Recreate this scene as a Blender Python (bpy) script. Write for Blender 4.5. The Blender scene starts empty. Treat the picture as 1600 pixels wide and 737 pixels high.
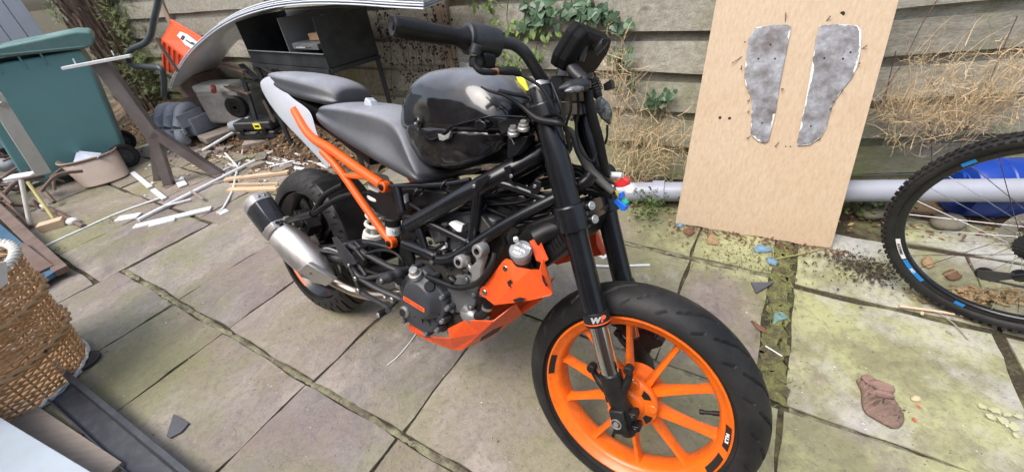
import bpy, bmesh, math, random
import numpy as np
from mathutils import Vector, Matrix
from math import sin, cos, pi, radians, sqrt, atan2
R = random.Random(7)
scene = bpy.context.scene
col = scene.collection

# ------------------------------------------------------------------ camera
F_PX, PITCH, ROLL, CAM_H = 639.12, 0.61688, 0.12827, 1.2296
W_PX, H_PX = 1600.0, 737.0
fw = Vector((0, cos(PITCH), -sin(PITCH))); rt = Vector((1, 0, 0)); dn = Vector((0, -sin(PITCH), -cos(PITCH)))
CR = cos(ROLL) * rt + sin(ROLL) * dn
CD = -sin(ROLL) * rt + cos(ROLL) * dn
CAM = Vector((0, 0, CAM_H))
cam = bpy.data.cameras.new('camera'); cam_o = bpy.data.objects.new('camera', cam); col.objects.link(cam_o)
cam.sensor_width = 36.0; cam.sensor_fit = 'HORIZONTAL'; cam.lens = F_PX / W_PX * 36.0
cam.clip_start = 0.02; cam.clip_end = 500
m = Matrix((CR, -CD, -fw)).transposed().to_4x4(); m.translation = CAM
cam_o.matrix_world = m
scene.camera = cam_o

# ------------------------------------------------------------------ light
SUN_EL, SUN_AZ = radians(58), radians(240)      # azimuth: direction the light comes from, from +Y clockwise
world = bpy.data.worlds.new('World'); scene.world = world; world.use_nodes = True
nt = world.node_tree; nt.nodes.clear()
sky = nt.nodes.new('ShaderNodeTexSky'); sky.sky_type = 'NISHITA'; sky.sun_disc = False
sky.sun_elevation = SUN_EL; sky.sun_rotation = SUN_AZ; sky.dust_density = 4.0; sky.air_density = 1.2; sky.ozone_density = 1.0
hs = nt.nodes.new('ShaderNodeHueSaturation'); hs.inputs['Saturation'].default_value = 0.75
bg = nt.nodes.new('ShaderNodeBackground'); bg.inputs['Strength'].default_value = 0.15
wo = nt.nodes.new('ShaderNodeOutputWorld')
nt.links.new(sky.outputs[0], hs.inputs['Color']); nt.links.new(hs.outputs[0], bg.inputs[0]); nt.links.new(bg.outputs[0], wo.inputs[0])
sun = bpy.data.lights.new('sun', 'SUN'); sun.energy = 1.4; sun.angle = radians(38); sun.color = (1, .97, .93)
sun_o = bpy.data.objects.new('sun', sun); col.objects.link(sun_o)
sd = Vector((sin(SUN_AZ) * cos(SUN_EL), cos(SUN_AZ) * cos(SUN_EL), sin(SUN_EL)))
sun_o.rotation_euler = (-sd).to_track_quat('-Z', 'Y').to_euler()
vs = scene.view_settings; vs.view_transform = 'Standard'; vs.look = 'None'; vs.exposure = 0.82; vs.gamma = 1.0
vs.use_curve_mapping = False
scene.cycles.max_bounces = 6; scene.cycles.transparent_max_bounces = 16

# ------------------------------------------------------------------ picture rays -> places
def ray(px, py):
    return (CR * ((px - W_PX / 2) / F_PX) + CD * ((py - H_PX / 2) / F_PX) + fw)
def G(px, py, z=0.0):
    d = ray(px, py); return CAM + d * ((z - CAM_H) / d.z)
def PL(px, py, p0, n):
    d = ray(px, py); return CAM + d * ((p0 - CAM).dot(n) / d.dot(n))
def DP(px, py, depth):
    return CAM + ray(px, py) * depth
HEAD, LEAN, STEER = -0.685684, 0.300966, 0.045086
BM = Matrix.Translation((-0.84888, 1.38409, 0.002)) @ Matrix.Rotation(HEAD, 4, 'Z') @ Matrix.Rotation(-LEAN, 4, 'X')
BMI = BM.inverted()
RAKE = radians(25); SAX = Vector((-sin(RAKE), 0, cos(RAKE))); SPT = Vector((1.452, 0, 0))
STM = Matrix.Translation(SPT) @ Matrix.Rotation(STEER, 4, SAX) @ Matrix.Translation(-SPT)
STI = STM.inverted()
def _pl(c, d, Y): return c + d * ((Y - c.y) / d.y)
def Bk(px, py, Y):
    return _pl(BMI @ CAM, BMI.to_3x3() @ ray(px, py), Y)
def Bs(px, py, Y):
    return _pl(STI @ (BMI @ CAM), STI.to_3x3() @ (BMI.to_3x3() @ ray(px, py)), Y)
GY = -0.59682
UA = Vector((cos(GY), sin(GY), 0)); VA = Vector((-sin(GY), cos(GY), 0))
def UV(u, v, z=0.0): return UA * u + VA * v + Vector((0, 0, z))

# ------------------------------------------------------------------ mesh builder
def frame_for(d):
    d = d.normalized(); a = Vector((0, 0, 1)) if abs(d.z) < .9 else Vector((1, 0, 0))
    x = d.cross(a).normalized(); return x, d.cross(x).normalized()
def smooth_path(pts, k=6, closed=False):
    P = [Vector(p) for p in pts]
    if len(P) < 3: return P
    out = []; n = len(P); rng = n if closed else n - 1
    for i in range(rng):
        p0 = P[(i - 1) % n] if closed or i > 0 else P[0] * 2 - P[1]
        p1, p2 = P[i], P[(i + 1) % n]
        p3 = P[(i + 2) % n] if closed or i + 2 < n else P[-1] * 2 - P[-2]
        for j in range(k):
            t = j / k
            out.append(.5 * ((2 * p1) + (p2 - p0) * t + (2 * p0 - 5 * p1 + 4 * p2 - p3) * t * t + (3 * p1 - p0 - 3 * p2 + p3) * t ** 3))
    if not closed: out.append(P[-1])
    return out
class MB:
    def __init__(s): s.v = []; s.f = []
    def add(s, v, f):
        o = len(s.v); s.v += [Vector(q) for q in v]; s.f += [tuple(i + o for i in q) for q in f]; return s
    def box(s, c, size, rot=None, top=1.0):
        hx, hy, hz = size[0] / 2, size[1] / 2, size[2] / 2
        v = [Vector((x * (top if z > 0 else 1), y * (top if z > 0 else 1), z)) for z in (-hz, hz) for y in (-hy, hy) for x in (-hx, hx)]
        if rot is not None: v = [rot @ q for q in v]
        c = Vector(c)
        return s.add([q + c for q in v], [(0, 2, 3, 1), (4, 5, 7, 6), (0, 1, 5, 4), (2, 6, 7, 3), (0, 4, 6, 2), (1, 3, 7, 5)])
    def bar(s, a, b, w, h, up=(0, 0, 1)):
        a, b = Vector(a), Vector(b); d = (b - a); up = Vector(up)
        y = up.cross(d).normalized(); z = d.normalized().cross(y)
        v = [p + y * (sy * w / 2) + z * (sz * h / 2) for p in (a, b) for sz in (-1, 1) for sy in (-1, 1)]
        return s.add(v, [(0, 1, 3, 2), (4, 6, 7, 5), (0, 4, 5, 1), (2, 3, 7, 6), (0, 2, 6, 4), (1, 5, 7, 3)])
    def tube(s, pts, r, n=12, caps=True, closed=False, flat=None):
        P = [Vector(p) for p in pts]; k = len(P)
        rs = r if isinstance(r, (list, tuple)) else [r] * k
        if len(rs) != k:
            two = [q if isinstance(q, tuple) else (q, q) for q in rs]; xs = np.linspace(0, 1, len(two)); xk = np.linspace(0, 1, k)
            rs = list(zip(np.interp(xk, xs, [q[0] for q in two]).tolist(), np.interp(xk, xs, [q[1] for q in two]).tolist()))
        T = []
        for i in range(k):
            if closed: d = P[(i + 1) % k] - P[(i - 1) % k]
            else: d = P[min(i + 1, k - 1)] - P[max(i - 1, 0)]
            T.append(d.normalized() if d.length > 1e-9 else (T[-1] if T else Vector((0, 0, 1))))
        x, y = frame_for(T[0]); v = []
        if flat is not None:
            x = (Vector(flat) - T[0] * Vector(flat).dot(T[0])).normalized(); y = T[0].cross(x)
        for i in range(k):
            if i:
                ax = T[i - 1].cross(T[i])
                if ax.length > 1e-7:
                    q = Matrix.Rotation(T[i - 1].angle(T[i]), 3, ax); x = q @ x
                x = (x - T[i] * x.dot(T[i])).normalized(); y = T[i].cross(x)
            rr = rs[i]; ra, rb = rr if isinstance(rr, tuple) else (rr, rr)
            v += [P[i] + x * (ra * cos(2 * pi * j / n)) + y * (rb * sin(2 * pi * j / n)) for j in range(n)]
        f = []
        for i in range(k if closed else k - 1):
            a, b = i * n, ((i + 1) % k) * n
            f += [(a + j, a + (j + 1) % n, b + (j + 1) % n, b + j) for j in range(n)]
        if caps and not closed:
            f += [tuple(range(n))[::-1], tuple(range((k - 1) * n, k * n))]
        return s.add(v, f)
    def lathe(s, prof, o, axis, n=32, closed=False, a0=0, a1=2 * pi):
        o = Vector(o); d = Vector(axis).normalized(); x, y = frame_for(d); v = []; k = len(prof)
        full = abs(a1 - a0 - 2 * pi) < 1e-6; m_ = n if full else n + 1
        for i in range(m_):
            a = a0 + (a1 - a0) * i / n; e = x * cos(a) + y * sin(a)
            v += [o + e * r + d * h for r, h in prof]
        f = []
        for i in range(n):
            a, b = i * k, ((i + 1) % m_) * k
            for j in range(k if closed else k - 1):
                f.append((a + j, b + j, b + (j + 1) % k, a + (j + 1) % k))
        return s.add(v, f)
    def cyl(s, a, b, r, n=20, r2=None, ch=0.0):
        a, b = Vector(a), Vector(b); d = b - a; L = d.length; r2 = r if r2 is None else r2
        if ch: pr = [(0, 0), (r - ch, 0), (r, ch), (r2, L - ch), (r2 - ch, L), (0, L)]
        else: pr = [(0, 0), (r, 0), (r2, L), (0, L)]
        return s.lathe(pr, a, d, n)
    def prism(s, poly, vec):
        P = [Vector(p) for p in poly]; vec = Vector(vec); n = len(P)
        return s.add(P + [p + vec for p in P], [tuple(range(n))[::-1], tuple(range(n, 2 * n))] + [(i, (i + 1) % n, n + (i + 1) % n, n + i) for i in range(n)])
    def loft(s, rings, caps=True, closed_ring=True):
        n = len(rings[0]); v = [Vector(q) for r in rings for q in r]; f = []
        for i in range(len(rings) - 1):
            a, b = i * n, (i + 1) * n
            for j in range(n if closed_ring else n - 1):
                f.append((a + j, a + (j + 1) % n, b + (j + 1) % n, b + j))
        if caps and closed_ring: f += [tuple(range(n))[::-1], tuple(range((len(rings) - 1) * n, len(rings) * n))]
        return s.add(v, f)
    def ball(s, c, r, n=12, sc=(1, 1, 1), rot=None):
        v = []; f = []; h = n // 2
        for i in range(h + 1):
            a = pi * i / h
            for j in range(n):
                q = Vector((sin(a) * cos(2 * pi * j / n) * sc[0], sin(a) * sin(2 * pi * j / n) * sc[1], cos(a) * sc[2])) * r
                if rot is not None: q = rot @ q
                v.append(q + Vector(c))
        for i in range(h):
            for j in range(n): f.append((i * n + j, (i + 1) * n + j, (i + 1) * n + (j + 1) % n, i * n + (j + 1) % n))
        return s.add(v, f)
    def bolt(s, c, d, r=.006, h=.006):
        c = Vector(c); d = Vector(d).normalized(); return s.lathe([(0, h), (r * .5, h), (r * .55, h * .5), (r * .62, h), (r * .85, h), (r, h * .8), (r, 0)], c, d, 12)
    def build(s, name, mat, parent=None, sm=35, bevel=0, seg=2, sub=0, xf=None, solid=0, disp=None):
        me = bpy.data.meshes.new(name)
        vs_ = [xf @ q for q in s.v] if xf is not None else s.v
        me.from_pydata([tuple(q) for q in vs_], [], s.f); me.validate(clean_customdata=False)
        bm = bmesh.new(); bm.from_mesh(me)
        bmesh.ops.remove_doubles(bm, verts=bm.verts, dist=1e-6)
        bmesh.ops.recalc_face_normals(bm, faces=bm.faces); bm.to_mesh(me); bm.free()
        o = finish(me, name, mat, parent, sm, bevel, seg, sub, solid)
        if disp:
            tx = bpy.data.textures.new(name + '_dents', 'CLOUDS'); tx.noise_scale = disp[0]; md = o.modifiers.new('dents', 'DISPLACE'); md.texture = tx; md.strength = disp[1]; md.mid_level = .5; md.texture_coords = 'LOCAL'
        return o
def finish(me, name, mat, parent=None, sm=35, bevel=0, seg=2, sub=0, solid=0):
    o = bpy.data.objects.new(name, me); col.objects.link(o)
    me.materials.append(mat)
    if sm:
        me.polygons.foreach_set('use_smooth', [True] * len(me.polygons))
        if sm < 180 and not sub: me.set_sharp_from_angle(angle=radians(sm))
    if solid:
        md = o.modifiers.new('solid', 'SOLIDIFY'); md.thickness = solid; md.offset = 0
    if bevel:
        md = o.modifiers.new('bevel', 'BEVEL'); md.width = bevel; md.segments = seg; md.limit_method = 'ANGLE'; md.angle_limit = radians(40)
        md.harden_normals = False
    if sub:
        md = o.modifiers.new('sub', 'SUBSURF'); md.levels = sub; md.render_levels = sub
    if parent is not None: o.parent = parent
    return o
def empty(name, loc=(0, 0, 0), rz=0, parent=None, mw=None):
    o = bpy.data.objects.new(name, None); col.objects.link(o); o.empty_display_size = .05
    if mw is not None: o.matrix_world = mw
    else: o.location = loc; o.rotation_euler = (0, 0, rz)
    if parent is not None: o.parent = parent
    return o
def tag(o, label=None, cat=None, group=None, kind=None):
    if label: o['label'] = label
    if cat: o['category'] = cat
    if group: o['group'] = group
    if kind: o['kind'] = kind
    return o
def copy_obj(o, parent=None, mw=None):
    c = o.copy(); col.objects.link(c); c.parent = parent
    if mw is not None: c.matrix_local = mw
    return c
def text_mesh(txt, size, mat, parent, name, mw, depth=.0006, shear=0, bold=0, sx=1.0):
    cu = bpy.data.curves.new(name, 'FONT'); cu.body = txt; cu.size = size; cu.extrude = depth; cu.shear = shear; cu.offset = bold
    cu.align_x = 'CENTER'; cu.align_y = 'CENTER'; cu.resolution_u = 3
    t = bpy.data.objects.new(name, cu); col.objects.link(t)
    dg = bpy.context.evaluated_depsgraph_get(); dg.update()
    me = bpy.data.meshes.new_from_object(t.evaluated_get(dg)); col.objects.unlink(t); bpy.data.objects.remove(t)
    me.transform(mw @ Matrix.Diagonal((sx, 1, 1, 1)))
    me.materials.clear()
    return finish(me, name, mat, parent, 0)
def axes(o, x, y, z):
    q = Matrix((Vector(x).normalized(), Vector(y).normalized(), Vector(z).normalized())).transposed().to_4x4(); q.translation = Vector(o); return q

# ------------------------------------------------------------------ materials
MATS = {}
def mat(name, c, rough=.5, metal=0.0, c2=None, scale=8.0, bump=0.0, bscale=60.0, dust=0.0, dustc=(.16, .15, .135), dscale=14, spec=.5, coat=0.0, stretch=None, alpha=1.0, trans=0.0, detail=6, contrast=.28, rvar=.12, ior=1.45, rand=0.0, topsheen=0.0, topc=(.2, .2, .21), toplo=.45):
    if name in MATS: return MATS[name]
    M = bpy.data.materials.new(name); M.use_nodes = True; t = M.node_tree; n = t.nodes; L = t.links
    b = n['Principled BSDF']; tc = n.new('ShaderNodeTexCoord'); src = tc.outputs['Object']
    if stretch:
        mp = n.new('ShaderNodeMapping'); mp.inputs['Scale'].default_value = stretch; L.new(src, mp.inputs[0]); ssrc = mp.outputs[0]
    else: ssrc = src
    no = n.new('ShaderNodeTexNoise'); no.inputs['Scale'].default_value = scale; no.inputs['Detail'].default_value = detail; no.inputs['Roughness'].default_value = .62; L.new(ssrc, no.inputs['Vector'])
    if rand:
        oi = n.new('ShaderNodeObjectInfo'); va = n.new('ShaderNodeVectorMath'); va.operation = 'MULTIPLY_ADD'
        L.new(oi.outputs['Random'], va.inputs[0]); va.inputs[1].default_value = (37, 51, 23); L.new(ssrc, va.inputs[2]); L.new(va.outputs[0], no.inputs['Vector'])
    rp = n.new('ShaderNodeMapRange'); rp.inputs[1].default_value = .5 - contrast; rp.inputs[2].default_value = .5 + contrast; L.new(no.outputs[0], rp.inputs[0])
    mx = n.new('ShaderNodeMix'); mx.data_type = 'RGBA'; L.new(rp.outputs[0], mx.inputs[0])
    c2 = c2 or tuple(x * 1.25 + .004 for x in c)
    mx.inputs[6].default_value = (*c, 1); mx.inputs[7].default_value = (*c2, 1); out = mx.outputs[2]
    if rand:
        hv = n.new('ShaderNodeHueSaturation'); mr = n.new('ShaderNodeMapRange'); mr.inputs[3].default_value = 1 - rand; mr.inputs[4].default_value = 1 + rand
        L.new(oi.outputs['Random'], mr.inputs[0]); L.new(mr.outputs[0], hv.inputs['Value']); L.new(out, hv.inputs['Color']); out = hv.outputs[0]
    if dust:
        d = n.new('ShaderNodeTexNoise'); d.inputs['Scale'].default_value = dscale; d.inputs['Detail'].default_value = 9; d.inputs['Roughness'].default_value = .72; L.new(src, d.inputs['Vector'])
        dr = n.new('ShaderNodeMapRange'); dr.inputs[1].default_value = .42; dr.inputs[2].default_value = .78; dr.inputs[4].default_value = dust; L.new(d.outputs[0], dr.inputs[0])
        m2 = n.new('ShaderNodeMix'); m2.data_type = 'RGBA'; L.new(dr.outputs[0], m2.inputs[0]); L.new(out, m2.inputs[6]); m2.inputs[7].default_value = (*dustc, 1); out = m2.outputs[2]
    if topsheen:      # pale sky sheen painted into the colour of faces turned upwards
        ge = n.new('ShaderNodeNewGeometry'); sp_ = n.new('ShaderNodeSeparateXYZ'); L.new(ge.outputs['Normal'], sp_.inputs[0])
        tr_ = n.new('ShaderNodeMapRange'); tr_.inputs[1].default_value = toplo; tr_.inputs[2].default_value = .96; tr_.inputs[4].default_value = topsheen; L.new(sp_.outputs[2], tr_.inputs[0])
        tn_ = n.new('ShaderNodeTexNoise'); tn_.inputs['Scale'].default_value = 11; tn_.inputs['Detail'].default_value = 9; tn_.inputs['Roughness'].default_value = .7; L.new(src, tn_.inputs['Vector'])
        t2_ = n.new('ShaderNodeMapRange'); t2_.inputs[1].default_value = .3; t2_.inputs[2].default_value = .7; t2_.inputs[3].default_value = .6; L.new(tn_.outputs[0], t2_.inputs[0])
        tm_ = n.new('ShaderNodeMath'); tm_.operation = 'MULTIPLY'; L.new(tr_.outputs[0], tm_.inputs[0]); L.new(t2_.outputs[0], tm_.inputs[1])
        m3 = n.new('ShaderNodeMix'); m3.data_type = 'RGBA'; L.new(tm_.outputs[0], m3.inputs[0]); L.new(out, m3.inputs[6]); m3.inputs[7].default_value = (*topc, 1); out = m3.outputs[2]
    L.new(out, b.inputs['Base Color'])
    rr = n.new('ShaderNodeMapRange'); rr.inputs[3].default_value = max(0, rough - rvar); rr.inputs[4].default_value = min(1, rough + rvar); L.new(no.outputs[0], rr.inputs[0]); L.new(rr.outputs[0], b.inputs['Roughness'])
    b.inputs['Metallic'].default_value = metal; b.inputs['Specular IOR Level'].default_value = spec; b.inputs['IOR'].default_value = ior
    if coat: b.inputs['Coat Weight'].default_value = coat; b.inputs['Coat Roughness'].default_value = .06
    if trans: b.inputs['Transmission Weight'].default_value = trans
    if alpha < 1: b.inputs['Alpha'].default_value = alpha
    if bump:
        bn = n.new('ShaderNodeTexNoise'); bn.inputs['Scale'].default_value = bscale; bn.inputs['Detail'].default_value = 5; L.new(ssrc, bn.inputs['Vector'])
        bp = n.new('ShaderNodeBump'); bp.inputs['Strength'].default_value = bump; bp.inputs['Distance'].default_value = .002; L.new(bn.outputs[0], bp.inputs['Height']); L.new(bp.outputs[0], b.inputs['Normal'])
    MATS[name] = M; return M
# ================================================================== setting
def nmath(n, L, op, a, b=None):
    q = n.new('ShaderNodeMath'); q.operation = op; q.use_clamp = False
    for i, x in enumerate((a, b)):
        if x is None: continue
        if isinstance(x, (int, float)): q.inputs[i].default_value = x
        else: L.new(x, q.inputs[i])
    return q.outputs[0]
def nnoise(n, L, vec, scale, detail=6, rough=.6):
    q = n.new('ShaderNodeTexNoise'); q.inputs['Scale'].default_value = scale; q.inputs['Detail'].default_value = detail; q.inputs['Roughness'].default_value = rough
    L.new(vec, q.inputs['Vector']); return q.outputs[0]
def nrange(n, L, x, a, b, c=0.0, d=1.0):
    q = n.new('ShaderNodeMapRange'); q.inputs[1].default_value = a; q.inputs[2].default_value = b; q.inputs[3].default_value = c; q.inputs[4].default_value = d
    L.new(x, q.inputs[0]); return q.outputs[0]
def nmix(n, L, f, a, b, mode='MIX'):
    q = n.new('ShaderNodeMix'); q.data_type = 'RGBA'; q.blend_type = mode
    for i, x in ((0, f), (6, a), (7, b)):
        if isinstance(x, (int, float)): q.inputs[i].default_value = x
        elif isinstance(x, tuple): q.inputs[i].default_value = (*x, 1)
        else: L.new(x, q.inputs[i])
    return q.outputs[2]
def stone_material(name='riven_sandstone', slab=True):
    M = bpy.data.materials.new(name); M.use_nodes = True; t = M.node_tree; n, L = t.nodes, t.links; b = n['Principled BSDF']
    ge = n.new('ShaderNodeNewGeometry'); pos = ge.outputs['Position']; oi = n.new('ShaderNodeObjectInfo'); rnd = oi.outputs['Random']
    off = n.new('ShaderNodeVectorMath'); off.operation = 'MULTIPLY_ADD'; L.new(rnd, off.inputs[0]); off.inputs[1].default_value = (31, 17, 5); L.new(pos, off.inputs[2]); p = off.outputs[0]
    # bedding streaks run across the garden, towards the fence
    dist = nnoise(n, L, pos, 3.0, 4, .6); dv = n.new('ShaderNodeVectorMath'); dv.operation = 'MULTIPLY_ADD'; L.new(dist, dv.inputs[0]); dv.inputs[1].default_value = (.5, .35, 0); L.new(p, dv.inputs[2])
    mp = n.new('ShaderNodeMapping'); mp.vector_type = 'TEXTURE'; mp.inputs['Rotation'].default_value = (0, 0, GY + .30); mp.inputs['Scale'].default_value = (.34, .80, 1); L.new(dv.outputs[0], mp.inputs[0])
    st = nnoise(n, L, mp.outputs[0], 2.0, 10, .68); st2 = nnoise(n, L, mp.outputs[0], 6.0, 9, .72)
    big = nnoise(n, L, p, 1.7, 6, .62); fine = nnoise(n, L, pos, 38, 9, .78)
    cr = n.new('ShaderNodeValToRGB'); e = cr.color_ramp.elements
    e[0].position = .0; e[0].color = (.275, .232, .205, 1); e[1].position = 1; e[1].color = (.255, .235, .225, 1)
    for pp, c in ((.25, (.245, .205, .195, 1)), (.5, (.295, .255, .195, 1)), (.75, (.235, .212, .205, 1))):
        q = e.new(pp); q.color = c
    L.new(rnd, cr.inputs[0])
    hv = n.new('ShaderNodeHueSaturation'); L.new(nrange(n, L, nmath(n, L, 'FRACT', nmath(n, L, 'MULTIPLY', rnd, 7.31)), 0, 1, .80, 1.16), hv.inputs['Value']); L.new(cr.outputs[0], hv.inputs['Color'])
    base = nmix(n, L, nrange(n, L, st, .42, .64), hv.outputs[0], (.385, .335, .285))
    base = nmix(n, L, nrange(n, L, st2, .32, .50, .42, 0), base, (.16, .13, .112))
    base = nmix(n, L, nrange(n, L, big, .50, .62, 0, .6), base, (.235, .175, .155))
    iron = nnoise(n, L, p, 1.1, 4, .6); base = nmix(n, L, nrange(n, L, iron, .56, .78, 0, .5), base, (.33, .21, .13))
    sx = n.new('ShaderNodeSeparateXYZ'); L.new(pos, sx.inputs[0])
    # algae film: everywhere in patches, thicker on the damp right-hand side
    al = nnoise(n, L, pos, 1.5, 8, .66); gx = nrange(n, L, sx.outputs[0], -.2, 1.2, 0, .13)
    al2 = nmath(n, L, 'ADD', al, gx); base = nmix(n, L, nrange(n, L, al2, .45, .60, 0, .74), base, (.245, .245, .105))
    li = nnoise(n, L, pos, 3.3, 8, .72); li2 = nmath(n, L, 'ADD', li, nrange(n, L, sx.outputs[0], .0, 1.1, -.15, .11))
    base = nmix(n, L, nrange(n, L, li2, .52, .68, 0, .66), base, (.52, .53, .26))
    wl = nnoise(n, L, pos, 2.4, 8, .68); wl2 = nmath(n, L, 'ADD', wl, nrange(n, L, sx.outputs[0], .2, 1.4, -.16, .08)); base = nmix(n, L, nrange(n, L, wl2, .53, .68, 0, .75), base, (.56, .55, .54))
    base = nmix(n, L, nrange(n, L, fine, .38, .52, .40, 0), base, (.12, .10, .085)); base = nmix(n, L, nrange(n, L, fine, .60, .78, 0, .35), base, (.50, .47, .43))
    vo = n.new('ShaderNodeTexVoronoi'); vo.inputs['Scale'].default_value = 26; vo.inputs['Randomness'].default_value = 1; L.new(pos, vo.inputs['Vector'])
    sp = nrange(n, L, vo.outputs['Distance'], .05, .09, 1, 0); spm = nmath(n, L, 'MULTIPLY', sp, nrange(n, L, nnoise(n, L, pos, 7, 3), .55, .62)); base = nmix(n, L, spm, base, (.60, .59, .55))
    pits = nnoise(n, L, pos, 85, 4, .6); base = nmix(n, L, nrange(n, L, pits, .64, .70, 0, .75), base, (.06, .05, .042)); base = nmix(n, L, nrange(n, L, pits, .30, .25, 0, .6), base, (.55, .53, .49))
    base = nmix(n, L, .05, base, (.10, .085, .06))
    L.new(base, b.inputs['Base Color']); L.new(nrange(n, L, st, .2, .8, .40, .70), b.inputs['Roughness']); b.inputs['Specular IOR Level'].default_value = .5
    h = nmath(n, L, 'ADD', nmath(n, L, 'MULTIPLY', st2, 1.0), nmath(n, L, 'MULTIPLY', fine, .45)); h = nmath(n, L, 'ADD', h, nmath(n, L, 'MULTIPLY', pits, -.35))
    mus = nnoise(n, L, mp.outputs[0], 2.6, 6, .55); h = nmath(n, L, 'ADD', h, nmath(n, L, 'MULTIPLY', nrange(n, L, mus, .47, .53), .24))
    bp = n.new('ShaderNodeBump'); bp.inputs['Strength'].default_value = .8; bp.inputs['Distance'].default_value = .007; L.new(h, bp.inputs['Height']); L.new(bp.outputs[0], b.inputs['Normal'])
    return M
def soil_material(name, dark, moss, thr=(.46, .6), scale=7):
    M = bpy.data.materials.new(name); M.use_nodes = True; t = M.node_tree; n, L = t.nodes, t.links; b = n['Principled BSDF']
    pos = n.new('ShaderNodeNewGeometry').outputs['Position']
    f = nnoise(n, L, pos, 90, 8, .75); a = nnoise(n, L, pos, scale, 8, .7)
    c = nmix(n, L, nrange(n, L, f, .3, .7), tuple(x * .45 for x in dark), dark)
    c = nmix(n, L, nrange(n, L, a, *thr), c, moss); c = nmix(n, L, nrange(n, L, f, .55, .75, 0, .5), c, (.36, .33, .25))
    L.new(c, b.inputs['Base Color']); b.inputs['Roughness'].default_value = .95; b.inputs['Specular IOR Level'].default_value = .2
    bp = n.new('ShaderNodeBump'); bp.inputs['Strength'].default_value = .9; bp.inputs['Distance'].default_value = .006; L.new(nmath(n, L, 'ADD', f, a), bp.inputs['Height']); L.new(bp.outputs[0], b.inputs['Normal'])
    return M
M_STONE = stone_material()
M_JOINT = soil_material('joint_mortar_and_moss', (.085, .07, .045), (.20, .195, .095), (.50, .68), 7)
M_SOIL = soil_material('leafy_soil', (.10, .07, .045), (.17, .12, .075))
M_MORTAR = soil_material('mossy_mortar', (.20, .175, .125), (.36, .36, .22), (.42, .66), 15)
M_MOSS = soil_material('moss', (.15, .125, .075), (.23, .235, .085), (.40, .60), 16)

gm = MB()
S = 120.0
gm.add([(-S, -S, -.011), (S, -S, -.011), (S, S, -.011), (-S, S, -.011)], [(0, 1, 2, 3)])
ground = tag(gm.build('ground', M_JOINT, sm=0), kind='structure')
patio = tag(empty('patio'), kind='structure')

RS = random.Random(21)
def slab(u0, u1, v0, v1, tilt=None):
    g = .003 + RS.random() * .004; gv = .008 + RS.random() * .005
    u0 += g; u1 -= g; v0 += gv; v1 -= gv
    nu = max(6, int((u1 - u0) / .05)); nv = max(6, int((v1 - v0) / .05))
    ph = [RS.random() * 6 for _ in range(8)]
    tl = [(RS.random() - .5) * .006 for _ in range(3)]
    def edge(s, i): return .0035 * sin(s * 9 + ph[i]) + .0025 * sin(s * 23 + ph[i + 4]) + RS.uniform(-.0016, .0016)
    me = MB(); V = []; idx = {}
    cu, cv = (u0 + u1) / 2, (v0 + v1) / 2
    for j in range(nv + 1):
        for i in range(nu + 1):
            a, c = i / nu, j / nv; u = u0 + (u1 - u0) * a; v = v0 + (v1 - v0) * c
            u += edge(v, 0) * (1 - a) + edge(v, 1) * a; v += edge(u, 2) * (1 - c) + edge(u, 3) * c
            z = tl[0] + tl[1] * (u - cu) * 2 + tl[2] * (v - cv) * 2 + .0012 * sin(u * 13 + ph[0]) * sin(v * 11 + ph[1]) + (RS.random() - .5) * .0008
            if i in (0, nu) or j in (0, nv): z -= .003 + RS.random() * .003
            idx[i, j] = len(V); V.append(UV(u, v, z))
    Fc = [(idx[i, j], idx[i + 1, j], idx[i + 1, j + 1], idx[i, j + 1]) for j in range(nv) for i in range(nu)]
    rim = [(i, 0) for i in range(nu)] + [(nu, j) for j in range(nv)] + [(i, nv) for i in range(nu, 0, -1)] + [(0, j) for j in range(nv, 0, -1)]
    o = len(V); V += [V[idx[k]] - Vector((0, 0, .04)) for k in rim]; q = len(rim)
    Fc += [(idx[rim[k]], o + k, o + (k + 1) % q, idx[rim[(k + 1) % q]]) for k in range(q)]
    me.add(V, Fc); return me.build('paving_slab', M_STONE, patio, sm=40)
rows = [
    (-1.45, -.86, [-3.4, -2.8, -2.1, -1.5, -.9, -.3, .3, .9, 1.5]),
    (-.86, -.25, [-4.0, -3.4, -2.8, -2.24, -1.6, -1.2, -.6, 0, .6, 1.2, 1.8]),
    (-.25, .235, [-4.9, -4.3, -3.46, -2.86]),
    (-.25, .352, [-2.86, -2.24, -1.795, -1.22, -.77, -.17, .25, .84, 1.45, 2.05]),
    (.235, .84, [-6.3, -5.7, -5.1, -4.5, -4.05, -3.45, -2.845]),
    (.36, .97, [-2.845, -2.24, -1.80, -1.212, -.77, -.17, .247, .838, 1.45, 2.05, 2.6]),
    (.84, 1.25, [-6.3, -5.7, -5.25, -4.65, -4.2, -3.6, -3.0, -2.24]),
    (.97, 1.59, [-2.24, -1.64, -1.21, -.77, -.13, .18]),
    (.97, 1.562, [.262, .838]), (.97, 1.57, [.87, 1.47, 2.07, 2.67]),
    (1.25, 1.70, [-5.2, -4.6, -4.1, -3.5, -2.9, -2.24]),
    (1.60, 2.04, [-2.24, -1.7, -1.1, -.72, -.13, .19]),
    (1.572, 2.02, [.27, .86, 1.45, 2.05]), (2.03, 2.30, [.62, 1.1, 1.6, 2.1]),
]
for v0, v1, us in rows:
    for a, c in zip(us[:-1], us[1:]): slab(a, c, v0, v1)

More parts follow.
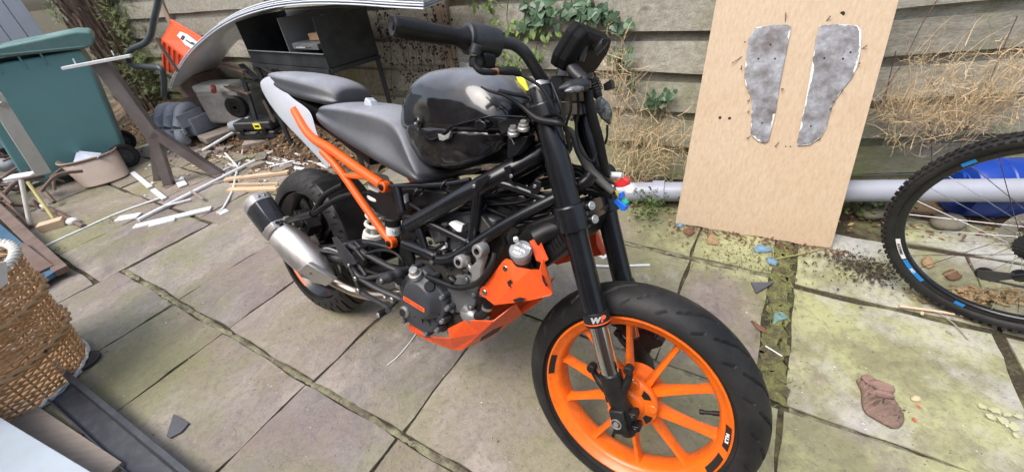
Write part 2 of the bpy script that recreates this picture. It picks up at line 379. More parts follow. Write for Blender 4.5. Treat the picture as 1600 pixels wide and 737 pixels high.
# mortar left in the joints that run along the garden
def mortar(u0, u1, v, w):
    V = []; n_ = int((u1 - u0) / .03); r_ = random.Random(int(v * 100))
    for i in range(n_ + 1):
        u = u0 + (u1 - u0) * i / n_; a, c = w * r_.uniform(.45, 1.3), w * r_.uniform(.45, 1.3); z = -.0050 + .003 * r_.random() - (.007 if r_.random() < .10 else 0)
        V += [UV(u, v - a, z - .004), UV(u, v - a * .3, z), UV(u, v + c * .3, z), UV(u, v + c, z - .004)]
    MB().add(V, [(4 * i + j, 4 * i + j + 1, 4 * i + j + 5, 4 * i + j + 4) for i in range(n_) for j in range(3)]).build('mortar_joint', M_MORTAR, patio, 60)
for a_ in ((-2.84, 2.0, .356, .013), (-2.24, .2, .968, .010), (.27, 2.6, .968, .010), (-.7, .18, 1.595, .012)): mortar(*a_)

# soil bed along the fence, a lumpy bank
def bank(name, u0, u1, v0, v1, hf, mt, du=.06, dv=.05, seed=3):
    r = random.Random(seed); nu, nv = int((u1 - u0) / du), int((v1 - v0) / dv); V = []; Fc = []
    for j in range(nv + 1):
        for i in range(nu + 1):
            u, v = u0 + (u1 - u0) * i / nu, v0 + (v1 - v0) * j / nv
            V.append(UV(u + (r.random() - .5) * .03, v + (r.random() - .5) * .03, hf(u, v) + (r.random() - .5) * .012))
    for j in range(nv):
        for i in range(nu):
            a = j * (nu + 1) + i; Fc.append((a, a + 1, a + nu + 2, a + nu + 1))
    q = MB().add(V, Fc); return q.build(name, mt, sm=60)
def h_right(u, v): return -.02 + .038 * max(0, min(1, (v - 1.93 - .05 * sin(u * 5) - max(0, u + .1) * .26) / .25)) + .012 * sin(u * 9) * sin(v * 7)
sb = bank('soil_bed', -2.3, 3.4, 1.78, 3.2, h_right, M_SOIL)
tag(sb, 'dark soil and leaf mould in the bed at the foot of the fence', 'soil', kind='stuff')
def h_left(u, v): return -.03 + .16 * max(0, min(1, (v - 1.62 - .09 * sin(u * 2.3)) / .5)) + .02 * sin(u * 6) * sin(v * 9)
sb2 = bank('soil_bank', -7.5, -2.3, 1.5, 2.5, h_left, M_SOIL, seed=5)
tag(sb2, 'bank of brown soil and rotten leaves under the rubbish heap', 'soil', kind='stuff')

# ------------------------------------------------------------------ fence
def wood_material(name, c1, c2, alg=(.20, .22, .07), algz=.75, rough=.85, streak=(1.2, 14, 14), green=.8):
    M = bpy.data.materials.new(name); M.use_nodes = True; t = M.node_tree; n, L = t.nodes, t.links; b = n['Principled BSDF']
    tc = n.new('ShaderNodeTexCoord'); oi = n.new('ShaderNodeObjectInfo')
    va = n.new('ShaderNodeVectorMath'); va.operation = 'MULTIPLY_ADD'; L.new(oi.outputs['Random'], va.inputs[0]); va.inputs[1].default_value = (37, 51, 23); L.new(tc.outputs['Object'], va.inputs[2])
    mp = n.new('ShaderNodeMapping'); mp.inputs['Scale'].default_value = streak; L.new(va.outputs[0], mp.inputs[0])
    g = nnoise(n, L, mp.outputs[0], 3, 10, .7); g2 = nnoise(n, L, mp.outputs[0], 14, 6, .7); bl = nnoise(n, L, va.outputs[0], 2.4, 5)
    c = nmix(n, L, nrange(n, L, g, .28, .72), c1, c2); c = nmix(n, L, nrange(n, L, g2, .48, .68, 0, .65), c, tuple(x * .42 for x in c1))
    rv = nrange(n, L, oi.outputs['Random'], 0, 1, .82, 1.15); hv = n.new('ShaderNodeHueSaturation'); L.new(rv, hv.inputs['Value']); L.new(c, hv.inputs['Color']); c = hv.outputs[0]
    pos = n.new('ShaderNodeNewGeometry').outputs['Position']; sx = n.new('ShaderNodeSeparateXYZ'); L.new(pos, sx.inputs[0])
    a = nmath(n, L, 'ADD', nnoise(n, L, pos, 3.2, 7, .7), nrange(n, L, sx.outputs[2], 0, algz, .22, -.10))
    c = nmix(n, L, nrange(n, L, a, .5, .72, 0, green), c, alg)
    # knots
    vo = n.new('ShaderNodeTexVoronoi'); vo.inputs['Scale'].default_value = 1.0; mk = n.new('ShaderNodeMapping'); mk.inputs['Scale'].default_value = (1.7, 5, 7); L.new(va.outputs[0], mk.inputs[0]); L.new(mk.outputs[0], vo.inputs['Vector'])
    c = nmix(n, L, nrange(n, L, vo.outputs['Distance'], .07, .13, .75, 0), c, tuple(x * .35 for x in c1))
    L.new(c, b.inputs['Base Color']); b.inputs['Roughness'].default_value = rough; b.inputs['Specular IOR Level'].default_value = .25
    bp = n.new('ShaderNodeBump'); bp.inputs['Strength'].default_value = .6; bp.inputs['Distance'].default_value = .003; L.new(nmath(n, L, 'ADD', g, g2), bp.inputs['Height']); L.new(bp.outputs[0], b.inputs['Normal'])
    return M
M_FENCE = wood_material('weathered_fence_wood', (.225, .205, .165), (.465, .45, .38), (.21, .235, .09), .85)
M_POST = wood_material('weathered_post_wood', (.24, .18, .13), (.36, .29, .22), streak=(14, 14, 1.2))
RF = random.Random(5)
def wavy_board(a, d, nrm, L, z0, z1, th, out, parent, waney=.004, tiltout=.012):
    """a horizontal board: lower edge proud of the fence by `out`+tiltout, upper by `out`"""
    k = 14; V = []; ph = RF.random() * 9; amp = waney * (0.15 + RF.random() * .55); sag = (RF.random() - .5) * .008
    for i in range(k + 1):
        s = L * i / k; w = amp * (sin(s * 5 + ph) + .6 * sin(s * 13 + ph * 2)); zz = sag * (i / k - .5)
        P = d * s
        V += [P - nrm * (out + tiltout) + Vector((0, 0, z0 + w + zz)), P - nrm * (out + tiltout + th) + Vector((0, 0, z0 + w + zz)),
              P - nrm * (out + th * .7) + Vector((0, 0, z1 + zz)), P - nrm * out + Vector((0, 0, z1 + zz))]
    q = MB(); Fc = []
    for i in range(k):
        o = i * 4; Fc += [(o + j, o + (j + 1) % 4, o + 4 + (j + 1) % 4, o + 4 + j) for j in range(4)]
    Fc += [(3, 2, 1, 0), tuple(range(k * 4, k * 4 + 4))]
    q.add(V, Fc); o = q.build('board', M_FENCE, parent, sm=30); return o
def fence_panel(p0, p1, zoff, label, top=1.78):
    d = (p1 - p0); L = d.length; d.normalize(); nrm = Vector((-d.y, d.x, 0))
    if nrm.y < 0: nrm = -nrm                    # nrm points away from the camera side
    root = empty('board_fence', p0); tag(root, label, 'fence', 'fence panels along the back of the patio')
    z = zoff
    while z < top:
        wavy_board(p0, d, nrm, L, z, z + .140, .016, .006, root)
        wavy_board(p0, d, nrm, L, z + .115, z + .215, .008, -.012, root, .001, .003)
        z += .1915
    if zoff > .06: wavy_board(p0, d, nrm, L, zoff - .185, zoff - .03, .02, -.01, root, .001, 0)
    return root
KINK = UV(-.20, 2.235)
PA = UV(-1.80, 2.235); PB = UV(-3.50, 2.235); PC = UV(-5.20, 2.235); PD = UV(-7.6, 2.235)
a4 = radians(-12); P4 = KINK + Vector((cos(a4), sin(a4), 0)) * 2.4
OFF = VA * 0
fence_panel(PA + UA * .05, KINK - UA * .02, .052, 'greenish overlapped board fence panel between the plywood sheet and the handlebar')
fence_panel(PB + UA * .05, PA - UA * .05, .052, 'fence panel with dead vine twigs behind the black cabinet and seat')
fence_panel(PC + UA * .05, PB - UA * .05, .065, 'grey fence panel behind the orange crate and the plastic sheets')
fence_panel(PD, PC - UA * .05, .04, 'far left fence panel half hidden by the tree and ivy')
fence_panel(KINK + Vector((.03, 0, 0)), P4, .080, 'brown board fence panel behind the bicycle wheel and dry grass')
def post(p, label):
    q = MB().box((0, 0, .95), (.09, .09, 1.94)); o = q.build('fence_post', M_POST, None, sm=0, bevel=.004)
    o.location = p; o.rotation_euler = (0, 0, GY); tag(o, label, 'post', 'wooden fence posts'); return o
post(PA, 'wooden fence post behind the throttle grip, wrapped in dead vine')
post(PC, 'wooden fence post beside the orange crate')

# grey drain pipe lying along the fence foot
M_PIPE = mat('grey_pvc', (.30, .325, .40), .38, c2=(.37, .39, .46), scale=5, dust=.35, dustc=(.3, .28, .22), dscale=9)
pa, pb = G(960, 300, .055) , G(1600, 297, .22)
dpp = (pb - pa).normalized(); pa = pa - dpp * .15; pb = pb + dpp * .9
q = MB().tube([pa, pb], [.053, .044], 28, caps=False); q.tube([pb, pa], [.041, .049], 28, caps=False)
pipe = q.build('drain_pipe', M_PIPE, None, sm=60); tag(pipe, 'long grey plastic drain pipe lying at the foot of the fence', 'pipe')
MB().lathe([(.052, 0), (.060, .002), (.060, .06), (.052, .062)], pa + dpp * .35, dpp, 28).build('pipe_collar', M_PIPE, pipe)

# ------------------------------------------------------------------ shed at the left edge
M_SHED = mat('pale_shed_paint', (.60, .66, .72), .6, c2=(.68, .73, .78), scale=3, stretch=(6, 6, .6), dust=.15, dscale=5)
shed = empty('shed', UV(-6.6, .6)); tag(shed, 'pale blue white shed wall of vertical boards behind the green bin', 'shed')
for i in range(18):
    v = -.75 + i * .135
    q = MB().box(UV(-6.62, v, 1.2) - UV(-6.6, .6), (.022, .128, 2.3), Matrix.Rotation(GY, 3, 'Z')); q.build('board', M_SHED, shed, sm=0, bevel=.004)
MB().box(UV(-6.66, .40, 1.2) - UV(-6.6, .6), (.05, 2.42, 2.28), Matrix.Rotation(GY, 3, 'Z')).build('wall', M_SHED, shed, sm=0)
MB().box(UV(-6.60, .40, .03) - UV(-6.6, .6), (.05, 2.42, .10), Matrix.Rotation(GY, 3, 'Z')).build('plinth', mat('dark_plinth', (.05, .05, .055), .7), shed, sm=0)

# ------------------------------------------------------------------ unseen brick building added behind the camera to darken glossy reflections
M_BRICKW = bpy.data.materials.new('house_brick'); M_BRICKW.use_nodes = True
_t = M_BRICKW.node_tree; _bk = _t.nodes.new('ShaderNodeTexBrick'); _tc = _t.nodes.new('ShaderNodeTexCoord'); _mp = _t.nodes.new('ShaderNodeMapping'); _mp.inputs['Rotation'].default_value = (radians(90), 0, 0)
_t.links.new(_tc.outputs['Object'], _mp.inputs[0]); _t.links.new(_mp.outputs[0], _bk.inputs['Vector']); _bk.inputs['Scale'].default_value = 4.4; _bk.inputs['Color1'].default_value = (.22, .10, .065, 1); _bk.inputs['Color2'].default_value = (.30, .15, .10, 1); _bk.inputs['Mortar'].default_value = (.36, .33, .29, 1); _bk.inputs['Mortar Size'].default_value = .012
_t.links.new(_bk.outputs['Color'], _t.nodes['Principled BSDF'].inputs['Base Color']); _t.nodes['Principled BSDF'].inputs['Roughness'].default_value = .85
added_house = empty('added_house', UV(-.5, -2.7), GY); tag(added_house, 'unseen brick wall added behind the camera for dark reflections', 'added_house')
MB().box((0, -.15, 1.4), (13, .3, 2.8)).build('wall', M_BRICKW, added_house, 0)
for x, z, w, h in ((-3.2, 1.55, 1.6, 1.2), (2.6, 1.55, 1.8, 1.2)):
    o = MB().box((x, .02, z), (w, .07, h)).build('window', M_SHED, added_house, 0, bevel=.004); MB().box((x, .06, z), (w - .14, .02, h - .14)).build('pane', mat('dark_window_glass', (.02, .022, .025), .06), o, 0)
o = MB().box((-.2, .02, 1.05), (.95, .07, 2.1)).build('door', M_SHED, added_house, 0, bevel=.004); MB().cyl((.15, .06, 1.0), (.15, .11, 1.0), .025, 14).build('handle', mat('door_metal', (.5, .5, .5), .3, metal=1), o)
MB().bar(Vector((-6.5, .12, 2.8)), Vector((6.5, .12, 2.8)), .16, .12).build('gutter', M_SHED, added_house, 0)
MB().prism([Vector((-6.6, .3, 2.9)), Vector((-6.6, -4, 3.4)), Vector((-6.6, -4, 3.3)), Vector((-6.6, .3, 2.82))], Vector((13.2, 0, 0))).build('roof', mat('roof_slate', (.07, .07, .08), .7), added_house, 0)
# ================================================================== motorcycle
M_FRAME = mat('black_frame_paint', (.005, .0055, .0075), .25, c2=(.009, .0098, .012), scale=10, dust=.12, dustc=(.07, .066, .063), dscale=22, spec=.6, rvar=.08)
M_BLK = mat('black_plastic', (.005, .005, .006), .42, c2=(.010, .010, .011), scale=14, bump=.12, bscale=400, dust=.22, dustc=(.07, .065, .06), dscale=18, spec=.35)
M_BLK2 = mat('grey_black_plastic', (.020, .021, .024), .42, c2=(.032, .033, .036), scale=9, bump=.12, bscale=300, dust=.18)
M_SEAT = mat('seat_vinyl', (.024, .025, .029), .40, c2=(.032, .033, .038), scale=5, bump=.35, bscale=550, dust=.35, dustc=(.12, .12, .125), dscale=5, spec=.5, topsheen=.9, topc=(.36, .37, .41), toplo=.60)  # bluish sky glare on the seat tops is painted into the colour
M_TAIL = mat('light_grey_tail_paint', (.44, .47, .52), .42, c2=(.50, .53, .575), scale=6, dust=.12)
M_TANK = mat('gloss_black_tank', (.004, .004, .005), .13, c2=(.007, .007, .008), scale=6, dust=.35, dustc=(.10, .09, .085), dscale=7, coat=.3, rvar=.11, spec=.5)
M_TANKTOP = mat('dusty_sky_sheen_tank', (.006, .0065, .008), .13, c2=(.012, .0125, .015), scale=5, dust=.22, dustc=(.10, .095, .09), dscale=9, coat=.5, rvar=.10, topsheen=.75, topc=(.26, .275, .31), toplo=.62)  # bright sky reflection painted into the upward faces of the tank
M_ORF = mat('orange_frame_paint', (.80, .105, .008), .40, c2=(.87, .13, .012), scale=12, dust=.10, dustc=(.25, .16, .10))
M_ORP = mat('orange_plastic', (.86, .085, .012), .34, c2=(.92, .11, .018), scale=8, dust=.5, dustc=(.28, .055, .03), dscale=34, bump=.08, bscale=90)
M_RIM = mat('orange_rim_paint', (.84, .135, .004), .38, c2=(.94, .185, .010), scale=7, dust=.6, dustc=(.26, .075, .025), dscale=30, coat=.25)
M_RUB = mat('tyre_rubber', (.009, .009, .0095), .55, c2=(.016, .016, .0165), scale=6, bump=.2, bscale=240, dust=.4, dustc=(.07, .066, .062), dscale=9, spec=.35)
M_ENG = mat('engine_black_alloy', (.034, .038, .046), .38, c2=(.050, .055, .064), scale=10, bump=.25, bscale=260, dust=.35, dustc=(.10, .09, .08), spec=.5)
M_ENGD = mat('grimy_engine_alloy', (.025, .025, .026), .5, c2=(.055, .053, .05), scale=16, bump=.4, bscale=120, dust=.45, dustc=(.14, .12, .095), dscale=24, metal=.3)
M_ALU = mat('dull_aluminium', (.48, .47, .45), .42, metal=.75, c2=(.58, .57, .55), scale=14, dust=.3, dustc=(.25, .23, .20), dscale=24)
M_CHR = mat('polished_stanchion', (.60, .59, .58), .13, metal=1, c2=(.66, .65, .64), scale=14, rvar=.05)
M_SS = mat('brushed_muffler_steel', (.62, .60, .585), .52, metal=1, c2=(.66, .64, .62), scale=6, stretch=(3, 30, 3), bump=.10, bscale=60, dust=.22, dustc=(.30, .25, .2), dscale=9)
M_HEAT = mat('heat_tinted_steel', (.42, .35, .29), .36, metal=1, c2=(.55, .48, .40), scale=9, dust=.35, dustc=(.2, .14, .09), dscale=12)
M_CAN = mat('muffler_shell', (.018, .021, .027), .28, c2=(.032, .036, .043), scale=6, dust=.3, dustc=(.14, .13, .12), metal=.2)
M_BOLT = mat('zinc_bolt', (.45, .44, .42), .4, metal=.9, c2=(.55, .54, .5), scale=30)
M_SPR = mat('white_spring_paint', (.70, .69, .64), .4, c2=(.76, .75, .7), scale=10, dust=.25)
M_CAB = mat('cable_rubber', (.006, .006, .0065), .45, c2=(.011, .011, .0115), scale=20, dust=.18, dustc=(.08, .075, .07), spec=.38)
M_LENS = mat('clear_lens', (.07, .07, .075), .25, c2=(.22, .225, .23), scale=90, metal=.2, coat=.3, contrast=.12)
M_WHT = mat('white_plastic', (.72, .73, .72), .45, c2=(.78, .78, .77), scale=12, dust=.2)
M_RED = mat('red_plastic', (.62, .03, .03), .4)
M_BLU = mat('blue_plastic', (.01, .13, .62), .4)
M_GRN = mat('green_plastic', (.03, .42, .25), .4)
M_YEL = mat('yellow_plastic', (.85, .78, .05), .45)
M_DEC_O = mat('orange_print', (.85, .12, .03), .5); M_DEC_W = mat('white_print', (.75, .75, .75), .5); M_DEC_K = mat('black_print', (.012, .012, .012), .45)
M_CARB = mat('rough_black_casting', (.005, .005, .005), .5, c2=(.010, .010, .010), bump=.3, bscale=200, dust=.12)

bike = empty('motorcycle', mw=BM)
tag(bike, 'part stripped black motorcycle with orange wheel and orange subframe, no headlight or mudguard', 'motorcycle')
def V3(*a): return Vector(a)
def pk(lst, Y=None, st=False):
    f = Bs if st else Bk
    return [f(q[0], q[1], q[2] if len(q) > 2 else Y) for q in lst]
YN = V3(0, -1, 0)

# ---- tyres with cut grooves
def tyre(name, C, Rad, hw, rimr, rimhw, segs, nseg, nphi, parent, xf, dep=.007, gw=.0024):
    phi = np.radians(np.linspace(-96, 96, nphi)); rc = Rad - hw * .93
    yy = hw * np.sin(phi); rr = rc + (Rad - rc) * np.cos(phi)
    y = np.concatenate([[-rimhw, -rimhw - .004, -hw * .93], yy, [hw * .93, rimhw + .004, rimhw]])
    r = np.concatenate([[rimr, rimr + .012, (rimr + rc) / 2 + .006], rr, [(rimr + rc) / 2 + .006, rimr + .012, rimr]])
    ph = np.degrees(np.concatenate([[-180] * 3, phi * 0, [180] * 3])); ph[3:-3] = np.degrees(phi)
    th = np.linspace(0, 2 * pi, nseg, endpoint=False); pitch = segs['pitch']; npit = round(2 * pi * Rad / pitch); pitch = 2 * pi * Rad / npit
    Sg, Pg = np.meshgrid(th * Rad, ph, indexing='ij'); dmin = np.full(Sg.shape, 9.)
    arc = Rad * 0 + hw * pi / 180
    for side in (1, -1):
        for poly, sh in segs['lines']:
            for (s0, a0), (s1, a1) in zip(poly[:-1], poly[1:]):
                x0, x1 = s0 + sh + (0 if side > 0 else pitch * .5), s1 + sh + (0 if side > 0 else pitch * .5)
                dy0, dy1 = side * a0 * arc, side * a1 * arc
                S_ = (Sg - x0 + pitch / 2) % pitch - pitch / 2
                for k in (-pitch, 0, pitch):
                    px, py = S_ + k, Pg * arc - dy0; ex, ey = x1 - x0, dy1 - dy0
                    t = np.clip((px * ex + py * ey) / (ex * ex + ey * ey), 0, 1)
                    dmin = np.minimum(dmin, np.hypot(px - t * ex, py - t * ey))
    depth = dep * np.clip((gw * 1.35 - dmin) / (gw * .7), 0, 1)
    rad = r[None, :] - depth
    X = C[0] + rad * np.cos(th)[:, None]; Z = C[2] + rad * np.sin(th)[:, None]; Yv = C[1] + np.broadcast_to(y[None, :], rad.shape)
    k = rad.shape[1]; V = np.stack([X, Yv, Z], -1).reshape(-1, 3)
    A = np.array(xf); V = V @ A[:3, :3].T + A[:3, 3]
    i = np.arange(nseg)[:, None]; j = np.arange(k - 1)[None, :]; i2 = (i + 1) % nseg
    Fq = np.stack([i * k + j, i * k + j + 1, i2 * k + j + 1, i2 * k + j], -1).reshape(-1, 4)
    me = bpy.data.meshes.new(name); me.from_pydata(V.tolist(), [], Fq.tolist())
    return finish(me, name, M_RUB, parent, 32)
ID = Matrix.Identity(4)
FC = V3(1.357, 0, .293); FR = .293
fwheel = empty('front_wheel', parent=bike); tag(fwheel, 'orange ten spoke front wheel without brake disc')
FT = {'pitch': .092, 'lines': [([(0, 4), (.030, 15), (.060, 33)], 0), ([(.0, 26), (.034, 46)], .045), ([(0, 54), (.020, 70)], .01)]}
tyre('tyre', FC, FR, .056, .222, .040, FT, 1120, 92, fwheel, STM)
q = MB().lathe([(.226, -.046), (.2215, -.0475), (.217, -.044), (.212, -.037), (.204, -.034), (.197, -.026), (.1935, -.012), (.193, 0), (.1935, .012), (.197, .026), (.204, .034), (.212, .037), (.217, .044), (.2215, .0475), (.226, .046), (.226, .042), (.218, .034), (.205, 0), (.218, -.034), (.226, -.042)], FC, (0, 1, 0), 128, closed=True)
q.build('rim', M_RIM, fwheel, 40, xf=STM)
hub = MB().lathe([(.013, -.060), (.030, -.060), (.036, -.056), (.038, -.050), (.060, -.046), (.066, -.040), (.066, -.030), (.055, -.020), (.050, 0), (.052, .020), (.060, .032), (.062, .040), (.040, .046), (.030, .055), (.013, .055)], FC, (0, 1, 0), 40)
for k in range(5):
    a = radians(14 + 72 * k); e = V3(cos(a), 0, sin(a)); hub.cyl(FC + e * .056 + V3(0, -.03, 0), FC + e * .056 + V3(0, -.052, 0), .011, 12, ch=.002)
hub = hub.build('hub', M_RIM, fwheel, 40, xf=STM)
for k in range(10):
    a = radians(-4 + 36 * k); e = V3(cos(a), 0, sin(a)); tg = V3(-sin(a), 0, cos(a)); rings = []
    sk = .010 * (1 if k % 2 else -1)
    for r_, ht, hy, yo in ((.040, .017, .026, -.004), (.066, .0145, .021, -.006), (.10, .0115, .017, -.006), (.15, .0098, .0145, -.004), (.188, .011, .016, 0), (.199, .016, .022, 0)):
        c = FC + e * r_ + V3(0, yo, 0) + tg * (sk * (1 - r_ / .2))
        rings.append([c + tg * (ht * .66 * sx) + V3(0, hy * sy, 0) for sx, sy in ((-1, -.55), (-.62, -1), (.62, -1), (1, -.55), (1, .55), (.62, 1), (-.62, 1), (-1, .55))])
    MB().loft(rings).build('spoke', M_RIM, fwheel, 50, xf=STM)
for k in range(5):                       # dark lightening pockets in the hub face
    a = radians(50 + 72 * k); e = V3(cos(a), 0, sin(a)); tg = V3(-sin(a), 0, cos(a)); c = FC + V3(0, -.0475, 0)
    MB().prism([c + e * .040 - tg * .004, c + e * .040 + tg * .004, c + e * .058 + tg * .014, c + e * .061, c + e * .058 - tg * .014], (0, -.0016, 0)).build('hub_pocket', M_DEC_K, hub, 0, bevel=.0012, xf=STM)
a = radians(14); e = V3(cos(a), 0, sin(a)); v0 = FC + e * .194 + V3(0, -.006, 0)
q = MB().cyl(v0, v0 - e * .016 + V3(0, -.004, 0), .0055, 12).cyl(v0 - e * .016 + V3(0, -.004, 0), v0 - e * .032 + V3(0, -.008, 0), .0045, 12).cyl(v0 - e * .032 + V3(0, -.008, 0), v0 - e * .042 + V3(0, -.010, 0), .0060, 12, ch=.001)
q.build('valve_stem', M_CAB, fwheel, xf=STM)
# black rim stickers with white lettering
def rim_sticker(a0, a1, txt):
    q = MB(); k = 10; V = []
    for i in range(k + 1):
        a = radians(a0 + (a1 - a0) * i / k); e = V3(cos(a), 0, sin(a)); V += [FC + e * .2205 + V3(0, -.0482, 0), FC + e * .2085 + V3(0, -.0366, 0)]
    q.add(V, [(2 * i, 2 * i + 1, 2 * i + 3, 2 * i + 2) for i in range(k)])
    o = q.build('rim_sticker', M_DEC_K, fwheel, 0, xf=STM, solid=.0008)
    if txt:
        am = radians((a0 + a1) / 2); e = V3(cos(am), 0, sin(am)); tg = V3(sin(am), 0, -cos(am)); nn = (e * .35 * -1 + V3(0, -1, 0)).normalized()
        text_mesh(txt, .0125, M_DEC_W, o, 'lettering', STM @ axes(FC + e * .2148 + V3(0, -.0447, 0), -tg, -(e - nn * e.dot(nn)).normalized(), nn), .0003, bold=.0004)
rim_sticker(-2, 14, 'KTM'); rim_sticker(-24, -8, None); rim_sticker(170, 186, None)

# ---- fork
def FL(z, Y): return V3(1.353 - .4317 * (z - .293), Y, z)
FA = (FL(1, 0) - FL(0, 0)).normalized(); FP = V3(FA.z, 0, -FA.x)      # FP: perpendicular, pointing forward
def at(z, Y, along=0, fwd=0): return FL(z, Y) + FA * along + FP * fwd
for s, nm in ((-1, 'right'), (1, 'left')):
    Y = .0975 * s
    q = MB().lathe([(0, 0), (.0262, 0), (.0268, .004), (.0262, .01), (.0262, .17), (.0275, .20), (.0278, .34), (.0272, .36), (.0272, .50), (.024, .512), (0, .512)], FL(.522, Y), FA, 36)
    ft = q.build('fork_tube', M_FRAME, bike, 40, xf=STM)
    MB().lathe([(.0215, -.010), (.0285, -.009), (.0302, -.004), (.0302, .020), (.0285, .024), (.0262, .024)], FL(.512, Y), FA, 36).build('dust_seal', M_CAB, ft, 40, xf=STM)
    MB().cyl(FL(.335, Y), FL(.525, Y), .0215, 36).build('stanchion', M_CHR, bike, xf=STM)
    # fork cap
    MB().lathe([(0, .012), (.012, .012), (.013, .008), (.022, .007), (.0235, 0)], FL(.522, Y) + FA * .512, FA, 28).build('fork_cap', M_ALU, ft, xf=STM)
    # cast foot with mudguard lugs
    q = MB(); secs = []
    for z, a, b_, fo in ((.392, .0265, .0265, 0), (.352, .0275, .027, 0), (.338, .024, .024, .002), (.300, .024, .020, .006), (.262, .023, .019, .008), (.250, .018, .016, .008)):
        c = at(z, Y, 0, fo); secs.append([c + FP * (a * cos(t)) * (1 if abs(cos(t)) < .8 else .97) + V3(0, b_ * sin(t), 0) for t in [2 * pi * i / 16 for i in range(16)]])
    q.loft(secs)
    for d_, al in ((1, .044), (-1, .044)):
        c0 = at(.352, Y, 0, .02 * d_); c1 = at(.352, Y, .030, .040 * d_) + V3(0, -.004 * s, 0); c2 = at(.352, Y, .052, .045 * d_) + V3(0, -.004 * s, 0)
        q.tube(smooth_path([c0, c1, c2], 4), [.012, .0085, .0075], 10); q.cyl(c2 + V3(0, -.011, 0), c2 + V3(0, .011, 0), .0105, 14, ch=.002)
    ff = q.build('fork_foot', M_CARB, bike, 45, xf=STM)
    q = MB(); c = at(.292, Y, 0, .004)
    q.box(c + V3(0, .022 * s, 0), (.034, .016, .060), Matrix.Rotation(-.41, 3, 'Y')); q.build('foot_rib', M_CARB, ff, 30, bevel=.003, xf=STM)
    if s < 0:
        q = MB(); c = FC + V3(-.004, -.118, -.004); q.lathe([(0, -.012), (.006, -.012), (.0065, -.008), (.009, -.008), (.0105, -.012), (.0125, -.012), (.0135, -.006), (.0135, .02), (0, .02)], c, (0, 1, 0), 24); q.build('axle_end', M_ALU, ff, xf=STM)
        q = MB().box(at(.300, Y, 0, .034), (.018, .030, .016), Matrix.Rotation(-.41, 3, 'Y')).box(at(.272, Y, 0, .034), (.018, .030, .014), Matrix.Rotation(-.41, 3, 'Y')); q.build('pinch_lug', M_CARB, ff, 30, bevel=.003, xf=STM)
        q = MB().bolt(at(.300, Y, 0, .034) + V3(0, -.015, 0), YN, .006, .005).bolt(at(.272, Y, 0, .034) + V3(0, -.015, 0), YN, .006, .005); q.build('pinch_bolt', M_FRAME, ff, xf=STM)
    else:       # caliper carrier on the left leg
        q = MB(); c = [at(.40, Y, .0, -.016), at(.40, Y, .016, .032), at(.40, Y, -.014, .062), at(.385, Y, -.022, .058), at(.368, Y, -.014, .020), at(.372, Y, 0, -.02)]
        q.prism([p - V3(0, .014, 0) for p in c], (0, .028, 0)); q.cyl(at(.40, Y, -.020, .062) + V3(0, -.022, 0), at(.40, Y, -.020, .062) + V3(0, .02, 0), .013, 16, ch=.002)
        q.cyl(at(.40, Y, .035, -.045) + V3(0, -.02, 0), at(.40, Y, .035, -.045) + V3(0, .02, 0), .012, 16, ch=.002); q.bar(at(.39, Y, 0, -.015), at(.40, Y, .035, -.045), .022, .02)
        q.build('caliper_mount', M_CARB, ff, 35, bevel=.003, xf=STM)
# WP style ring decal on the right seal
q = MB().lathe([(.0305, .001), (.0308, .001), (.0308, .019), (.0305, .019)], FL(.512, -.0975), FA, 36); o = q.build('fork_decal', M_DEC_K, bike, 40, xf=STM)
dcl = FL(.512, -.0975) + FA * .010
def ring_pt(ang, al): return FL(.512, -.0975) + FA * al + (FP * sin(ang) + V3(0, -1, 0) * cos(ang)) * .0309
for k, (a_, txt, mt_) in enumerate(((.30, 'W', mat('silver_print', (.35, .35, .36), .4)), (.86, 'P', M_DEC_O))):
    nrm = (FP * sin(a_) + V3(0, -1, 0) * cos(a_)); tx = (FP * cos(a_) - V3(0, -1, 0) * sin(a_))
    text_mesh(txt, .017, mt_, o, 'lettering', STM @ axes(ring_pt(a_, .010), tx, FA, nrm), .0006, shear=.3, bold=.0012, sx=1.15)
q = MB().lathe([(.0303, -.002), (.0312, -.002), (.0312, .0005), (.0303, .0005)], FL(.512, -.0975), FA, 36); q.build('orange_ring', M_DEC_O, o, xf=STM)
MB().cyl(FC + V3(0, -.115, 0), FC + V3(0, .115, 0), .011, 16).build('axle', M_BOLT, bike, xf=STM)
# triple clamps
def clamp(name, z, h, rr, back):
    q = MB()
    for s in (-1, 1):
        c = FL(z, .0975 * s); q.lathe([(.0279, 0), (rr - .003, 0), (rr, .003), (rr, h - .003), (rr - .003, h), (.0279, h)], c - FA * (h / 2), FA, 36)
    st = V3(1.452 - .4663 * z, 0, z)
    pl = []
    for s, y in ((-1, .085), (1, .085)):
        pass
    c = FL(z, 0); f_ = FP * .016; b_ = FP * back
    P = [FL(z, -.078) + f_, FL(z, -.03) + f_ * 1.3, FL(z, .03) + f_ * 1.3, FL(z, .078) + f_, FL(z, .078) - FP * .022, FL(z, .03) - b_, FL(z, -.03) - b_, FL(z, -.078) - FP * .022]
    q.prism([p - FA * (h * .42) for p in P], FA * (h * .84))
    return q.build(name, M_FRAME, bike, 35, bevel=.003, xf=STM)
lc = clamp('lower_triple_clamp', .732, .058, .0365, .085)
uc = clamp('upper_triple_clamp', .945, .034, .037, .085)
for al in (-.014, .016):
    c = FL(.732, -.0975) + FA * al + FP * .040 + V3(0, .012, 0)
    MB().cyl(c - V3(0, .0, 0) + FP * -.012, c + FP * .006, .0105, 16, ch=.002).build('clamp_boss', M_FRAME, lc, xf=STM)
    MB().bolt(c + FP * .004 + V3(0, .0, 0), FP + V3(0, -.5, 0), .0095, .006).build('clamp_bolt', M_ALU, lc, xf=STM)
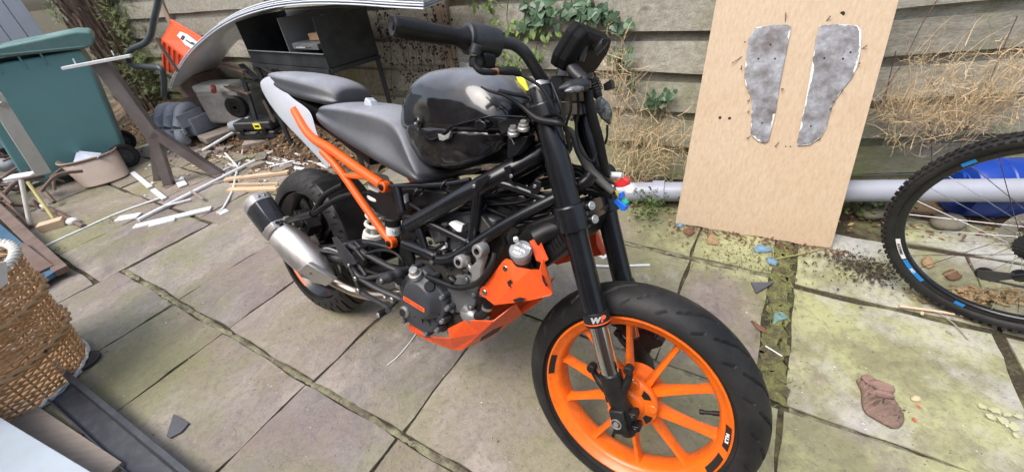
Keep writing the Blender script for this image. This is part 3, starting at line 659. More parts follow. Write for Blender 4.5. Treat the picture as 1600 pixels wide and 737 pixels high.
MB().lathe([(0, .02), (.010, .02), (.014, .016), (.014, .008), (.021, .006), (.021, 0)], V3(1.013, 0, .955), SAX, 20).build('stem_nut', M_ALU, uc, xf=STM)
MB().cyl(V3(1.452 - .4663 * .75, 0, .75), V3(1.452 - .4663 * .945, 0, .945), .031, 28).build('head_tube', M_FRAME, bike)

# ---- handlebar
hb = pk([(614, 41, -.365), (735, 62, -.22), (778, 66, -.16), (803, 70, -.125), (822, 85, -.10), (838, 110, -.065), (852, 130, -.035)], st=True)
bx0 = hb[0]; ctr = V3(hb[-1].x + .004, 0, hb[-1].z - .001)
half = smooth_path(hb[2:] + [ctr], 6)
path = [hb[0], hb[1]] + half
mir = [V3(p.x, -p.y, p.z) for p in path[::-1][1:]]
rad = [.011] * 3 + list(np.linspace(.0115, .0145, len(half) - 1)); rad = rad + rad[::-1][1:]
bar = MB().tube(path + mir, rad, 20).build('handlebar', M_BLK2, bike, 40, xf=STM)
for s in (1, -1):
    fl = lambda p: V3(p.x, p.y * s, p.z)
    d = (hb[1] - hb[0]).normalized(); L = (hb[1] - hb[0]).length
    q = MB(); o0 = fl(hb[0]); ax_ = (fl(hb[1]) - o0)
    pr = [(0, -.002), (.006, -.002), (.0065, .0), (.0150, -.002), (.0172, .001), (.0175, .006), (.0163, .009), (.0163, L * .70), (.0155, L * .70 + .002), (.0155, L * .80), (.0170, L * .84), (.0205, L * .90), (.0225, L * .93), (.0225, L * .955), (.012, L * .96)]
    q.lathe(pr, o0, ax_, 36)
    for k in range(16):                  # rib pattern
        a = 2 * pi * k / 16; x_, y_ = frame_for(ax_); e = x_ * cos(a) + y_ * sin(a)
        if k % 4 == 0: q.bar(o0 + ax_.normalized() * .012 + e * .0163, o0 + ax_.normalized() * (L * .69) + e * .0163, .0016, .0012, up=e)
    g_ = q.build('throttle_grip' if s > 0 else 'left_grip', M_CAB, bike, 40, xf=STM)
    MB().lathe([(0, -.0028), (.0035, -.0028), (.0035, .0005)], o0, ax_, 12).build('bar_end_hole', M_DEC_K, g_, xf=STM)
    # control housing
    dd = ax_.normalized(); c0 = fl(hb[1]) + dd * -.012; c1 = fl(hb[2]); x_, y_ = V3(0, 0, 1) - dd * dd.z, None; x_.normalize(); y_ = dd.cross(x_)
    def sec(p, sc, dz=0):
        return [p + x_ * ((.030 * cos(t) if cos(t) > 0 else .028 * cos(t)) * sc + dz) + y_ * (.026 * sin(t) * sc) for t in [2 * pi * i / 20 for i in range(20)]]
    LL = (c1 - c0).length
    q = MB().loft([sec(c0, .80), sec(c0 + dd * .003, .98), sec(c0 + dd * .008, 1.0), sec(c0 + dd * .010, .95), sec(c0 + dd * .013, .95), sec(c0 + dd * .015, 1.0), sec(c0 + dd * (LL - .010), 1.0), sec(c0 + dd * (LL - .002), .94), sec(c0 + dd * LL, .75)])
    h_ = q.build('switch_housing', M_BLK2, bike, 40, xf=STM)
    q = MB().box(c0 + dd * (LL * .55) - x_ * .034 , (.055, .030, .028), Matrix.Rotation(-.3 * s, 3, 'Z')); q.build('housing_foot', M_BLK, h_, 30, bevel=.005, xf=STM)
    if s > 0:
        e = pk([(747, 88, -.235), (741, 94, -.235)], st=True)
        q = MB().cyl(Bs(746, 70, -.235), Bs(741, 86, -.238), .011, 16, ch=.002).build('cable_boss', M_BLK2, h_, xf=STM)
        q = MB().lathe([(.004, 0), (.0095, 0), (.0095, .007), (.004, .007)], Bs(741, 84, -.238), Bs(741, 92, -.24) - Bs(741, 84, -.238), 6); q.build('cable_nut', M_BLK2, h_, 20, xf=STM)
        cp = smooth_path(pk([(741, 88, -.24), (742, 102, -.24), (752, 112, -.235), (770, 113, -.215), (778, 112, -.20)], st=True), 5)
        MB().tube(cp, .0055, 12).build('cable_elbow', M_CAB, bike, xf=STM)
        cp = smooth_path(pk([(776, 112, -.20), (800, 111, -.175), (812, 116, -.16)], st=True), 5); MB().tube(cp, [.0055, .0082, .0085, .0075, .006], 12).build('cable_adjuster', M_CAB, bike, xf=STM)
        MB().cyl(Bs(768, 113, -.216), Bs(777, 112, -.203), .0065, 12).build('rusty_ferrule', mat('rust', (.25, .10, .04), .8, c2=(.35, .16, .08), scale=60), bike, xf=STM)
        cp = smooth_path(pk([(812, 116, -.16), (840, 132, -.145), (855, 150, -.14), (868, 175, -.135), (880, 190, -.12), (888, 230, -.09), (880, 262, -.05)], st=True), 5); MB().tube(cp, .0034, 10).build('throttle_cable', M_CAB, bike, xf=STM)
# bar clamps
for s in (-1, 1):
    q = MB().box(ctr + V3(.002, .032 * s, -.012), (.044, .022, .052), Matrix.Rotation(-.25, 3, 'Y')); q.build('bar_clamp', M_BLK, bike, 30, bevel=.005, xf=STM)
# mounting cradle wings below the bar clamp
q = MB().prism(pk([(836, 143, -.09), (862, 118, -.07), (880, 118, -.05), (884, 150, -.05), (878, 160, -.06), (842, 152, -.09)], st=True), V3(0, .14, 0)); q.build('bar_riser', M_BLK, bike, 30, bevel=.004, xf=STM)

# ---- dash
tl, bl, tr_ = Bs(893, 30, -.085), Bs(855, 98, -.085), Bs(902, 33, -.085)
up_ = (tl - bl).normalized(); hgt = (tl - bl).length
nrm = up_.cross(V3(0, 1, 0)).normalized()            # screen normal, towards the rider
if nrm.x > 0: nrm = -nrm
ctrd = (tl + bl) / 2
def dsec(off, sx, sz): return [ctrd + V3(0, .085, 0) - nrm * off + V3(0, y * .088 * sx, 0) + up_ * (z * hgt / 2 * sz) for y, z in ((-1, -.55), (-.86, -1), (.86, -1), (1, -.55), (1, .55), (.86, 1), (-.86, 1), (-1, .55))]
q = MB().loft([dsec(-.002, .93, .93), dsec(.002, 1, 1), dsec(.016, 1, 1), dsec(.019, .97, .97), dsec(.034, .93, .94), dsec(.044, .74, .72)])
dash = q.build('dash', mat('dash_plastic', (.006, .006, .007), .6, c2=(.012, .012, .013), scale=14, dust=.15, dustc=(.06, .06, .06), spec=.12), bike, 25, bevel=.003, xf=STM)
q = MB().loft([dsec(-.0035, .86, .84), dsec(-.001, .86, .84)]); q.build('screen', mat('dash_glass', (.012, .013, .016), .06, coat=.5), dash, 0, xf=STM)
q = MB()
for k in range(9): q.bar(ctrd + V3(0, .055 + k * .011, 0) - nrm * .040 + up_ * .034, ctrd + V3(0, .055 + k * .011, 0) - nrm * .046 + up_ * .012, .003, .004, up=nrm)
q.build('vent_ribs', M_BLK2, dash, 0, xf=STM)
for (x0, y0, x1, y1, yy) in ((916, 60, 908, 96, -.05), (944, 66, 930, 84, -.02)):
    a_, b_ = Bs(x0, y0, yy), Bs(x1, y1, yy); d_ = (b_ - a_).normalized(); w_ = d_.cross(V3(0, 1, 0)).normalized() * .009
    q = MB().tube([a_ + d_ * -.003, a_ + d_ * .006, b_], [(.011, .007), (.013, .008), (.008, .006)], 14); o = q.build('dash_bracket', M_BLK2, bike, 40, xf=STM)
    MB().bolt(a_ + V3(.004, -.008, 0), V3(.4, -.9, 0), .006, .004).build('bracket_bolt', M_FRAME, o, xf=STM)
q = MB().tube(smooth_path(pk([(888, 92, -.05), (899, 112, -.055), (912, 126, -.06), (915, 140, -.06)], st=True), 5), [(.020, .012), (.019, .013), (.016, .012), (.013, .012)], 16); q.build('indicator_stalk', M_BLK2, bike, 45, xf=STM)
q = MB().lathe([(.014, -.006), (.019, -.004), (.019, .004), (.014, .006)], Bs(914, 124, -.06), Bs(917, 130, -.06) - Bs(912, 118, -.06), 20); q.build('stalk_collar', M_FRAME, bike, xf=STM)
# indicators
def teardrop(path, rads, lens_from, name, y_flat=1):
    q = MB().tube(smooth_path(path, 4), rads, 16); o = q.build(name, M_BLK2, bike, 60, xf=STM); return o
ia, ib = Bs(916, 132, -.075), Bs(873, 139, -.125)
o = teardrop([ia, (ia * 2 + ib) / 3, (ia + ib * 2) / 3, ib], [(.011, .011), (.0155, .014), (.014, .012), (.003, .003)], 0, 'right_indicator')
ic, id_ = Bs(911, 138, -.098), Bs(882, 143, -.128)
q = MB().tube(smooth_path([ic, (ic * 2 + id_) / 3, (ic + id_ * 2) / 3, id_], 4), [(.004, .004), (.0110, .0075), (.0105, .007), (.003, .002)], 14); q.build('lens', M_LENS, o, 80, xf=STM)
ia, ib = Bs(930, 140, .02), Bs(952, 193, .06)
o = teardrop([Bs(924, 118, 0), ia, Bs(936, 152, .03)], [.010, .013, .009], 0, 'left_indicator')
q = MB().tube(smooth_path([Bs(935, 152, .02), Bs(941, 166, .03), Bs(948, 180, .04), Bs(953, 194, .05)], 4), [(.006, .005), (.0165, .009), (.0150, .008), (.003, .002)], 14, flat=V3(.6, .6, 0)); q.build('lens', M_LENS, o, 80, xf=STM)
for k in range(4): MB().lathe([(.0145 - k * .0006, -.002), (.016 - k * .0006, 0), (.0145 - k * .0006, .002)], Bs(926 + 2.2 * k, 128 + 4 * k, .01), Bs(935, 152, .03) - Bs(926, 128, .01), 16).build('rubber_ring', M_CAB, o, xf=STM)
q = MB().prism(pk([(942, 132, .03), (954, 124, .03), (957, 138, .03), (944, 142, .03)], st=True), V3(0, .02, 0)); q.build('tab', M_BLK, o, 0, bevel=.001, xf=STM)
# ---- main frame (black trellis)
def ftube(name, pts, r, mt=None, parent=None, n=16, k=5, mirror=True, sm=60):
    P = smooth_path(pk(pts), k) if not isinstance(pts[0], Vector) else smooth_path(pts, k)
    o = MB().tube(P, r, n).build(name, mt or M_FRAME, parent or bike, sm)
    if mirror: MB().tube([V3(p.x, -p.y, p.z) for p in P], r, n).build(name, mt or M_FRAME, parent or bike, sm)
    return o
ftube('frame_spar', [(856, 232, -.035), (820, 254, -.07), (735, 300, -.125), (640, 352, -.135)], [.027, .026, .024, .022])
ftube('frame_lower_tube', [(925, 272, -.05), (905, 290, -.06), (800, 345, -.11), (720, 396, -.135), (702, 404, -.137), (688, 405, -.138), (672, 396, -.138), (632, 380, -.135)], .0152)
ftube('frame_strut', [(749, 296, -.125), (738, 372, -.125)], [.014, .013, .0135])
ftube('frame_strut', [(662, 344, -.132), (735, 380, -.128)], .0105)
ftube('frame_strut', [(652, 348, -.135), (668, 400, -.137)], .0110)
ftube('frame_strut', [(768, 284, -.112), (800, 291, -.10), (872, 318, -.075)], .0112)
ftube('frame_strut', [(628, 330, -.128), (620, 290, -.12)], .012)
ftube('seat_rail', [(735, 281, -.118), (690, 288, -.122), (605, 291, -.122)], .0065)
# pivot plate
for s in (1, -1):
    P = [V3(p.x, p.y * s, p.z) for p in pk([(628, 335, -.13), (652, 338, -.13), (656, 360, -.13), (642, 395, -.125), (648, 420, -.12), (640, 455, -.11), (618, 455, -.10), (622, 400, -.115)])]
    MB().prism(P, V3(0, .016 * s, 0)).build('pivot_plate', M_FRAME, bike, 30, bevel=.005)
# small tabs on the frame
for pts, y in (([(737, 298), (744, 282), (762, 272), (766, 276), (752, 296), (744, 303)], -.155), ([(786, 262), (796, 258), (799, 262), (798, 280), (803, 291), (792, 284), (790, 270)], -.125), ([(826, 293), (836, 281), (845, 284), (846, 292), (840, 304), (830, 303)], -.10)):
    P = pk(pts, y); MB().prism(P, V3(0, .004, 0)).build('frame_tab', M_FRAME, bike, 0, bevel=.001)
for x, y, Y in ((741, 291, -.156), (799, 275, -.126), (836, 291, -.101)):
    MB().bolt(Bk(x, y, Y), YN, .0045, .003).build('tab_bolt', M_BOLT, bike)

# ---- orange subframe
sub = ftube('subframe_rail', [(461, 172, -.110), (468, 186, -.118), (480, 206, -.124), (496, 221, -.126), (514, 231, -.127), (559, 263, -.128), (596, 288, -.128)], .0150, M_ORF)
ftube('subframe_stay', [(504, 236, -.124), (531, 266, -.122), (563, 312, -.118), (592, 353, -.116), (610, 376, -.116)], .0125, M_ORF)
ftube('subframe_cross', [(536, 274, -.121), (574, 277, -.127)], .0085, M_ORF)
for x, y, Y in ((601, 291.5, -.128), (612, 379, -.116)):
    for s in (1, -1):
        c = Bk(x, y, Y); c = V3(c.x, c.y * s, c.z)
        o = MB().cyl(c + V3(0, .012, 0), c - V3(0, .012, 0), .0165, 20, ch=.002).build('subframe_eye', M_ORF, bike)
        MB().bolt(c + V3(0, -.011 * s, 0), V3(0, -s, 0), .010, .005).build('subframe_bolt', M_FRAME, o)

# ---- tank
def ring(X, pts): return [V3(X, y, z) for y, z in pts]
def sym(lst): return lst + [(-y, z) for y, z in lst[::-1] if abs(y) > 1e-6]
# stations: X, ztop, shoulder (y,z), belly (y,z), lower (y,z)
dome = []
for X, zt, w, zs, zb in ((.575, .878, .055, .868, .845), (.598, .918, .082, .898, .850), (.628, .960, .101, .938, .855), (.664, .997, .114, .964, .860), (.715, 1.019, .123, .974, .864), (.79, 1.030, .130, .975, .870), (.86, 1.030, .134, .968, .876), (.92, 1.016, .131, .955, .884), (.972, .985, .115, .938, .890), (1.0, .945, .085, .925, .895)):
    dome.append(ring(X, sym([(0, zt), (-w * .50, zt - .004), (-w * .74, zt - (zt - zs) * .30), (-w * .90, zs + (zt - zs) * .22), (-w * .97, zs - .012), (-w, zs - .035 if zs - .035 > zb + .02 else zb + .02), (-w * .985, zb + .008), (-w * .90, zb), (0, zb)])))
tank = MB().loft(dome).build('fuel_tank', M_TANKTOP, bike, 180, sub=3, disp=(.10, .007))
low = []
for X, w, zt, zb in ((.60, .075, .875, .80), (.66, .112, .885, .775), (.74, .126, .888, .765), (.82, .128, .890, .772), (.90, .122, .895, .795), (.96, .105, .90, .830), (.99, .085, .90, .865)):
    low.append(ring(X, sym([(0, zt), (-w * .9, zt), (-w, zt - .012), (-w * 1.0, (zt + zb) / 2 + .01), (-w * .94, zb + .018), (-w * .80, zb), (0, zb - .004)])))
MB().loft(low).build('tank_belly', M_TANK, tank, 180, sub=3, disp=(.05, .012))
# flange seam round the tank
for s in (1, -1):
    fl = [V3(p.x, p.y * s, p.z) for p in pk([(655, 205, -.118), (672, 218, -.126), (688, 214, -.129), (706, 198, -.132), (735, 190, -.134), (770, 182, -.133), (800, 182, -.128), (822, 184, -.112)])]
    MB().tube(smooth_path(fl, 6), [(.0022, .007)], 8, flat=V3(0, 0, 1)).build('tank_seam', M_TANK, tank, 60)
# fuel cap and ring
cc = V3(.815, 0, 1.0275); cn = V3(.04, 0, 1)
MB().lathe([(0, .010), (.026, .010), (.031, .008), (.033, .003), (.041, .0035), (.043, .0065), (.050, .0065), (.053, .002), (.054, -.006)], cc, cn, 40).build('fuel_cap', M_BLK2, tank, 30)
for i in range(3):
    a = 2 * pi * i / 3 + .4; MB().bolt(cc + V3(.0465 * cos(a), .0465 * sin(a), .006), cn, .003, .002).build('cap_screw', M_FRAME, tank)
# broken mount hole and torn bracket on the tank side
def on_tank(x, y, Y): return Bk(x, y, Y)
h0 = on_tank(716, 162, -.118); MB().lathe([(.004, .001), (.0075, .0012), (.011, 0)], h0, V3(.1, -.8, .55), 14).build('mount_boss', M_BLK, tank)
MB().cyl(h0, h0 + V3(.001, -.003, .002), .0042, 10).build('mount_hole', M_DEC_K, tank)
h1 = on_tank(653, 190, -.125); MB().lathe([(0, .002), (.006, .002), (.010, .006), (.014, .003), (.016, -.003)], h1, V3(-.2, -1, .1), 16).build('side_boss', M_TANK, tank)
q = MB().prism(pk([(741, 190), (748, 187), (757, 191), (759, 199), (754, 203), (743, 203)], -.150), V3(0, .022, 0)); q.build('torn_bracket', M_TANK, tank, 25, bevel=.0015)
q = MB().prism(pk([(684, 209), (694, 213), (704, 205), (701, 216), (692, 220), (686, 219)], -.140), V3(0, .012, 0)); q.build('cracked_flap', M_ALU, tank, 25, bevel=.001)
q = MB().prism(pk([(776, 191), (790, 187), (815, 186), (823, 192), (815, 205), (793, 206), (784, 212), (779, 204)], -.120), V3(0, .05, 0)); q.build('tank_mount', M_BLK, bike, 25, bevel=.003)
for x, y in ((802, 205), (818, 197)):
    c = Bk(x, y, -.128); MB().lathe([(0, .012), (.007, .012), (.0075, .006), (.011, .005), (.011, 0), (.013, -.002), (.013, -.008), (0, -.008)], c, V3(.1, -.35, 1), 16).build('mount_nut', M_ALU, bike)
q = MB().prism(pk([(792, 248), (793, 213), (800, 216), (803, 224), (808, 214), (826, 212), (820, 225), (806, 243)], -.115), V3(0, .03, 0)); q.build('head_gusset', M_FRAME, bike, 25, bevel=.002)

# ---- seats and tail
def seat_loft(name, st, mt, sub=2):
    rings = []
    for X, zt, yc, zc, yb, zb in st:
        rings.append(ring(X, sym([(0, zt), (-yc * .6, zt - (zt - zc) * .18), (-yc * .90, zc + (zt - zc) * .40), (-yc * .985, zc + (zt - zc) * .10), (-yc - .004, zc - .006), (-(yc * .62 + yb * .38), zc + (zb - zc) * .45), (-yb, zb + .014), (-yb * .97, zb + .001), (-yb * .85, zb - .002), (0, zb - .002)])))
    return MB().loft(rings).build(name, mt, bike, 180, sub=sub)
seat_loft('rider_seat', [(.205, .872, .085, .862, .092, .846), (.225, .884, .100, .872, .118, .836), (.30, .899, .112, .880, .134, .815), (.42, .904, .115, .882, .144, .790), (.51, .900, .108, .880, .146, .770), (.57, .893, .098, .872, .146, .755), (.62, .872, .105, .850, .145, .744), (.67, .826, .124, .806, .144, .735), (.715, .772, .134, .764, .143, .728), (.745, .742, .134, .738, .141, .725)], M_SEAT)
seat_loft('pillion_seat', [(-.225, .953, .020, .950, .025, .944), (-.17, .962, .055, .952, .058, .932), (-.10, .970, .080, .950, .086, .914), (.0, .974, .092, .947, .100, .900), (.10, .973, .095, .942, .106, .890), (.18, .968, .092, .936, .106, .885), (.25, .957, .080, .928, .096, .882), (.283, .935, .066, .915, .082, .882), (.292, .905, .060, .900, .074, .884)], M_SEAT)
upper = [(406, 127, -.055), (424, 113, -.080), (440, 136, -.093), (460, 156, -.104), (486, 170, -.114), (490, 190, -.117), (500, 222, -.118), (514, 252, -.117)]
mid = [(406, 132, -.062), (419, 134, -.086), (436, 157, -.101), (455, 178, -.112), (476, 196, -.118), (488, 214, -.119), (501, 238, -.119), (514, 260, -.118)]
lower = [(408, 138, -.050), (416, 156, -.070), (432, 179, -.084), (452, 201, -.097), (470, 219, -.105), (486, 236, -.110), (502, 252, -.114), (514, 268, -.117)]
for s in (1, -1):
    rows_ = [[V3(p.x, p.y * s, p.z) for p in pk(l)] for l in (upper, mid, lower)]
    MB().loft(rows_, caps=False, closed_ring=False).build('tail_panel', M_TAIL, bike, 180, sub=2, solid=.004)
q = MB().loft([ring(X, sym([(0, zt), (-w, zt - .006), (-w, zb), (0, zb)])) for X, zt, w, zb in ((-.24, .945, .03, .925), (-.1, .925, .07, .88), (.1, .89, .09, .84), (.3, .85, .09, .78), (.45, .80, .08, .72))]); q.build('tail_tray', M_BLK, bike, 40)
q = MB().prism(pk([(568, 160, -.06), (570, 152, -.06), (577, 158, -.06), (581, 167, -.06), (569, 168, -.06)]), V3(0, .03, 0)); q.build('seat_hook', M_TAIL, bike, 25, bevel=.004)

# ---- rear wheel
RC = V3(0, 0, .305); RR = .308
rw = empty('rear_wheel', parent=bike); tag(rw, 'black rear wheel with orange rim stripe')
RT = {'pitch': .062, 'lines': [([(0, 6), (.016, 22), (.044, 42), (.062, 62)], 0), ([(.0, 66), (.012, 80)], .03)]}
tyre('tyre', RC, RR, .076, .222, .058, RT, 1000, 90, rw, ID, .009, .0038)
MB().lathe([(.226, -.064), (.2215, -.0655), (.217, -.062), (.210, -.050), (.200, -.042), (.194, -.02), (.193, 0), (.194, .02), (.200, .042), (.210, .050), (.217, .062), (.2215, .0655), (.226, .064), (.226, .058), (.205, 0), (.226, -.058)], RC, (0, 1, 0), 96, closed=True).build('rim', M_FRAME, rw, 40)
MB().lathe([(0, -.06), (.035, -.06), (.05, -.05), (.045, 0), (.05, .05), (.035, .06), (0, .06)], RC, (0, 1, 0), 32).build('hub', M_FRAME, rw)
for k in range(10):
    a = radians(10 + 36 * k); e = V3(cos(a), 0, sin(a)); tg = V3(-sin(a), 0, cos(a)); rings = []
    for r_, ht, hy in ((.04, .016, .026), (.10, .011, .017), (.17, .010, .015), (.198, .015, .022)):
        c = RC + e * r_; rings.append([c + tg * (ht * sx) + V3(0, hy * sy, 0) for sx, sy in ((-1, -.6), (-.6, -1), (.6, -1), (1, -.6), (1, .6), (.6, 1), (-.6, 1), (-1, .6))])
    MB().loft(rings).build('spoke', M_FRAME, rw, 50)
for a0, a1 in ((196, 252), (20, 70)):
    k = 20; V = []
    for i in range(k + 1):
        a = radians(a0 + (a1 - a0) * i / k); e = V3(cos(a), 0, sin(a)); V += [RC + e * .2205 + V3(0, -.0662, 0), RC + e * .2130 + V3(0, -.0575, 0)]
    MB().add(V, [(2 * i, 2 * i + 1, 2 * i + 3, 2 * i + 2) for i in range(k)]).build('rim_stripe', M_DEC_O, rw, 0, solid=.0008)
# brake disc + caliper on the right
MB().lathe([(.075, -.002), (.115, -.002), (.115, .002), (.075, .002)], RC + V3(0, -.08, 0), (0, 1, 0), 48, closed=True).build('brake_disc', M_SS, rw)
q = MB().box(V3(.055, -.085, .425), (.085, .05, .06), Matrix.Rotation(.6, 3, 'Y')).box(V3(.02, -.085, .44), (.05, .058, .04), Matrix.Rotation(.6, 3, 'Y')); q.cyl(V3(.06, -.12, .43), V3(.06, -.09, .43), .016, 16, ch=.002); q.cyl(V3(.025, -.12, .445), V3(.025, -.09, .445), .012, 16, ch=.002)
q.build('rear_caliper', M_CARB, bike, 30, bevel=.006)
for x, y, Y in ((466, 350, -.10), (480, 356, -.10)): MB().cyl(Bk(x, y, Y) + V3(0, -.012, 0), Bk(x, y, Y) + V3(0, .02, 0), .014, 14, ch=.003).build('caliper_pin', M_CARB, bike)

# ---- swingarm, hugger, shock
for s in (-1, 1):
    Y = .105 * s
    q = MB().tube(smooth_path([V3(.62, Y * .9, .400), V3(.42, Y, .375), V3(.20, Y * 1.03, .340), V3(.02, Y * 1.03, .312), V3(-.05, Y * 1.03, .302)], 4), [(.028, .018), (.026, .016), (.020, .015), (.024, .014), (.018, .012)], 14, flat=V3(0, 0, 1))
    q.tube(smooth_path([V3(.56, Y * .85, .47), V3(.42, Y, .455), V3(.25, Y * 1.02, .39), V3(.10, Y * 1.02, .335)], 4), [(.014, .012)], 12, flat=V3(0, 0, 1))
    for x0, z0, x1, z1 in ((.50, .395, .46, .462), (.40, .375, .42, .452), (.40, .375, .33, .42), (.27, .36, .30, .40)): q.bar(V3(x0, Y, z0), V3(x1, Y, z1), .012, .014, up=(0, 1, 0))
    q.build('swingarm_beam', M_FRAME, bike, 50)
MB().cyl(V3(.62, -.125, .40), V3(.62, .125, .40), .024, 20).build('swingarm_pivot', M_FRAME, bike)
q = MB().box(V3(.47, 0, .43), (.05, .19, .07)); q.build('swingarm_bridge', M_FRAME, bike, 30, bevel=.01)
MB().cyl(RC + V3(0, -.125, 0), RC + V3(0, .125, 0), .013, 16).build('rear_axle', M_BOLT, bike)
# hugger panel over the front of the rear tyre
hp = [[V3(RC.x + (RR + .020) * cos(a), y * (1.0), RC.z + (RR + .020 - abs(y) * abs(y) * 2.2) * sin(a)) for y in (-.088, -.075, -.04, 0, .04, .075, .088)] for a in [radians(d) for d in range(16, 76, 6)]]
MB().loft(hp, caps=False, closed_ring=False).build('hugger', M_BLK, bike, 50, solid=.004)
sh0, sh1 = V3(.47, -.055, .66), V3(.395, -.04, .43)
sh = MB().cyl(sh0, sh1, .016, 16).cyl(sh0 + (sh0 - sh1) * .10, sh0 + (sh0 - sh1) * -.02, .022, 16).build('shock_body', M_ALU, bike)
ax_ = (sh1 - sh0); x_, y_ = frame_for(ax_); turns = 5.6; pts = []
for i in range(150):
    t = i / 149; a = t * turns * 2 * pi; pts.append(sh0 + ax_ * (.04 + .86 * t) + (x_ * cos(a) + y_ * sin(a)) * .034)
MB().tube(pts, .0068, 10).build('shock_spring', M_SPR, sh, 80)
MB().lathe([(.016, 0), (.042, 0), (.042, .012), (.016, .014)], sh1 - ax_.normalized() * .03, ax_, 24).build('spring_seat', M_SPR, sh)
MB().lathe([(.016, 0), (.040, 0), (.040, .010), (.016, .012)], sh0 + ax_.normalized() * .0, ax_, 24).build('spring_collar', M_SPR, sh)
rv = Bk(614, 352, -.135); q = MB().lathe([(0, -.028), (.019, -.028), (.0205, -.024), (.0205, 0), (0, 0)], rv, V3(0, 0, 1), 24); o = q.build('fluid_reservoir', M_WHT, bike)
q = MB().lathe([(0, .024), (.019, .024), (.0225, .021), (.0225, .001), (0, .001)], rv, V3(0, 0, 1), 24)
for i in range(24):
    a = 2 * pi * i / 24; q.bar(rv + V3(.0225 * cos(a), .0225 * sin(a), .003), rv + V3(.0225 * cos(a), .0225 * sin(a), .020), .002, .002, up=(cos(a), sin(a), 0))
q.build('cap', M_CAB, o, 30)
MB().bolt(Bk(617, 362, -.155), YN, .006, .006).build('fitting', M_ALU, o)

# ---- exhaust
E0, E1, E2, E3, E4 = Bk(400, 314, -.205), Bk(436, 363, -.19), Bk(478, 400, -.17), Bk(516, 437, -.135), Bk(559, 456, -.10)
ed = (E0 - E1).normalized(); sx_ = ed.cross(V3(0, 0, 1)).normalized(); sz_ = sx_.cross(ed).normalized()
if sx_.y > 0: sx_ = -sx_
if sz_.z < 0: sz_ = -sz_
def hexr(c, w, h, d1=None, fl=.62):
    return [c + sx_ * (w * x) + sz_ * (h * z) for x, z in ((1, .35), (.72, .85), (.25, 1), (-.45, 1), (-.85, .7), (-1, .1), (-.85, -.6), (-.4, -1), (.3, -1), (.78, -.8), (1, -.3))]
can = MB().loft([hexr(E1 + (E0 - E1) * .12, .043, .053), hexr(E1 + (E0 - E1) * .80, .045, .055), hexr(E1 + (E0 - E1) * .82, .044, .054)]).build('muffler', M_CAN, bike, 30, bevel=.003)
MB().loft([hexr(E1 + (E0 - E1) * .80, .0462, .0565), hexr(E1 + (E0 - E1) * .97, .045, .055), hexr(E0 + (E0 - E1) * .06, .036, .044), hexr(E0 + (E0 - E1) * .062, .026, .032), hexr(E0, .024, .030)]).build('end_cap', M_SS, can, 30, bevel=.002)
MB().cyl(E0 + ed * -.02, E0 + ed * .010, .014, 18).build('outlet', M_DEC_K, can)
for u, w in ((.90, .5), (.90, -.2)):
    MB().bolt(E1 + (E0 - E1) * u + sz_ * (.0545) + sx_ * (.03 * w), sz_, .005, .003).build('rivet', M_BOLT, can)
# perforated collar
q = MB().loft([hexr(E1 + (E2 - E1) * .0, .0415, .050), hexr(E1 + (E0 - E1) * .17, .0445, .0545)]); q.build('collar', M_SS, can, 30, bevel=.002)
for k, (u, w) in enumerate(((.10, .6), (.10, -.1), (.02, .3), (.02, -.5))):
    c = E1 + (E0 - E1) * u + sz_ * .0530 + sx_ * (.026 * w); MB().box(c, (.016, .010, .004), Matrix((sx_, ed, sz_)).transposed()).build('collar_slot', M_DEC_K, can, 0, bevel=.0015)
# wide pre-chamber
def sec2(c, d, w, h, ang=0):
    d = d.normalized(); a = d.cross(V3(0, 0, 1)).normalized(); a = -a if a.y > 0 else a; b_ = a.cross(d).normalized(); b_ = -b_ if b_.z < 0 else b_
    return [c + a * (w * cos(t)) + b_ * (h * sin(t)) for t in [2 * pi * i / 20 for i in range(20)]]
d12 = E3 - E1
body = MB().loft([sec2(E1 + d12 * .02, d12, .040, .050), sec2(E1 + d12 * .06, d12, .047, .058), sec2(E1 + d12 * .30, d12, .054, .068), sec2(E1 + d12 * .62, d12, .054, .064), sec2(E1 + d12 * .85, d12, .044, .050), sec2(E1 + d12 * .98, d12, .027, .030), sec2(E1 + d12 * 1.0, d12, .021, .023)]).build('chamber', M_SS, bike, 60)
q = MB().prism(pk([(464, 424, -.225), (479, 411, -.225), (500, 424, -.20), (521, 436, -.17), (508, 447, -.17), (488, 438, -.20), (469, 433, -.225)]), V3(0, .02, 0)); q.build('heat_shield', M_SS, body, 25, bevel=.003)
MB().bolt(Bk(486, 425, -.207), YN, .0075, .005).build('shield_bolt', M_HEAT, body)
MB().tube(smooth_path([E3 - d12.normalized() * .01, E3 + (E4 - E3) * .3, E4, Bk(600, 462, -.09), Bk(640, 452, -.05)], 6), .0195, 20).build('exhaust_pipe', M_HEAT, bike)
# hanger bracket, Y shaped
h0, h1, h2, h3 = Bk(449, 345, -.165), Bk(490, 334, -.15), Bk(505, 308, -.14), Bk(536, 289, -.115)
MB().tube(smooth_path([h0, (h0 + h1) / 2, h1], 4), [(.018, .013), (.017, .012), (.017, .014)], 12).build('silencer_hanger', M_BLK, bike, 40)
MB().tube(smooth_path([h1, h2, (h2 + h3) / 2 + V3(0, 0, .004), h3], 5), [.011, .0095, .0095], 12).build('hanger_arm', M_BLK, bike)
MB().tube(smooth_path([h1, Bk(508, 322, -.14), Bk(530, 309, -.12), Bk(552, 303, -.105)], 5), [.011, .0095, .0095], 12).build('hanger_arm', M_BLK, bike)
MB().lathe([(0, .01), (.012, .01), (.013, .004), (.018, .003), (.018, -.012), (0, -.012)], h0 + V3(0, -.006, 0), YN, 20).build('hanger_bush', M_BOLT, bike)

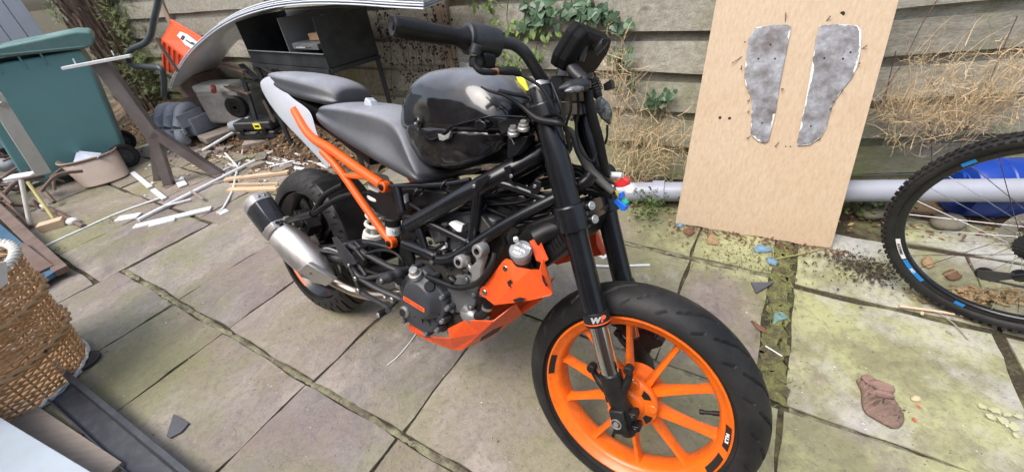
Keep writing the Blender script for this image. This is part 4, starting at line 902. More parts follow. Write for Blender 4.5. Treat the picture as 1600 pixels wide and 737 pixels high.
# ---- rearsets
q = MB().prism(pk([(518, 371), (525, 370), (552, 402), (557, 412), (547, 415), (541, 419), (530, 400)], -.165), V3(0, .004, 0)); q.build('heel_guard', M_BLK2, bike, 0, bevel=.0015)
def rs(name, pts, r, mt=None): return MB().tube(smooth_path(pk(pts), 4), r, 12).build(name, mt or M_BLK2, bike, 50)
rs('rearset_arm', [(548, 404, -.15), (563, 432, -.15), (596, 430, -.14), (628, 420, -.125)], [(.010, .008)])
rs('rearset_arm', [(563, 434, -.15), (590, 450, -.145), (622, 464, -.13), (634, 470, -.12)], [(.012, .009)])
rs('rearset_arm', [(548, 383, -.135), (575, 398, -.135), (612, 418, -.13), (632, 424, -.12)], [(.011, .009)])
rs('rearset_arm', [(500, 390, -.13), (530, 396, -.13), (566, 410, -.135)], [(.009, .008)])
rs('rearset_arm', [(560, 412, -.15), (572, 430, -.15)], [(.007, .007)])
rs('rearset_arm', [(546, 415, -.155), (556, 436, -.155), (562, 452, -.155)], [(.008, .006)])
p0, p1 = Bk(596, 438, -.215), Bk(630, 424, -.145)
q = MB().lathe([(0, -.004), (.011, -.004), (.0135, 0), (.0135, .012), (.0165, .016), (.0165, .030), (.015, .032), (.015, .044), (.0165, .046), (.0165, .066), (.014, .07), (.014, .088), (0, .088)], p0, p1 - p0, 24); q.build('footpeg', M_BLK2, bike, 40)
MB().bolt(p0 + (p0 - p1).normalized() * .002, p0 - p1, .010, .004).build('peg_cap', M_BLK2, bike)
bp = MB().tube(smooth_path(pk([(561, 453, -.175), (575, 462, -.18), (600, 476, -.195), (607, 482, -.205), (606, 485, -.22)]), 5), [(.012, .007), (.010, .006), (.008, .006), (.009, .008), (.008, .008)], 12).build('brake_pedal', M_BLK2, bike, 50)
MB().cyl(Bk(609, 482, -.195), Bk(591, 492, -.235), .0105, 18, ch=.002).build('pedal_tip', M_BLK, bp)
MB().lathe([(.0, .001), (.007, .001), (.008, 0)], Bk(590.6, 492.4, -.236), Bk(591, 492, -.235) - Bk(609, 482, -.195), 16).build('pedal_cap', M_ALU, bp)
for x, y, Y, r_ in ((560, 454, -.185, .010), (556, 435, -.165, .008), (613, 468, -.145, .010), (602, 465, -.15, .008), (597, 438, -.222, .006), (546, 414, -.17, .006)):
    MB().bolt(Bk(x, y, Y), YN, r_, .006).build('rearset_bolt', M_BOLT, bike)
rs('brake_hose', [(560, 402, -.14), (585, 392, -.14), (610, 392, -.14), (628, 405, -.14), (632, 425, -.135)], .0045, M_CAB)
rs('brake_rod', [(506, 388, -.13), (515, 388, -.135), (540, 398, -.145), (560, 410, -.15)], .004, M_BOLT)
MB().box(Bk(566, 400, -.14), (.06, .03, .03), Matrix.Rotation(.5, 3, 'Y')).build('master_cylinder', M_BLK, bike, 30, bevel=.006)
MB().box(Bk(563, 385, -.12), (.05, .03, .03), Matrix.Rotation(.4, 3, 'Y')).build('chain_guide', M_BLK, bike, 30, bevel=.006)
MB().cyl(Bk(625, 445, -.10), Bk(640, 430, -.10), .017, 16).build('gearbox_sprocket_boss', M_ALU, bike)
# side stand on the far side
q = MB().tube([V3(.60, .13, .30), V3(.50, .27, .085)], [.013, .011], 12).box(V3(.495, .275, .080), (.06, .045, .008), Matrix.Rotation(LEAN, 3, 'X')); q.build('side_stand', M_FRAME, bike, 40)

# ---- engine
cov = [(626, 441), (632, 431), (644, 421), (659, 420), (670, 432), (681, 446), (690, 458), (696, 470), (697, 480), (691, 500), (684, 511), (676, 519), (666, 523), (650, 514), (634, 502), (627, 492), (625, 470)]
q = MB().prism(pk(cov, -.150), V3(0, .035, 0)); cc_ = q.build('crankcase_cover', M_ENG, bike, 30, bevel=.008, seg=3)
cen = Bk(650, 470, -.178)
q = MB().lathe([(0, .030), (.050, .030), (.056, .027), (.060, .018), (.064, .014), (.070, .004), (.076, 0), (.076, -.02)], cen + V3(0, .030, 0), YN, 48); clu = q.build('clutch_cover', M_ENG, bike, 40)
tA, tB = Bk(631, 465.5, -.179), Bk(662.5, 484.5, -.179); tx = (tB - tA); L_ = tx.length; tx.normalize()
tz = V3(0, -1, 0); ty = tz.cross(tx)
MB().box(cen + V3(0, -.0003, 0) + (tA + tB) / 2 - cen, (L_ * 1.05, .0135, .0010), Matrix((tx, ty, tz)).transposed()).build('logo_strip', M_DEC_O, clu, 0)
text_mesh('READY TO RACE', .0108, mat('dull_orange_print', (.35, .045, .015), .5), clu, 'lettering', axes((tA + tB) / 2 + V3(0, -.0012, 0), tx, ty, tz), .0002, bold=.0003, sx=.92)
for k in range(7):
    a = radians(200 + k * 22); e = V3(cos(a), 0, sin(a)); MB().bar(cen + e * .070 + V3(0, .026, 0), cen + e * .090 + V3(0, .030, 0), .006, .008, up=(0, 1, 0)).build('cover_rib', M_ENG, cc_, 30)
for x, y in ((646, 418), (673, 434), (692, 463), (700, 481), (692, 501), (684, 515), (666, 522), (632, 500)):
    c = Bk(x, y, -.150); MB().cyl(c + V3(0, -.004, 0), c + V3(0, .03, 0), .0095, 14, ch=.002).build('bolt_boss', M_ENG, cc_); MB().bolt(c + V3(0, -.004, 0), YN, .0062, .007).build('cover_bolt', M_BOLT, cc_)
oc = Bk(649, 428, -.165); MB().lathe([(0, .020), (.011, .020), (.013, .018), (.013, .004), (.019, .003), (.019, -.010), (0, -.010)], oc, V3(.0, -.45, 1), 20).build('oil_filler', M_ALU, bike)
MB().lathe([(.009, .004), (.0165, .005), (.0185, .002), (.0185, -.004)], Bk(632, 487, -.152), YN, 24).build('sight_glass_ring', M_ALU, cc_); MB().cyl(Bk(632, 487, -.153), Bk(632, 487, -.148), .0155, 20).build('sight_glass', mat('oil_glass', (.03, .02, .012), .1), cc_)
MB().cyl(Bk(671, 447, -.166), Bk(671, 447, -.13), .015, 16, ch=.002).build('breather_stub', M_DEC_K, cc_)
# cases, barrel and head
def blk(name, pts, Y, depth, mt=M_ENGD, bev=.008, par=None): return MB().prism(pk(pts, Y), V3(0, depth, 0)).build(name, mt, par or bike, 30, bevel=bev, seg=3)
cas = blk('crankcase', [(620, 440), (645, 405), (700, 410), (742, 425), (748, 470), (735, 500), (690, 520), (640, 510)], -.115, .24)
blk('barrel', [(690, 420), (705, 350), (770, 340), (790, 380), (760, 440), (715, 440)], -.085, .17)
hd = blk('cylinder_head', [(672, 352), (690, 330), (745, 330), (775, 345), (762, 380), (735, 395), (690, 392)], -.105, .21, M_ENG)
blk('cam_cover', [(686, 330), (694, 310), (738, 308), (750, 328), (735, 345), (695, 345)], -.095, .19, M_ENG, .01)
blk('throttle_body', [(640, 330), (668, 318), (680, 345), (665, 372), (645, 368)], -.07, .14, M_BLK)
blk('airbox', [(560, 300), (640, 290), (700, 300), (690, 322), (640, 330), (612, 350), (580, 330)], -.085, .17, M_BLK, .012)
blk('starter_motor', [(655, 405), (690, 395), (715, 408), (712, 425), (672, 428)], -.10, .12, M_ENG)
for i in range(6):                      # cooling-jacket ribs and bolts that break up the castings
    c = Bk(705 + i * 9, 432 - i * 3, -.118); MB().bar(c, c + V3(.006, 0, -.06), .006, .010, up=(0, 1, 0)).build('case_rib', M_ENGD, cas, 30, bevel=.0015)
RB = random.Random(4)
for i in range(26):
    c = Bk(672 + RB.random() * 90, 335 + RB.random() * 150, -.118 + .006 * RB.random())
    MB().bolt(c, YN, .0045 + .003 * RB.random(), .006).build('case_bolt', M_BOLT if RB.random() < .35 else M_ENGD, cas)
for i in range(9):
    c = Bk(678 + RB.random() * 85, 345 + RB.random() * 95, -.105); MB().box(c, (.02 + .03 * RB.random(), .03, .02 + .02 * RB.random()), Matrix.Rotation(RB.random(), 3, 'Y')).build('casting_lump', M_ENG if i % 2 else M_ENGD, cas, 30, bevel=.004)
blk('side_casting', [(697, 446), (712, 430), (734, 430), (746, 452), (742, 478), (722, 490), (702, 488)], -.128, .03, mat('grey_casting', (.075, .078, .082), .5, c2=(.12, .122, .125), scale=18, bump=.4, bscale=140, dust=.4, dustc=(.10, .085, .07), dscale=26), .006)
for x, y in ((706, 440), (730, 436), (741, 460), (736, 480), (708, 484)):
    MB().cyl(Bk(x, y, -.130), Bk(x, y, -.10), .010, 14, ch=.002).build('casting_boss', M_ENG, cas); MB().bolt(Bk(x, y, -.130), YN, .0058, .006).build('casting_bolt', M_BOLT, cas)
for x0, y0, x1, y1 in ((690, 326, 742, 322), (690, 334, 744, 331), (680, 356, 692, 384), (752, 352, 746, 384)):
    MB().bar(Bk(x0, y0, -.108), Bk(x1, y1, -.108), .005, .008, up=(0, 1, 0)).build('head_rib', M_ENG, hd, 30, bevel=.001)
for x, y in ((694, 318), (736, 316), (688, 390), (742, 388), (712, 392)): MB().bolt(Bk(x, y, -.108), YN, .006, .007).build('head_bolt', M_BOLT, hd)
rs('spark_lead', [(742, 335, -.11), (756, 326, -.10), (762, 310, -.08), (758, 296, -.05)], .0048, M_CAB)
rs('vacuum_hose', [(650, 372, -.12), (662, 384, -.13), (680, 388, -.13), (694, 380, -.125)], .0042, M_CAB)
rs('fuel_hose', [(640, 318, -.10), (658, 330, -.11), (672, 348, -.11), (676, 362, -.10)], .0055, M_CAB)
for x, y, Y in ((648, 300, -.128), (690, 289, -.13), (726, 378, -.142), (676, 400, -.152)): MB().lathe([(.0156, 0), (.0172, .001), (.0172, .005), (.0156, .006)], Bk(x, y, Y) + V3(0, .012, 0), V3(1, 0, -.5), 16).build('cable_tie', M_CAB, bike)
# water pump and hose spigots
q = MB().ball(Bk(735, 493, -.125), .032, 14, (1.1, .6, .8)); q.cyl(Bk(725, 478, -.13), Bk(745, 496, -.12), .014, 14); q.build('water_pump', mat('cast_pump', (.26, .26, .255), .45, metal=.6, c2=(.36, .355, .35), scale=20, bump=.3, bscale=150, dust=.35, dustc=(.15, .13, .1)), bike, 50)
MB().tube(smooth_path(pk([(743, 493, -.125), (752, 492, -.13), (760, 485, -.135), (762, 474, -.135)]), 5), [.011, .0125, .0125, .0125], 14).build('pump_elbow', M_CAB, bike)
MB().lathe([(.013, 0), (.0145, 0), (.0145, .008), (.013, .008)], Bk(761, 482, -.134), V3(.1, 0, 1), 18).build('hose_clip', M_BOLT, bike)
rs('coolant_hose', [(667, 431, -.16), (690, 441, -.165), (715, 449, -.165), (738, 446, -.165), (755, 434, -.165), (768, 414, -.16), (774, 395, -.15)], .0078, M_CAB)
MB().lathe([(.008, 0), (.0105, 0), (.0105, .012), (.008, .012)], Bk(704, 434.5, -.165), V3(1, 0, -.35), 16).build('hose_collar', M_CAB, bike)
# aluminium engine hanger, Y shaped with two eyes
eyeA, eyeB = Bk(718, 409, -.158), Bk(747, 392, -.158)
q = MB().prism(pk([(708, 412), (722, 398), (734, 418), (744, 408), (737, 388), (756, 388), (757, 404), (752, 420), (751, 440), (735, 440), (736, 428), (724, 416)], -.146), V3(0, .016, 0)); an = q.build('engine_hanger', M_ALU, bike, 30, bevel=.004)
for e_ in (eyeA, eyeB):
    MB().lathe([(.0085, -.006), (.015, -.006), (.0175, -.003), (.0175, .024), (.0085, .024)], e_, V3(0, 1, 0), 24).build('hanger_eye', M_ALU, an, 40); MB().bolt(e_ + V3(0, .006, 0), YN, .0085, .006).build('hanger_bolt', M_FRAME, an)

# ---- radiator, orange shrouds, belly pan
rad_ = blk('radiator', [(790, 400), (822, 350), (880, 330), (905, 345), (890, 385), (850, 420), (812, 425)], -.10, .20, M_BLK, .006)
for i in range(12):
    a_, b_ = Bk(828 + i * 5, 392 - i * 3.0, -.101), Bk(836 + i * 5, 410 - i * 3.4, -.101); MB().bar(a_, b_, .002, .004, up=(0, 1, 0)).build('radiator_fin', M_FRAME, rad_, 0)
MB().tube(smooth_path(pk([(836, 372, -.11), (860, 360, -.09), (892, 352, -.06), (905, 345, -.02)]), 5), .024, 16).build('radiator_pipe', M_CAB, bike)
rc_ = Bk(814, 394, -.155); rn = (BMI @ CAM - rc_).normalized() * .45 + V3(-.1, -.25, .75)
cap = MB().lathe([(0, .013), (.024, .013), (.0262, .010), (.0262, 0), (.022, -.002), (.022, -.024), (0, -.024)], rc_, rn, 32).build('radiator_cap', mat('cap_alloy', (.32, .33, .34), .4, metal=.6, c2=(.42, .43, .44), scale=20, dust=.3), bike, 40)
cz = rn.normalized(); cx = V3(1, 0, -.1); cx = (cx - cz * cx.dot(cz)).normalized(); cy = cz.cross(cx)
for k, (t_, dy) in enumerate((('CAUTION', .011), ('108 kPa', -.002), ('HOT', -.013))): text_mesh(t_, .0095, M_DEC_W, cap, 'lettering', axes(rc_ + cz * .0134 + cy * dy, cx, cy, cz), .0002, bold=.0002)
q = MB().lathe([(.022, -.05), (.024, -.002), (.022, 0), (0, 0)], rc_ - cz * .02, cz, 24); q.build('filler_neck', M_BLK, bike)
MB().tube(smooth_path(pk([(803, 384, -.15), (800, 372, -.155), (803, 360, -.16)]), 4), [.010, .012, .010], 12).build('bleed_hose', M_CAB, bike); MB().cyl(Bk(806, 372, -.165), Bk(806.5, 376, -.17), .006, 12).build('hose_plug', M_WHT, bike)
def panel(name, pts, th=.003, mt=M_ORP, mirror=False):
    P = pk(pts); me = MB(); n_ = len(P); me.add(P, [tuple(range(n_))]); return me.build(name, mt, bike, 0, solid=th, bevel=.0012)
def shroud(s, nm):
    fl = lambda p: V3(p.x, p.y * s, p.z)
    A_ = [fl(p) for p in pk([(749, 457, -.150), (786, 408, -.150), (791, 404, -.152), (798, 406, -.155), (807, 416, -.158), (801, 445, -.172), (808, 472, -.170), (773, 476, -.158)])]
    B_ = [fl(p) for p in pk([(807, 416, -.158), (829, 421, -.160), (843, 421, -.160), (863, 458, -.150), (860, 461, -.152), (822, 470, -.166), (808, 472, -.170), (801, 445, -.172)])]
    C_ = [fl(p) for p in pk([(843, 421, -.160), (848, 404, -.140), (858, 430, -.128), (864, 458, -.140), (863, 458, -.150)])]
    me = MB()
    for f_ in (A_, B_, C_): me.add(f_, [tuple(range(len(f_)))])
    o = me.build(nm, M_ORP, bike, 0, solid=.003)
    D_ = [fl(p) for p in pk([(827, 377, -.13), (835, 373, -.12), (844, 375, -.12), (857, 405, -.12), (848, 412, -.13), (838, 407, -.14)])]
    MB().add(D_, [tuple(range(len(D_)))]).build('shroud_tip', M_ORP, o, 0, solid=.003)
    return o
sh_ = shroud(1, 'radiator_shroud'); shroud(-1, 'left_radiator_shroud')
for x, y, Y in ((791, 419, -.156), (758, 456, -.154)):
    c = Bk(x, y, Y); MB().lathe([(.0085, .002), (.014, .0025), (.0155, 0)], c, YN, 20).build('shroud_eyelet', M_ORP, sh_); MB().bolt(c, YN, .008, .005).build('shroud_bolt', M_HEAT, sh_)
for pts, Y in (([(792, 440), (798, 436), (800, 441), (796, 444), (799, 450), (794, 446)], -.176), ([(801, 468), (812, 464), (822, 466), (816, 471), (804, 472)], -.176), ([(846, 428), (850, 432), (852, 440), (856, 446), (853, 448), (848, 438)], -.163)):
    MB().prism(pk(pts, Y), V3(0, .0006, 0)).build('paint_chip', M_DEC_K, sh_, 0)
rs('shroud_strut', [(842, 404, -.12), (845, 430, -.12), (850, 440, -.12)], .008, M_CAB)
def belly(s, nm):
    fl = lambda p: V3(p.x, p.y * s, p.z)
    A_ = [fl(p) for p in pk([(637, 507, -.135), (643, 508, -.135), (671, 526, -.140), (704, 528, -.140), (700, 513, -.140), (727, 500, -.142), (771, 501, -.140), (750, 520, -.125), (722, 546, -.105), (708, 546, -.105), (666, 530, -.120), (640, 515, -.13)])]
    B_ = [fl(p) for p in pk([(771, 501, -.140), (806, 474, -.10), (816, 490, -.05), (770, 524, -.05), (722, 546, -.105), (750, 520, -.125)])]
    me = MB()
    for f_ in (A_, B_): me.add(f_, [tuple(range(len(f_)))])
    return me.build(nm, M_ORP, bike, 0, solid=.003)
be = belly(1, 'belly_pan'); belly(-1, 'left_belly_pan')
MB().prism(pk([(752, 527), (770, 515), (786, 508), (778, 518), (764, 526), (750, 533)], -.115), V3(0, .001, 0)).build('scuff', M_DEC_K, be, 0)

# ---- wiring, hoses, connectors
def wire(pts, r, mt=None, st=False, name='wire', k=6):
    return MB().tube(smooth_path(pk(pts, st=st), k), r, 8).build(name, mt or M_CAB, bike, 80, xf=STM if st else None)
wire([(752, 136, -.13), (764, 142, -.14), (790, 150, -.14), (815, 166, -.13), (840, 186, -.13), (870, 192, -.13), (882, 196, -.125)], [.002, .003, .004, .005, .0075, .0075, .004], name='wiring_loom')
wire([(780, 142, -.12), (800, 147, -.12), (826, 152, -.12), (830, 160, -.12)], .0045)
wire([(848, 195, -.02), (880, 200, -.02), (895, 210, -.02), (905, 235, -.01), (920, 262, 0), (935, 280, 0), (958, 300, .0)], [.006, .007, .009, .011, .012, .012, .008], mat('taped_loom', (.06, .058, .055), .6, c2=(.11, .105, .10), scale=30, dust=.3), name='taped_loom')
wire([(918, 142, -.05), (925, 180, -.04), (935, 215, -.02), (942, 250, 0), (948, 272, .02)], [.010, .011, .011, .011, .010], name='wiring_sleeve')
wire([(890, 140, -.06), (892, 170, -.06), (886, 190, -.06), (885, 196, -.06)], .003)
wire([(902, 140, -.06), (904, 175, -.05), (900, 200, -.05), (908, 235, -.05), (925, 252, -.04), (932, 240, -.02)], .0032)
wire([(949, 195, .05), (948, 215, .05), (942, 235, .05), (945, 255, .05)], .003)
wire([(858, 165, -.09), (868, 215, -.09), (885, 240, -.07), (890, 225, -.05), (884, 195, -.06)], .0034)
wire([(862, 130, -.12), (874, 160, -.13), (884, 190, -.125)], .0030)
for i in range(16):
    x0, y0 = 872 + RB.random() * 30, 255 + RB.random() * 35; x1, y1 = 935 + RB.random() * 28, 282 + RB.random() * 28
    wire([(x0 - 40, y0 + 8, .0), (x0, y0, .0), ((x0 + x1) / 2, (y0 + y1) / 2 + RB.uniform(-10, 10), .01), (x1, y1, .02)], .0026 + .0028 * RB.random())
for i in range(22):                     # loose wiring in the frame opening
    x0, y0 = 640 + RB.random() * 60, 290 + RB.random() * 40; x1, y1 = 760 + RB.random() * 110, 292 + RB.random() * 60
    wire([(x0, y0, -.03), ((x0 * 2 + x1) / 3, (y0 * 2 + y1) / 3 + RB.uniform(-20, 20), -.07 - .03 * RB.random()), ((x0 + 2 * x1) / 3, (y0 + 2 * y1) / 3 + RB.uniform(-20, 20), -.06), (x1, y1, -.03)], .0025 + .003 * RB.random())
def conn(pts, Y, d, mt, st=False, name='connector'): return MB().prism(pk(pts, Y, st), V3(0, d, 0)).build(name, mt, bike, 0, bevel=.002, xf=STM if st else None)
conn([(957, 286), (974, 277), (982, 283), (978, 292), (960, 293)], .03, .022, M_RED)
conn([(973, 292), (986, 288), (992, 295), (988, 303), (978, 302)], .03, .02, M_WHT)
conn([(958, 315), (963, 310), (979, 322), (976, 330), (970, 329)], .02, .02, M_BLU)
conn([(965, 303), (972, 300), (974, 309), (968, 312)], .02, .015, M_BLU); conn([(968, 312), (978, 311), (981, 318), (976, 320)], .025, .012, M_GRN)
conn([(957, 298), (962, 298), (968, 306), (965, 308)], .03, .012, M_YEL)
MB().cyl(Bk(954, 273, .03), Bk(972, 274, .03), .007, 14).build('bulb_holder', M_WHT, bike); MB().cyl(Bk(944, 273, .03), Bk(955, 273, .03), .0015, 6).build('wire_tip', M_BOLT, bike)
conn([(700, 350), (705, 346), (722, 354), (720, 363), (714, 362)], -.135, .02, M_WHT); conn([(722, 352), (730, 348), (734, 355), (728, 364), (721, 362)], -.132, .018, M_BLK)
conn([(770, 330), (790, 334), (790, 340), (774, 337)], -.04, .012, M_WHT); conn([(806, 120), (818, 121), (826, 142), (815, 143)], -.01, .006, M_YEL, name='yellow_tag')
conn([(686, 382), (694, 380), (696, 388), (688, 391)], -.125, .012, M_WHT)
conn([(756, 322), (764, 306), (770, 312), (766, 335), (756, 342)], -.075, .03, M_BLK2, name='sensor'); conn([(630, 305), (634, 302), (635, 316), (629, 322)], -.10, .01, M_WHT)
# ================================================================== things round the patio
M_PLY = mat('plywood', (.46, .34, .225), .6, c2=(.56, .44, .315), scale=7, stretch=(14, 14, .35), bump=.25, bscale=30, dust=.3, dustc=(.42, .27, .15), dscale=4, contrast=.20)
M_RUST = mat('rusty_steel', (.12, .075, .055), .7, c2=(.22, .15, .12), scale=14, dust=.4, dustc=(.33, .30, .30), dscale=5, metal=.2, bump=.3, bscale=90)
M_TRIM = mat('white_upvc', (.74, .75, .76), .4, c2=(.80, .81, .82), scale=6, dust=.3, dustc=(.45, .42, .36), dscale=22)
M_PINE = mat('pale_pine', (.62, .44, .28), .7, c2=(.70, .53, .36), scale=5, stretch=(2, 20, 20), dust=.2)
M_OLDW = mat('old_grey_timber', (.27, .22, .18), .85, c2=(.38, .33, .28), scale=5, stretch=(2, 16, 16), bump=.4, bscale=40, dust=.2, dustc=(.15, .12, .08))
M_STAINP = mat('galvanised_plate', (.15, .135, .13), .42, metal=.3, c2=(.44, .46, .50), scale=16, dust=.8, dustc=(.085, .062, .052), dscale=22, contrast=.20, bump=.6, bscale=45)
M_PAINTF = mat('flaking_white_paint', (.72, .72, .69), .6, c2=(.62, .61, .57), scale=30)
M_SLATE = mat('dark_slate', (.07, .07, .085), .6, c2=(.11, .11, .125), scale=20, bump=.3)

M_GALV = mat('weathered_steel', (.13, .105, .095), .55, c2=(.30, .275, .275), scale=5, dust=.5, dustc=(.16, .10, .07), dscale=7, metal=.25, bump=.2, bscale=80)
# ---- plywood sheet with two hammered plates
s0, s1 = G(1055, 350), G(1298, 390); se = (s1 - s0).normalized(); sbk = Vector((-se.y, se.x, 0)); LE = radians(20)
su = Vector((0, 0, cos(LE))) + sbk * sin(LE); sn = se.cross(su).normalized()
if sn.dot(CAM - s0) < 0: sn = -sn
SW = (s1 - s0).length
def sheet_px(x, y, off=0): return PL(x, y, s0 + sn * off, sn)
top_l, top_r = s0 + su * 1.10, s1 + su * 1.10 - se * .03
bot = [s0 + se * (SW * i / 12) + su * (.004 * ((i * 7) % 5 - 2) * .5 + .004) for i in range(13)]
q = MB().prism(bot + [top_r, top_l], -sn * .012)
sheet = q.build('plywood_sheet', M_PLY, None, 0, bevel=.001); tag(sheet, 'pale plywood sheet leaning on the fence with two metal plates nailed to it', 'board')
pl1 = [(1181, 43), (1209, 39), (1233, 39), (1236, 44), (1228, 85), (1219, 130), (1212, 175), (1201, 220), (1195, 224), (1184, 220), (1173, 210), (1174, 185), (1175, 160), (1172, 148), (1165, 133), (1163, 118), (1165, 95), (1170, 60)]
pl2 = [(1281, 40), (1310, 38), (1340, 40), (1346, 47), (1346, 60), (1344, 85), (1339, 105), (1331, 122), (1315, 142), (1304, 158), (1297, 175), (1291, 200), (1282, 215), (1265, 226), (1247, 228), (1245, 224), (1252, 190), (1260, 150), (1268, 105), (1275, 60)]
for pts, lb in ((pl1, 'left hand stained metal plate with ragged white edges nailed to the plywood'), (pl2, 'right hand stained metal plate, wider and mirror shaped, nailed to the plywood')):
    q = MB().prism([sheet_px(x, y, .002) for x, y in pts], sn * .005); o = q.build('metal_plate', M_STAINP, None, 0, bevel=.0015); tag(o, lb, 'metal plate', 'hammered plates on the plywood')
    ctr_ = sum((Vector((x, y, 0)) for x, y in pts), Vector()) / len(pts)
    rp = random.Random(len(pts))
    # ragged margin of old white paint
    dens = []
    for i in range(len(pts)):
        (x0, y0), (x1, y1) = pts[i], pts[(i + 1) % len(pts)]; m_ = max(1, int(math.hypot(x1 - x0, y1 - y0) / 2.2))
        dens += [(x0 + (x1 - x0) * k / m_, y0 + (y1 - y0) * k / m_) for k in range(m_)]
    wv = 0.0; inn = []
    for i, (x, y) in enumerate(dens):
        wv = max(-3.0, min(4.2, wv + rp.gauss(-.14, 1.3))); d_ = Vector((ctr_.x - x, (ctr_.y - y) * .35, 0)).normalized(); w_ = max(0, wv); inn.append((x + d_.x * w_, y + d_.y * w_, w_))
    q = MB()
    for i in range(len(dens)):
        k = (i + 1) % len(dens)
        if inn[i][2] > .3 or inn[k][2] > .3: q.prism([sheet_px(*dens[i], .0070), sheet_px(*dens[k], .0070), sheet_px(inn[k][0] + .02, inn[k][1], .0070), sheet_px(inn[i][0], inn[i][1] + .02, .0070)], sn * .0005)
    q.build('paint_margin', M_PAINTF, o, 0)
for x, y, dx, dy, ln in ((1227, 38, 1, -17, 1), (1163, 86, -18, 12, 1), (1290, 35, 7, -9, 1), (1345, 77, 9, -5, 1), (1296, 162, 8, -4, 1), (1291, 175, 8, -6, 1), (1311, 147, 6, -6, 1), (1173, 212, -5, 4, 1), (1220, 139, 3, 0, 1), (1172, 155, -3, 3, 1), (1171, 172, -2, 3, 1), (1159, 101, -1, 6, 1), (1218, 221, -6, 7, 1), (1277, 220, 4, -4, 1), (1338, 100, 5, -1, 1)):
    a_, b_ = sheet_px(x, y, 0), sheet_px(x + dx, y + dy, .012); q = MB().tube([a_ - sn * .004, b_], .0016, 6); q.cyl(b_, b_ + (b_ - a_).normalized() * .0015, .0034, 8); q.build('nail', M_RUST, sheet, 40)
for x, y, r_ in ((1316, 22, .009), (1140, 185, .0065), (1125, 184, .0065), (1228, 229, .003), (1235, 229, .003), (1164, 66, .003)):
    MB().cyl(sheet_px(x, y, -.001), sheet_px(x, y, .0006), r_, 14).build('hole', M_DEC_K, sheet, 0)
for x, y in ((1204, 70), (1185, 92), (1211, 92), (1191, 192), (1288, 91), (1317, 92), (1329, 82), (1267, 197)): MB().cyl(sheet_px(x, y, .0068), sheet_px(x, y, .0084), .0036, 10).build('nail_head', M_DEC_K, sheet, 0)

# ---- bicycle wheel end (rear half of a bicycle, the rest stands out of the picture)
byaw, btil, bR = radians(-49.6), radians(4.1), .350
bd = Vector((cos(byaw), sin(byaw), 0)); bn = Vector((-sin(byaw) * cos(btil), cos(byaw) * cos(btil), sin(btil))); bu = bd.cross(bn); bu = bu if bu.z > 0 else -bu
bc = Vector((1.565, .880, .004)) + bu * bR
bcy = empty('bicycle', Vector((1.565, .880, 0))); tag(bcy, 'mountain bicycle with knobbly rear tyre and blue rim stickers, cut by the right edge', 'bicycle')
BW = Matrix((bd, bn, bu)).transposed().to_4x4(); BW.translation = bc - Vector((1.565, .880, 0))
def bw(r, a, y=0): return Vector((r * cos(a), y, r * sin(a)))
whl = empty('rear_wheel', parent=bcy)
q = MB().lathe([(.313, -.012), (.318, -.020), (.330, -.026), (.341, -.022), (.346, -.011), (.347, 0), (.346, .011), (.341, .022), (.330, .026), (.318, .020), (.313, .012)], (0, 0, 0), (0, 1, 0), 96); q.build('tyre', M_RUB, whl, 60, xf=BW)
q = MB(); nk = 96
for i in range(nk):
    a = 2 * pi * i / nk
    for y, r0, sh_k, w in ((-.021, .338, 0, .0075), (.021, .338, .5, .0075), (-.009, .345, .5, .0075), (.009, .345, 0, .0075)):
        aa = a + sh_k * 2 * pi / nk; e = bw(1, aa); n_ = Vector((0, y * 18, 0)) + e; n_.normalize(); t_ = bw(1, aa + pi / 2); c = e * r0 + Vector((0, y, 0)) + n_ * .003
        s_ = t_.cross(n_); q.add([c + t_ * (sx * .0062) + s_ * (sy * w / 2) + n_ * (sz * .0045) for sz in (-1, 1) for sy in (-1, 1) for sx in (-1, 1)], [(0, 2, 3, 1), (4, 5, 7, 6), (0, 1, 5, 4), (2, 6, 7, 3), (0, 4, 6, 2), (1, 3, 7, 5)])
tag(q.build('tread_knobs', M_RUB, whl, 0, xf=BW), kind='stuff')
rimo = MB().lathe([(.316, -.013), (.310, -.0145), (.298, -.0125), (.291, -.006), (.290, 0), (.291, .006), (.298, .0125), (.310, .0145), (.316, .013)], (0, 0, 0), (0, 1, 0), 96).build('rim', M_FRAME, whl, 50, xf=BW)
M_CYAN = mat('sky_blue_print', (.01, .19, .52), .4)
def rstick(a0, a1, mt, side=-1, r0=.3005, r1=.3125):
    k = 10; V = []
    for i in range(k + 1):
        a = radians(a0 + (a1 - a0) * i / k); V += [bw(r1, a, side * .0149), bw(r0, a, side * .0137)]
    return MB().add(V, [(2 * i, 2 * i + 1, 2 * i + 3, 2 * i + 2) for i in range(k)]).build('rim_sticker', mt, rimo, 0, xf=BW, solid=.0006)
def wang(x, y):
    P = PL(x, y, bc, bn) - bc; return math.degrees(atan2(P.dot(bu), P.dot(bd)))
aw0, aw1 = wang(1414, 370), wang(1418, 400); ab0, ab1 = wang(1418, 402), wang(1446, 434); ac0, ac1 = wang(1494, 466), wang(1510, 472); at0, at1 = wang(1510, 262), wang(1532, 254)
rstick(aw0, aw1, M_WHT); rstick(ab0, ab1, M_CYAN); rstick(ac0, ac1, M_CYAN); rstick(at0, at1, M_CYAN)
def rim_text(t_, am, mt, size):
    a = radians(am); e = bw(1, a); t = bw(1, a + pi / 2); text_mesh(t_, size, mt, rimo, 'lettering', BW @ axes(e * .3065 + Vector((0, -.0152, 0)), t, -e, t.cross(-e)), .0003, bold=.0003)
rim_text('ALEXRIMS', (aw0 + aw1) / 2, M_DEC_K, .0105); rim_text('MD', (ab0 + ab1) / 2, M_DEC_W, .013)
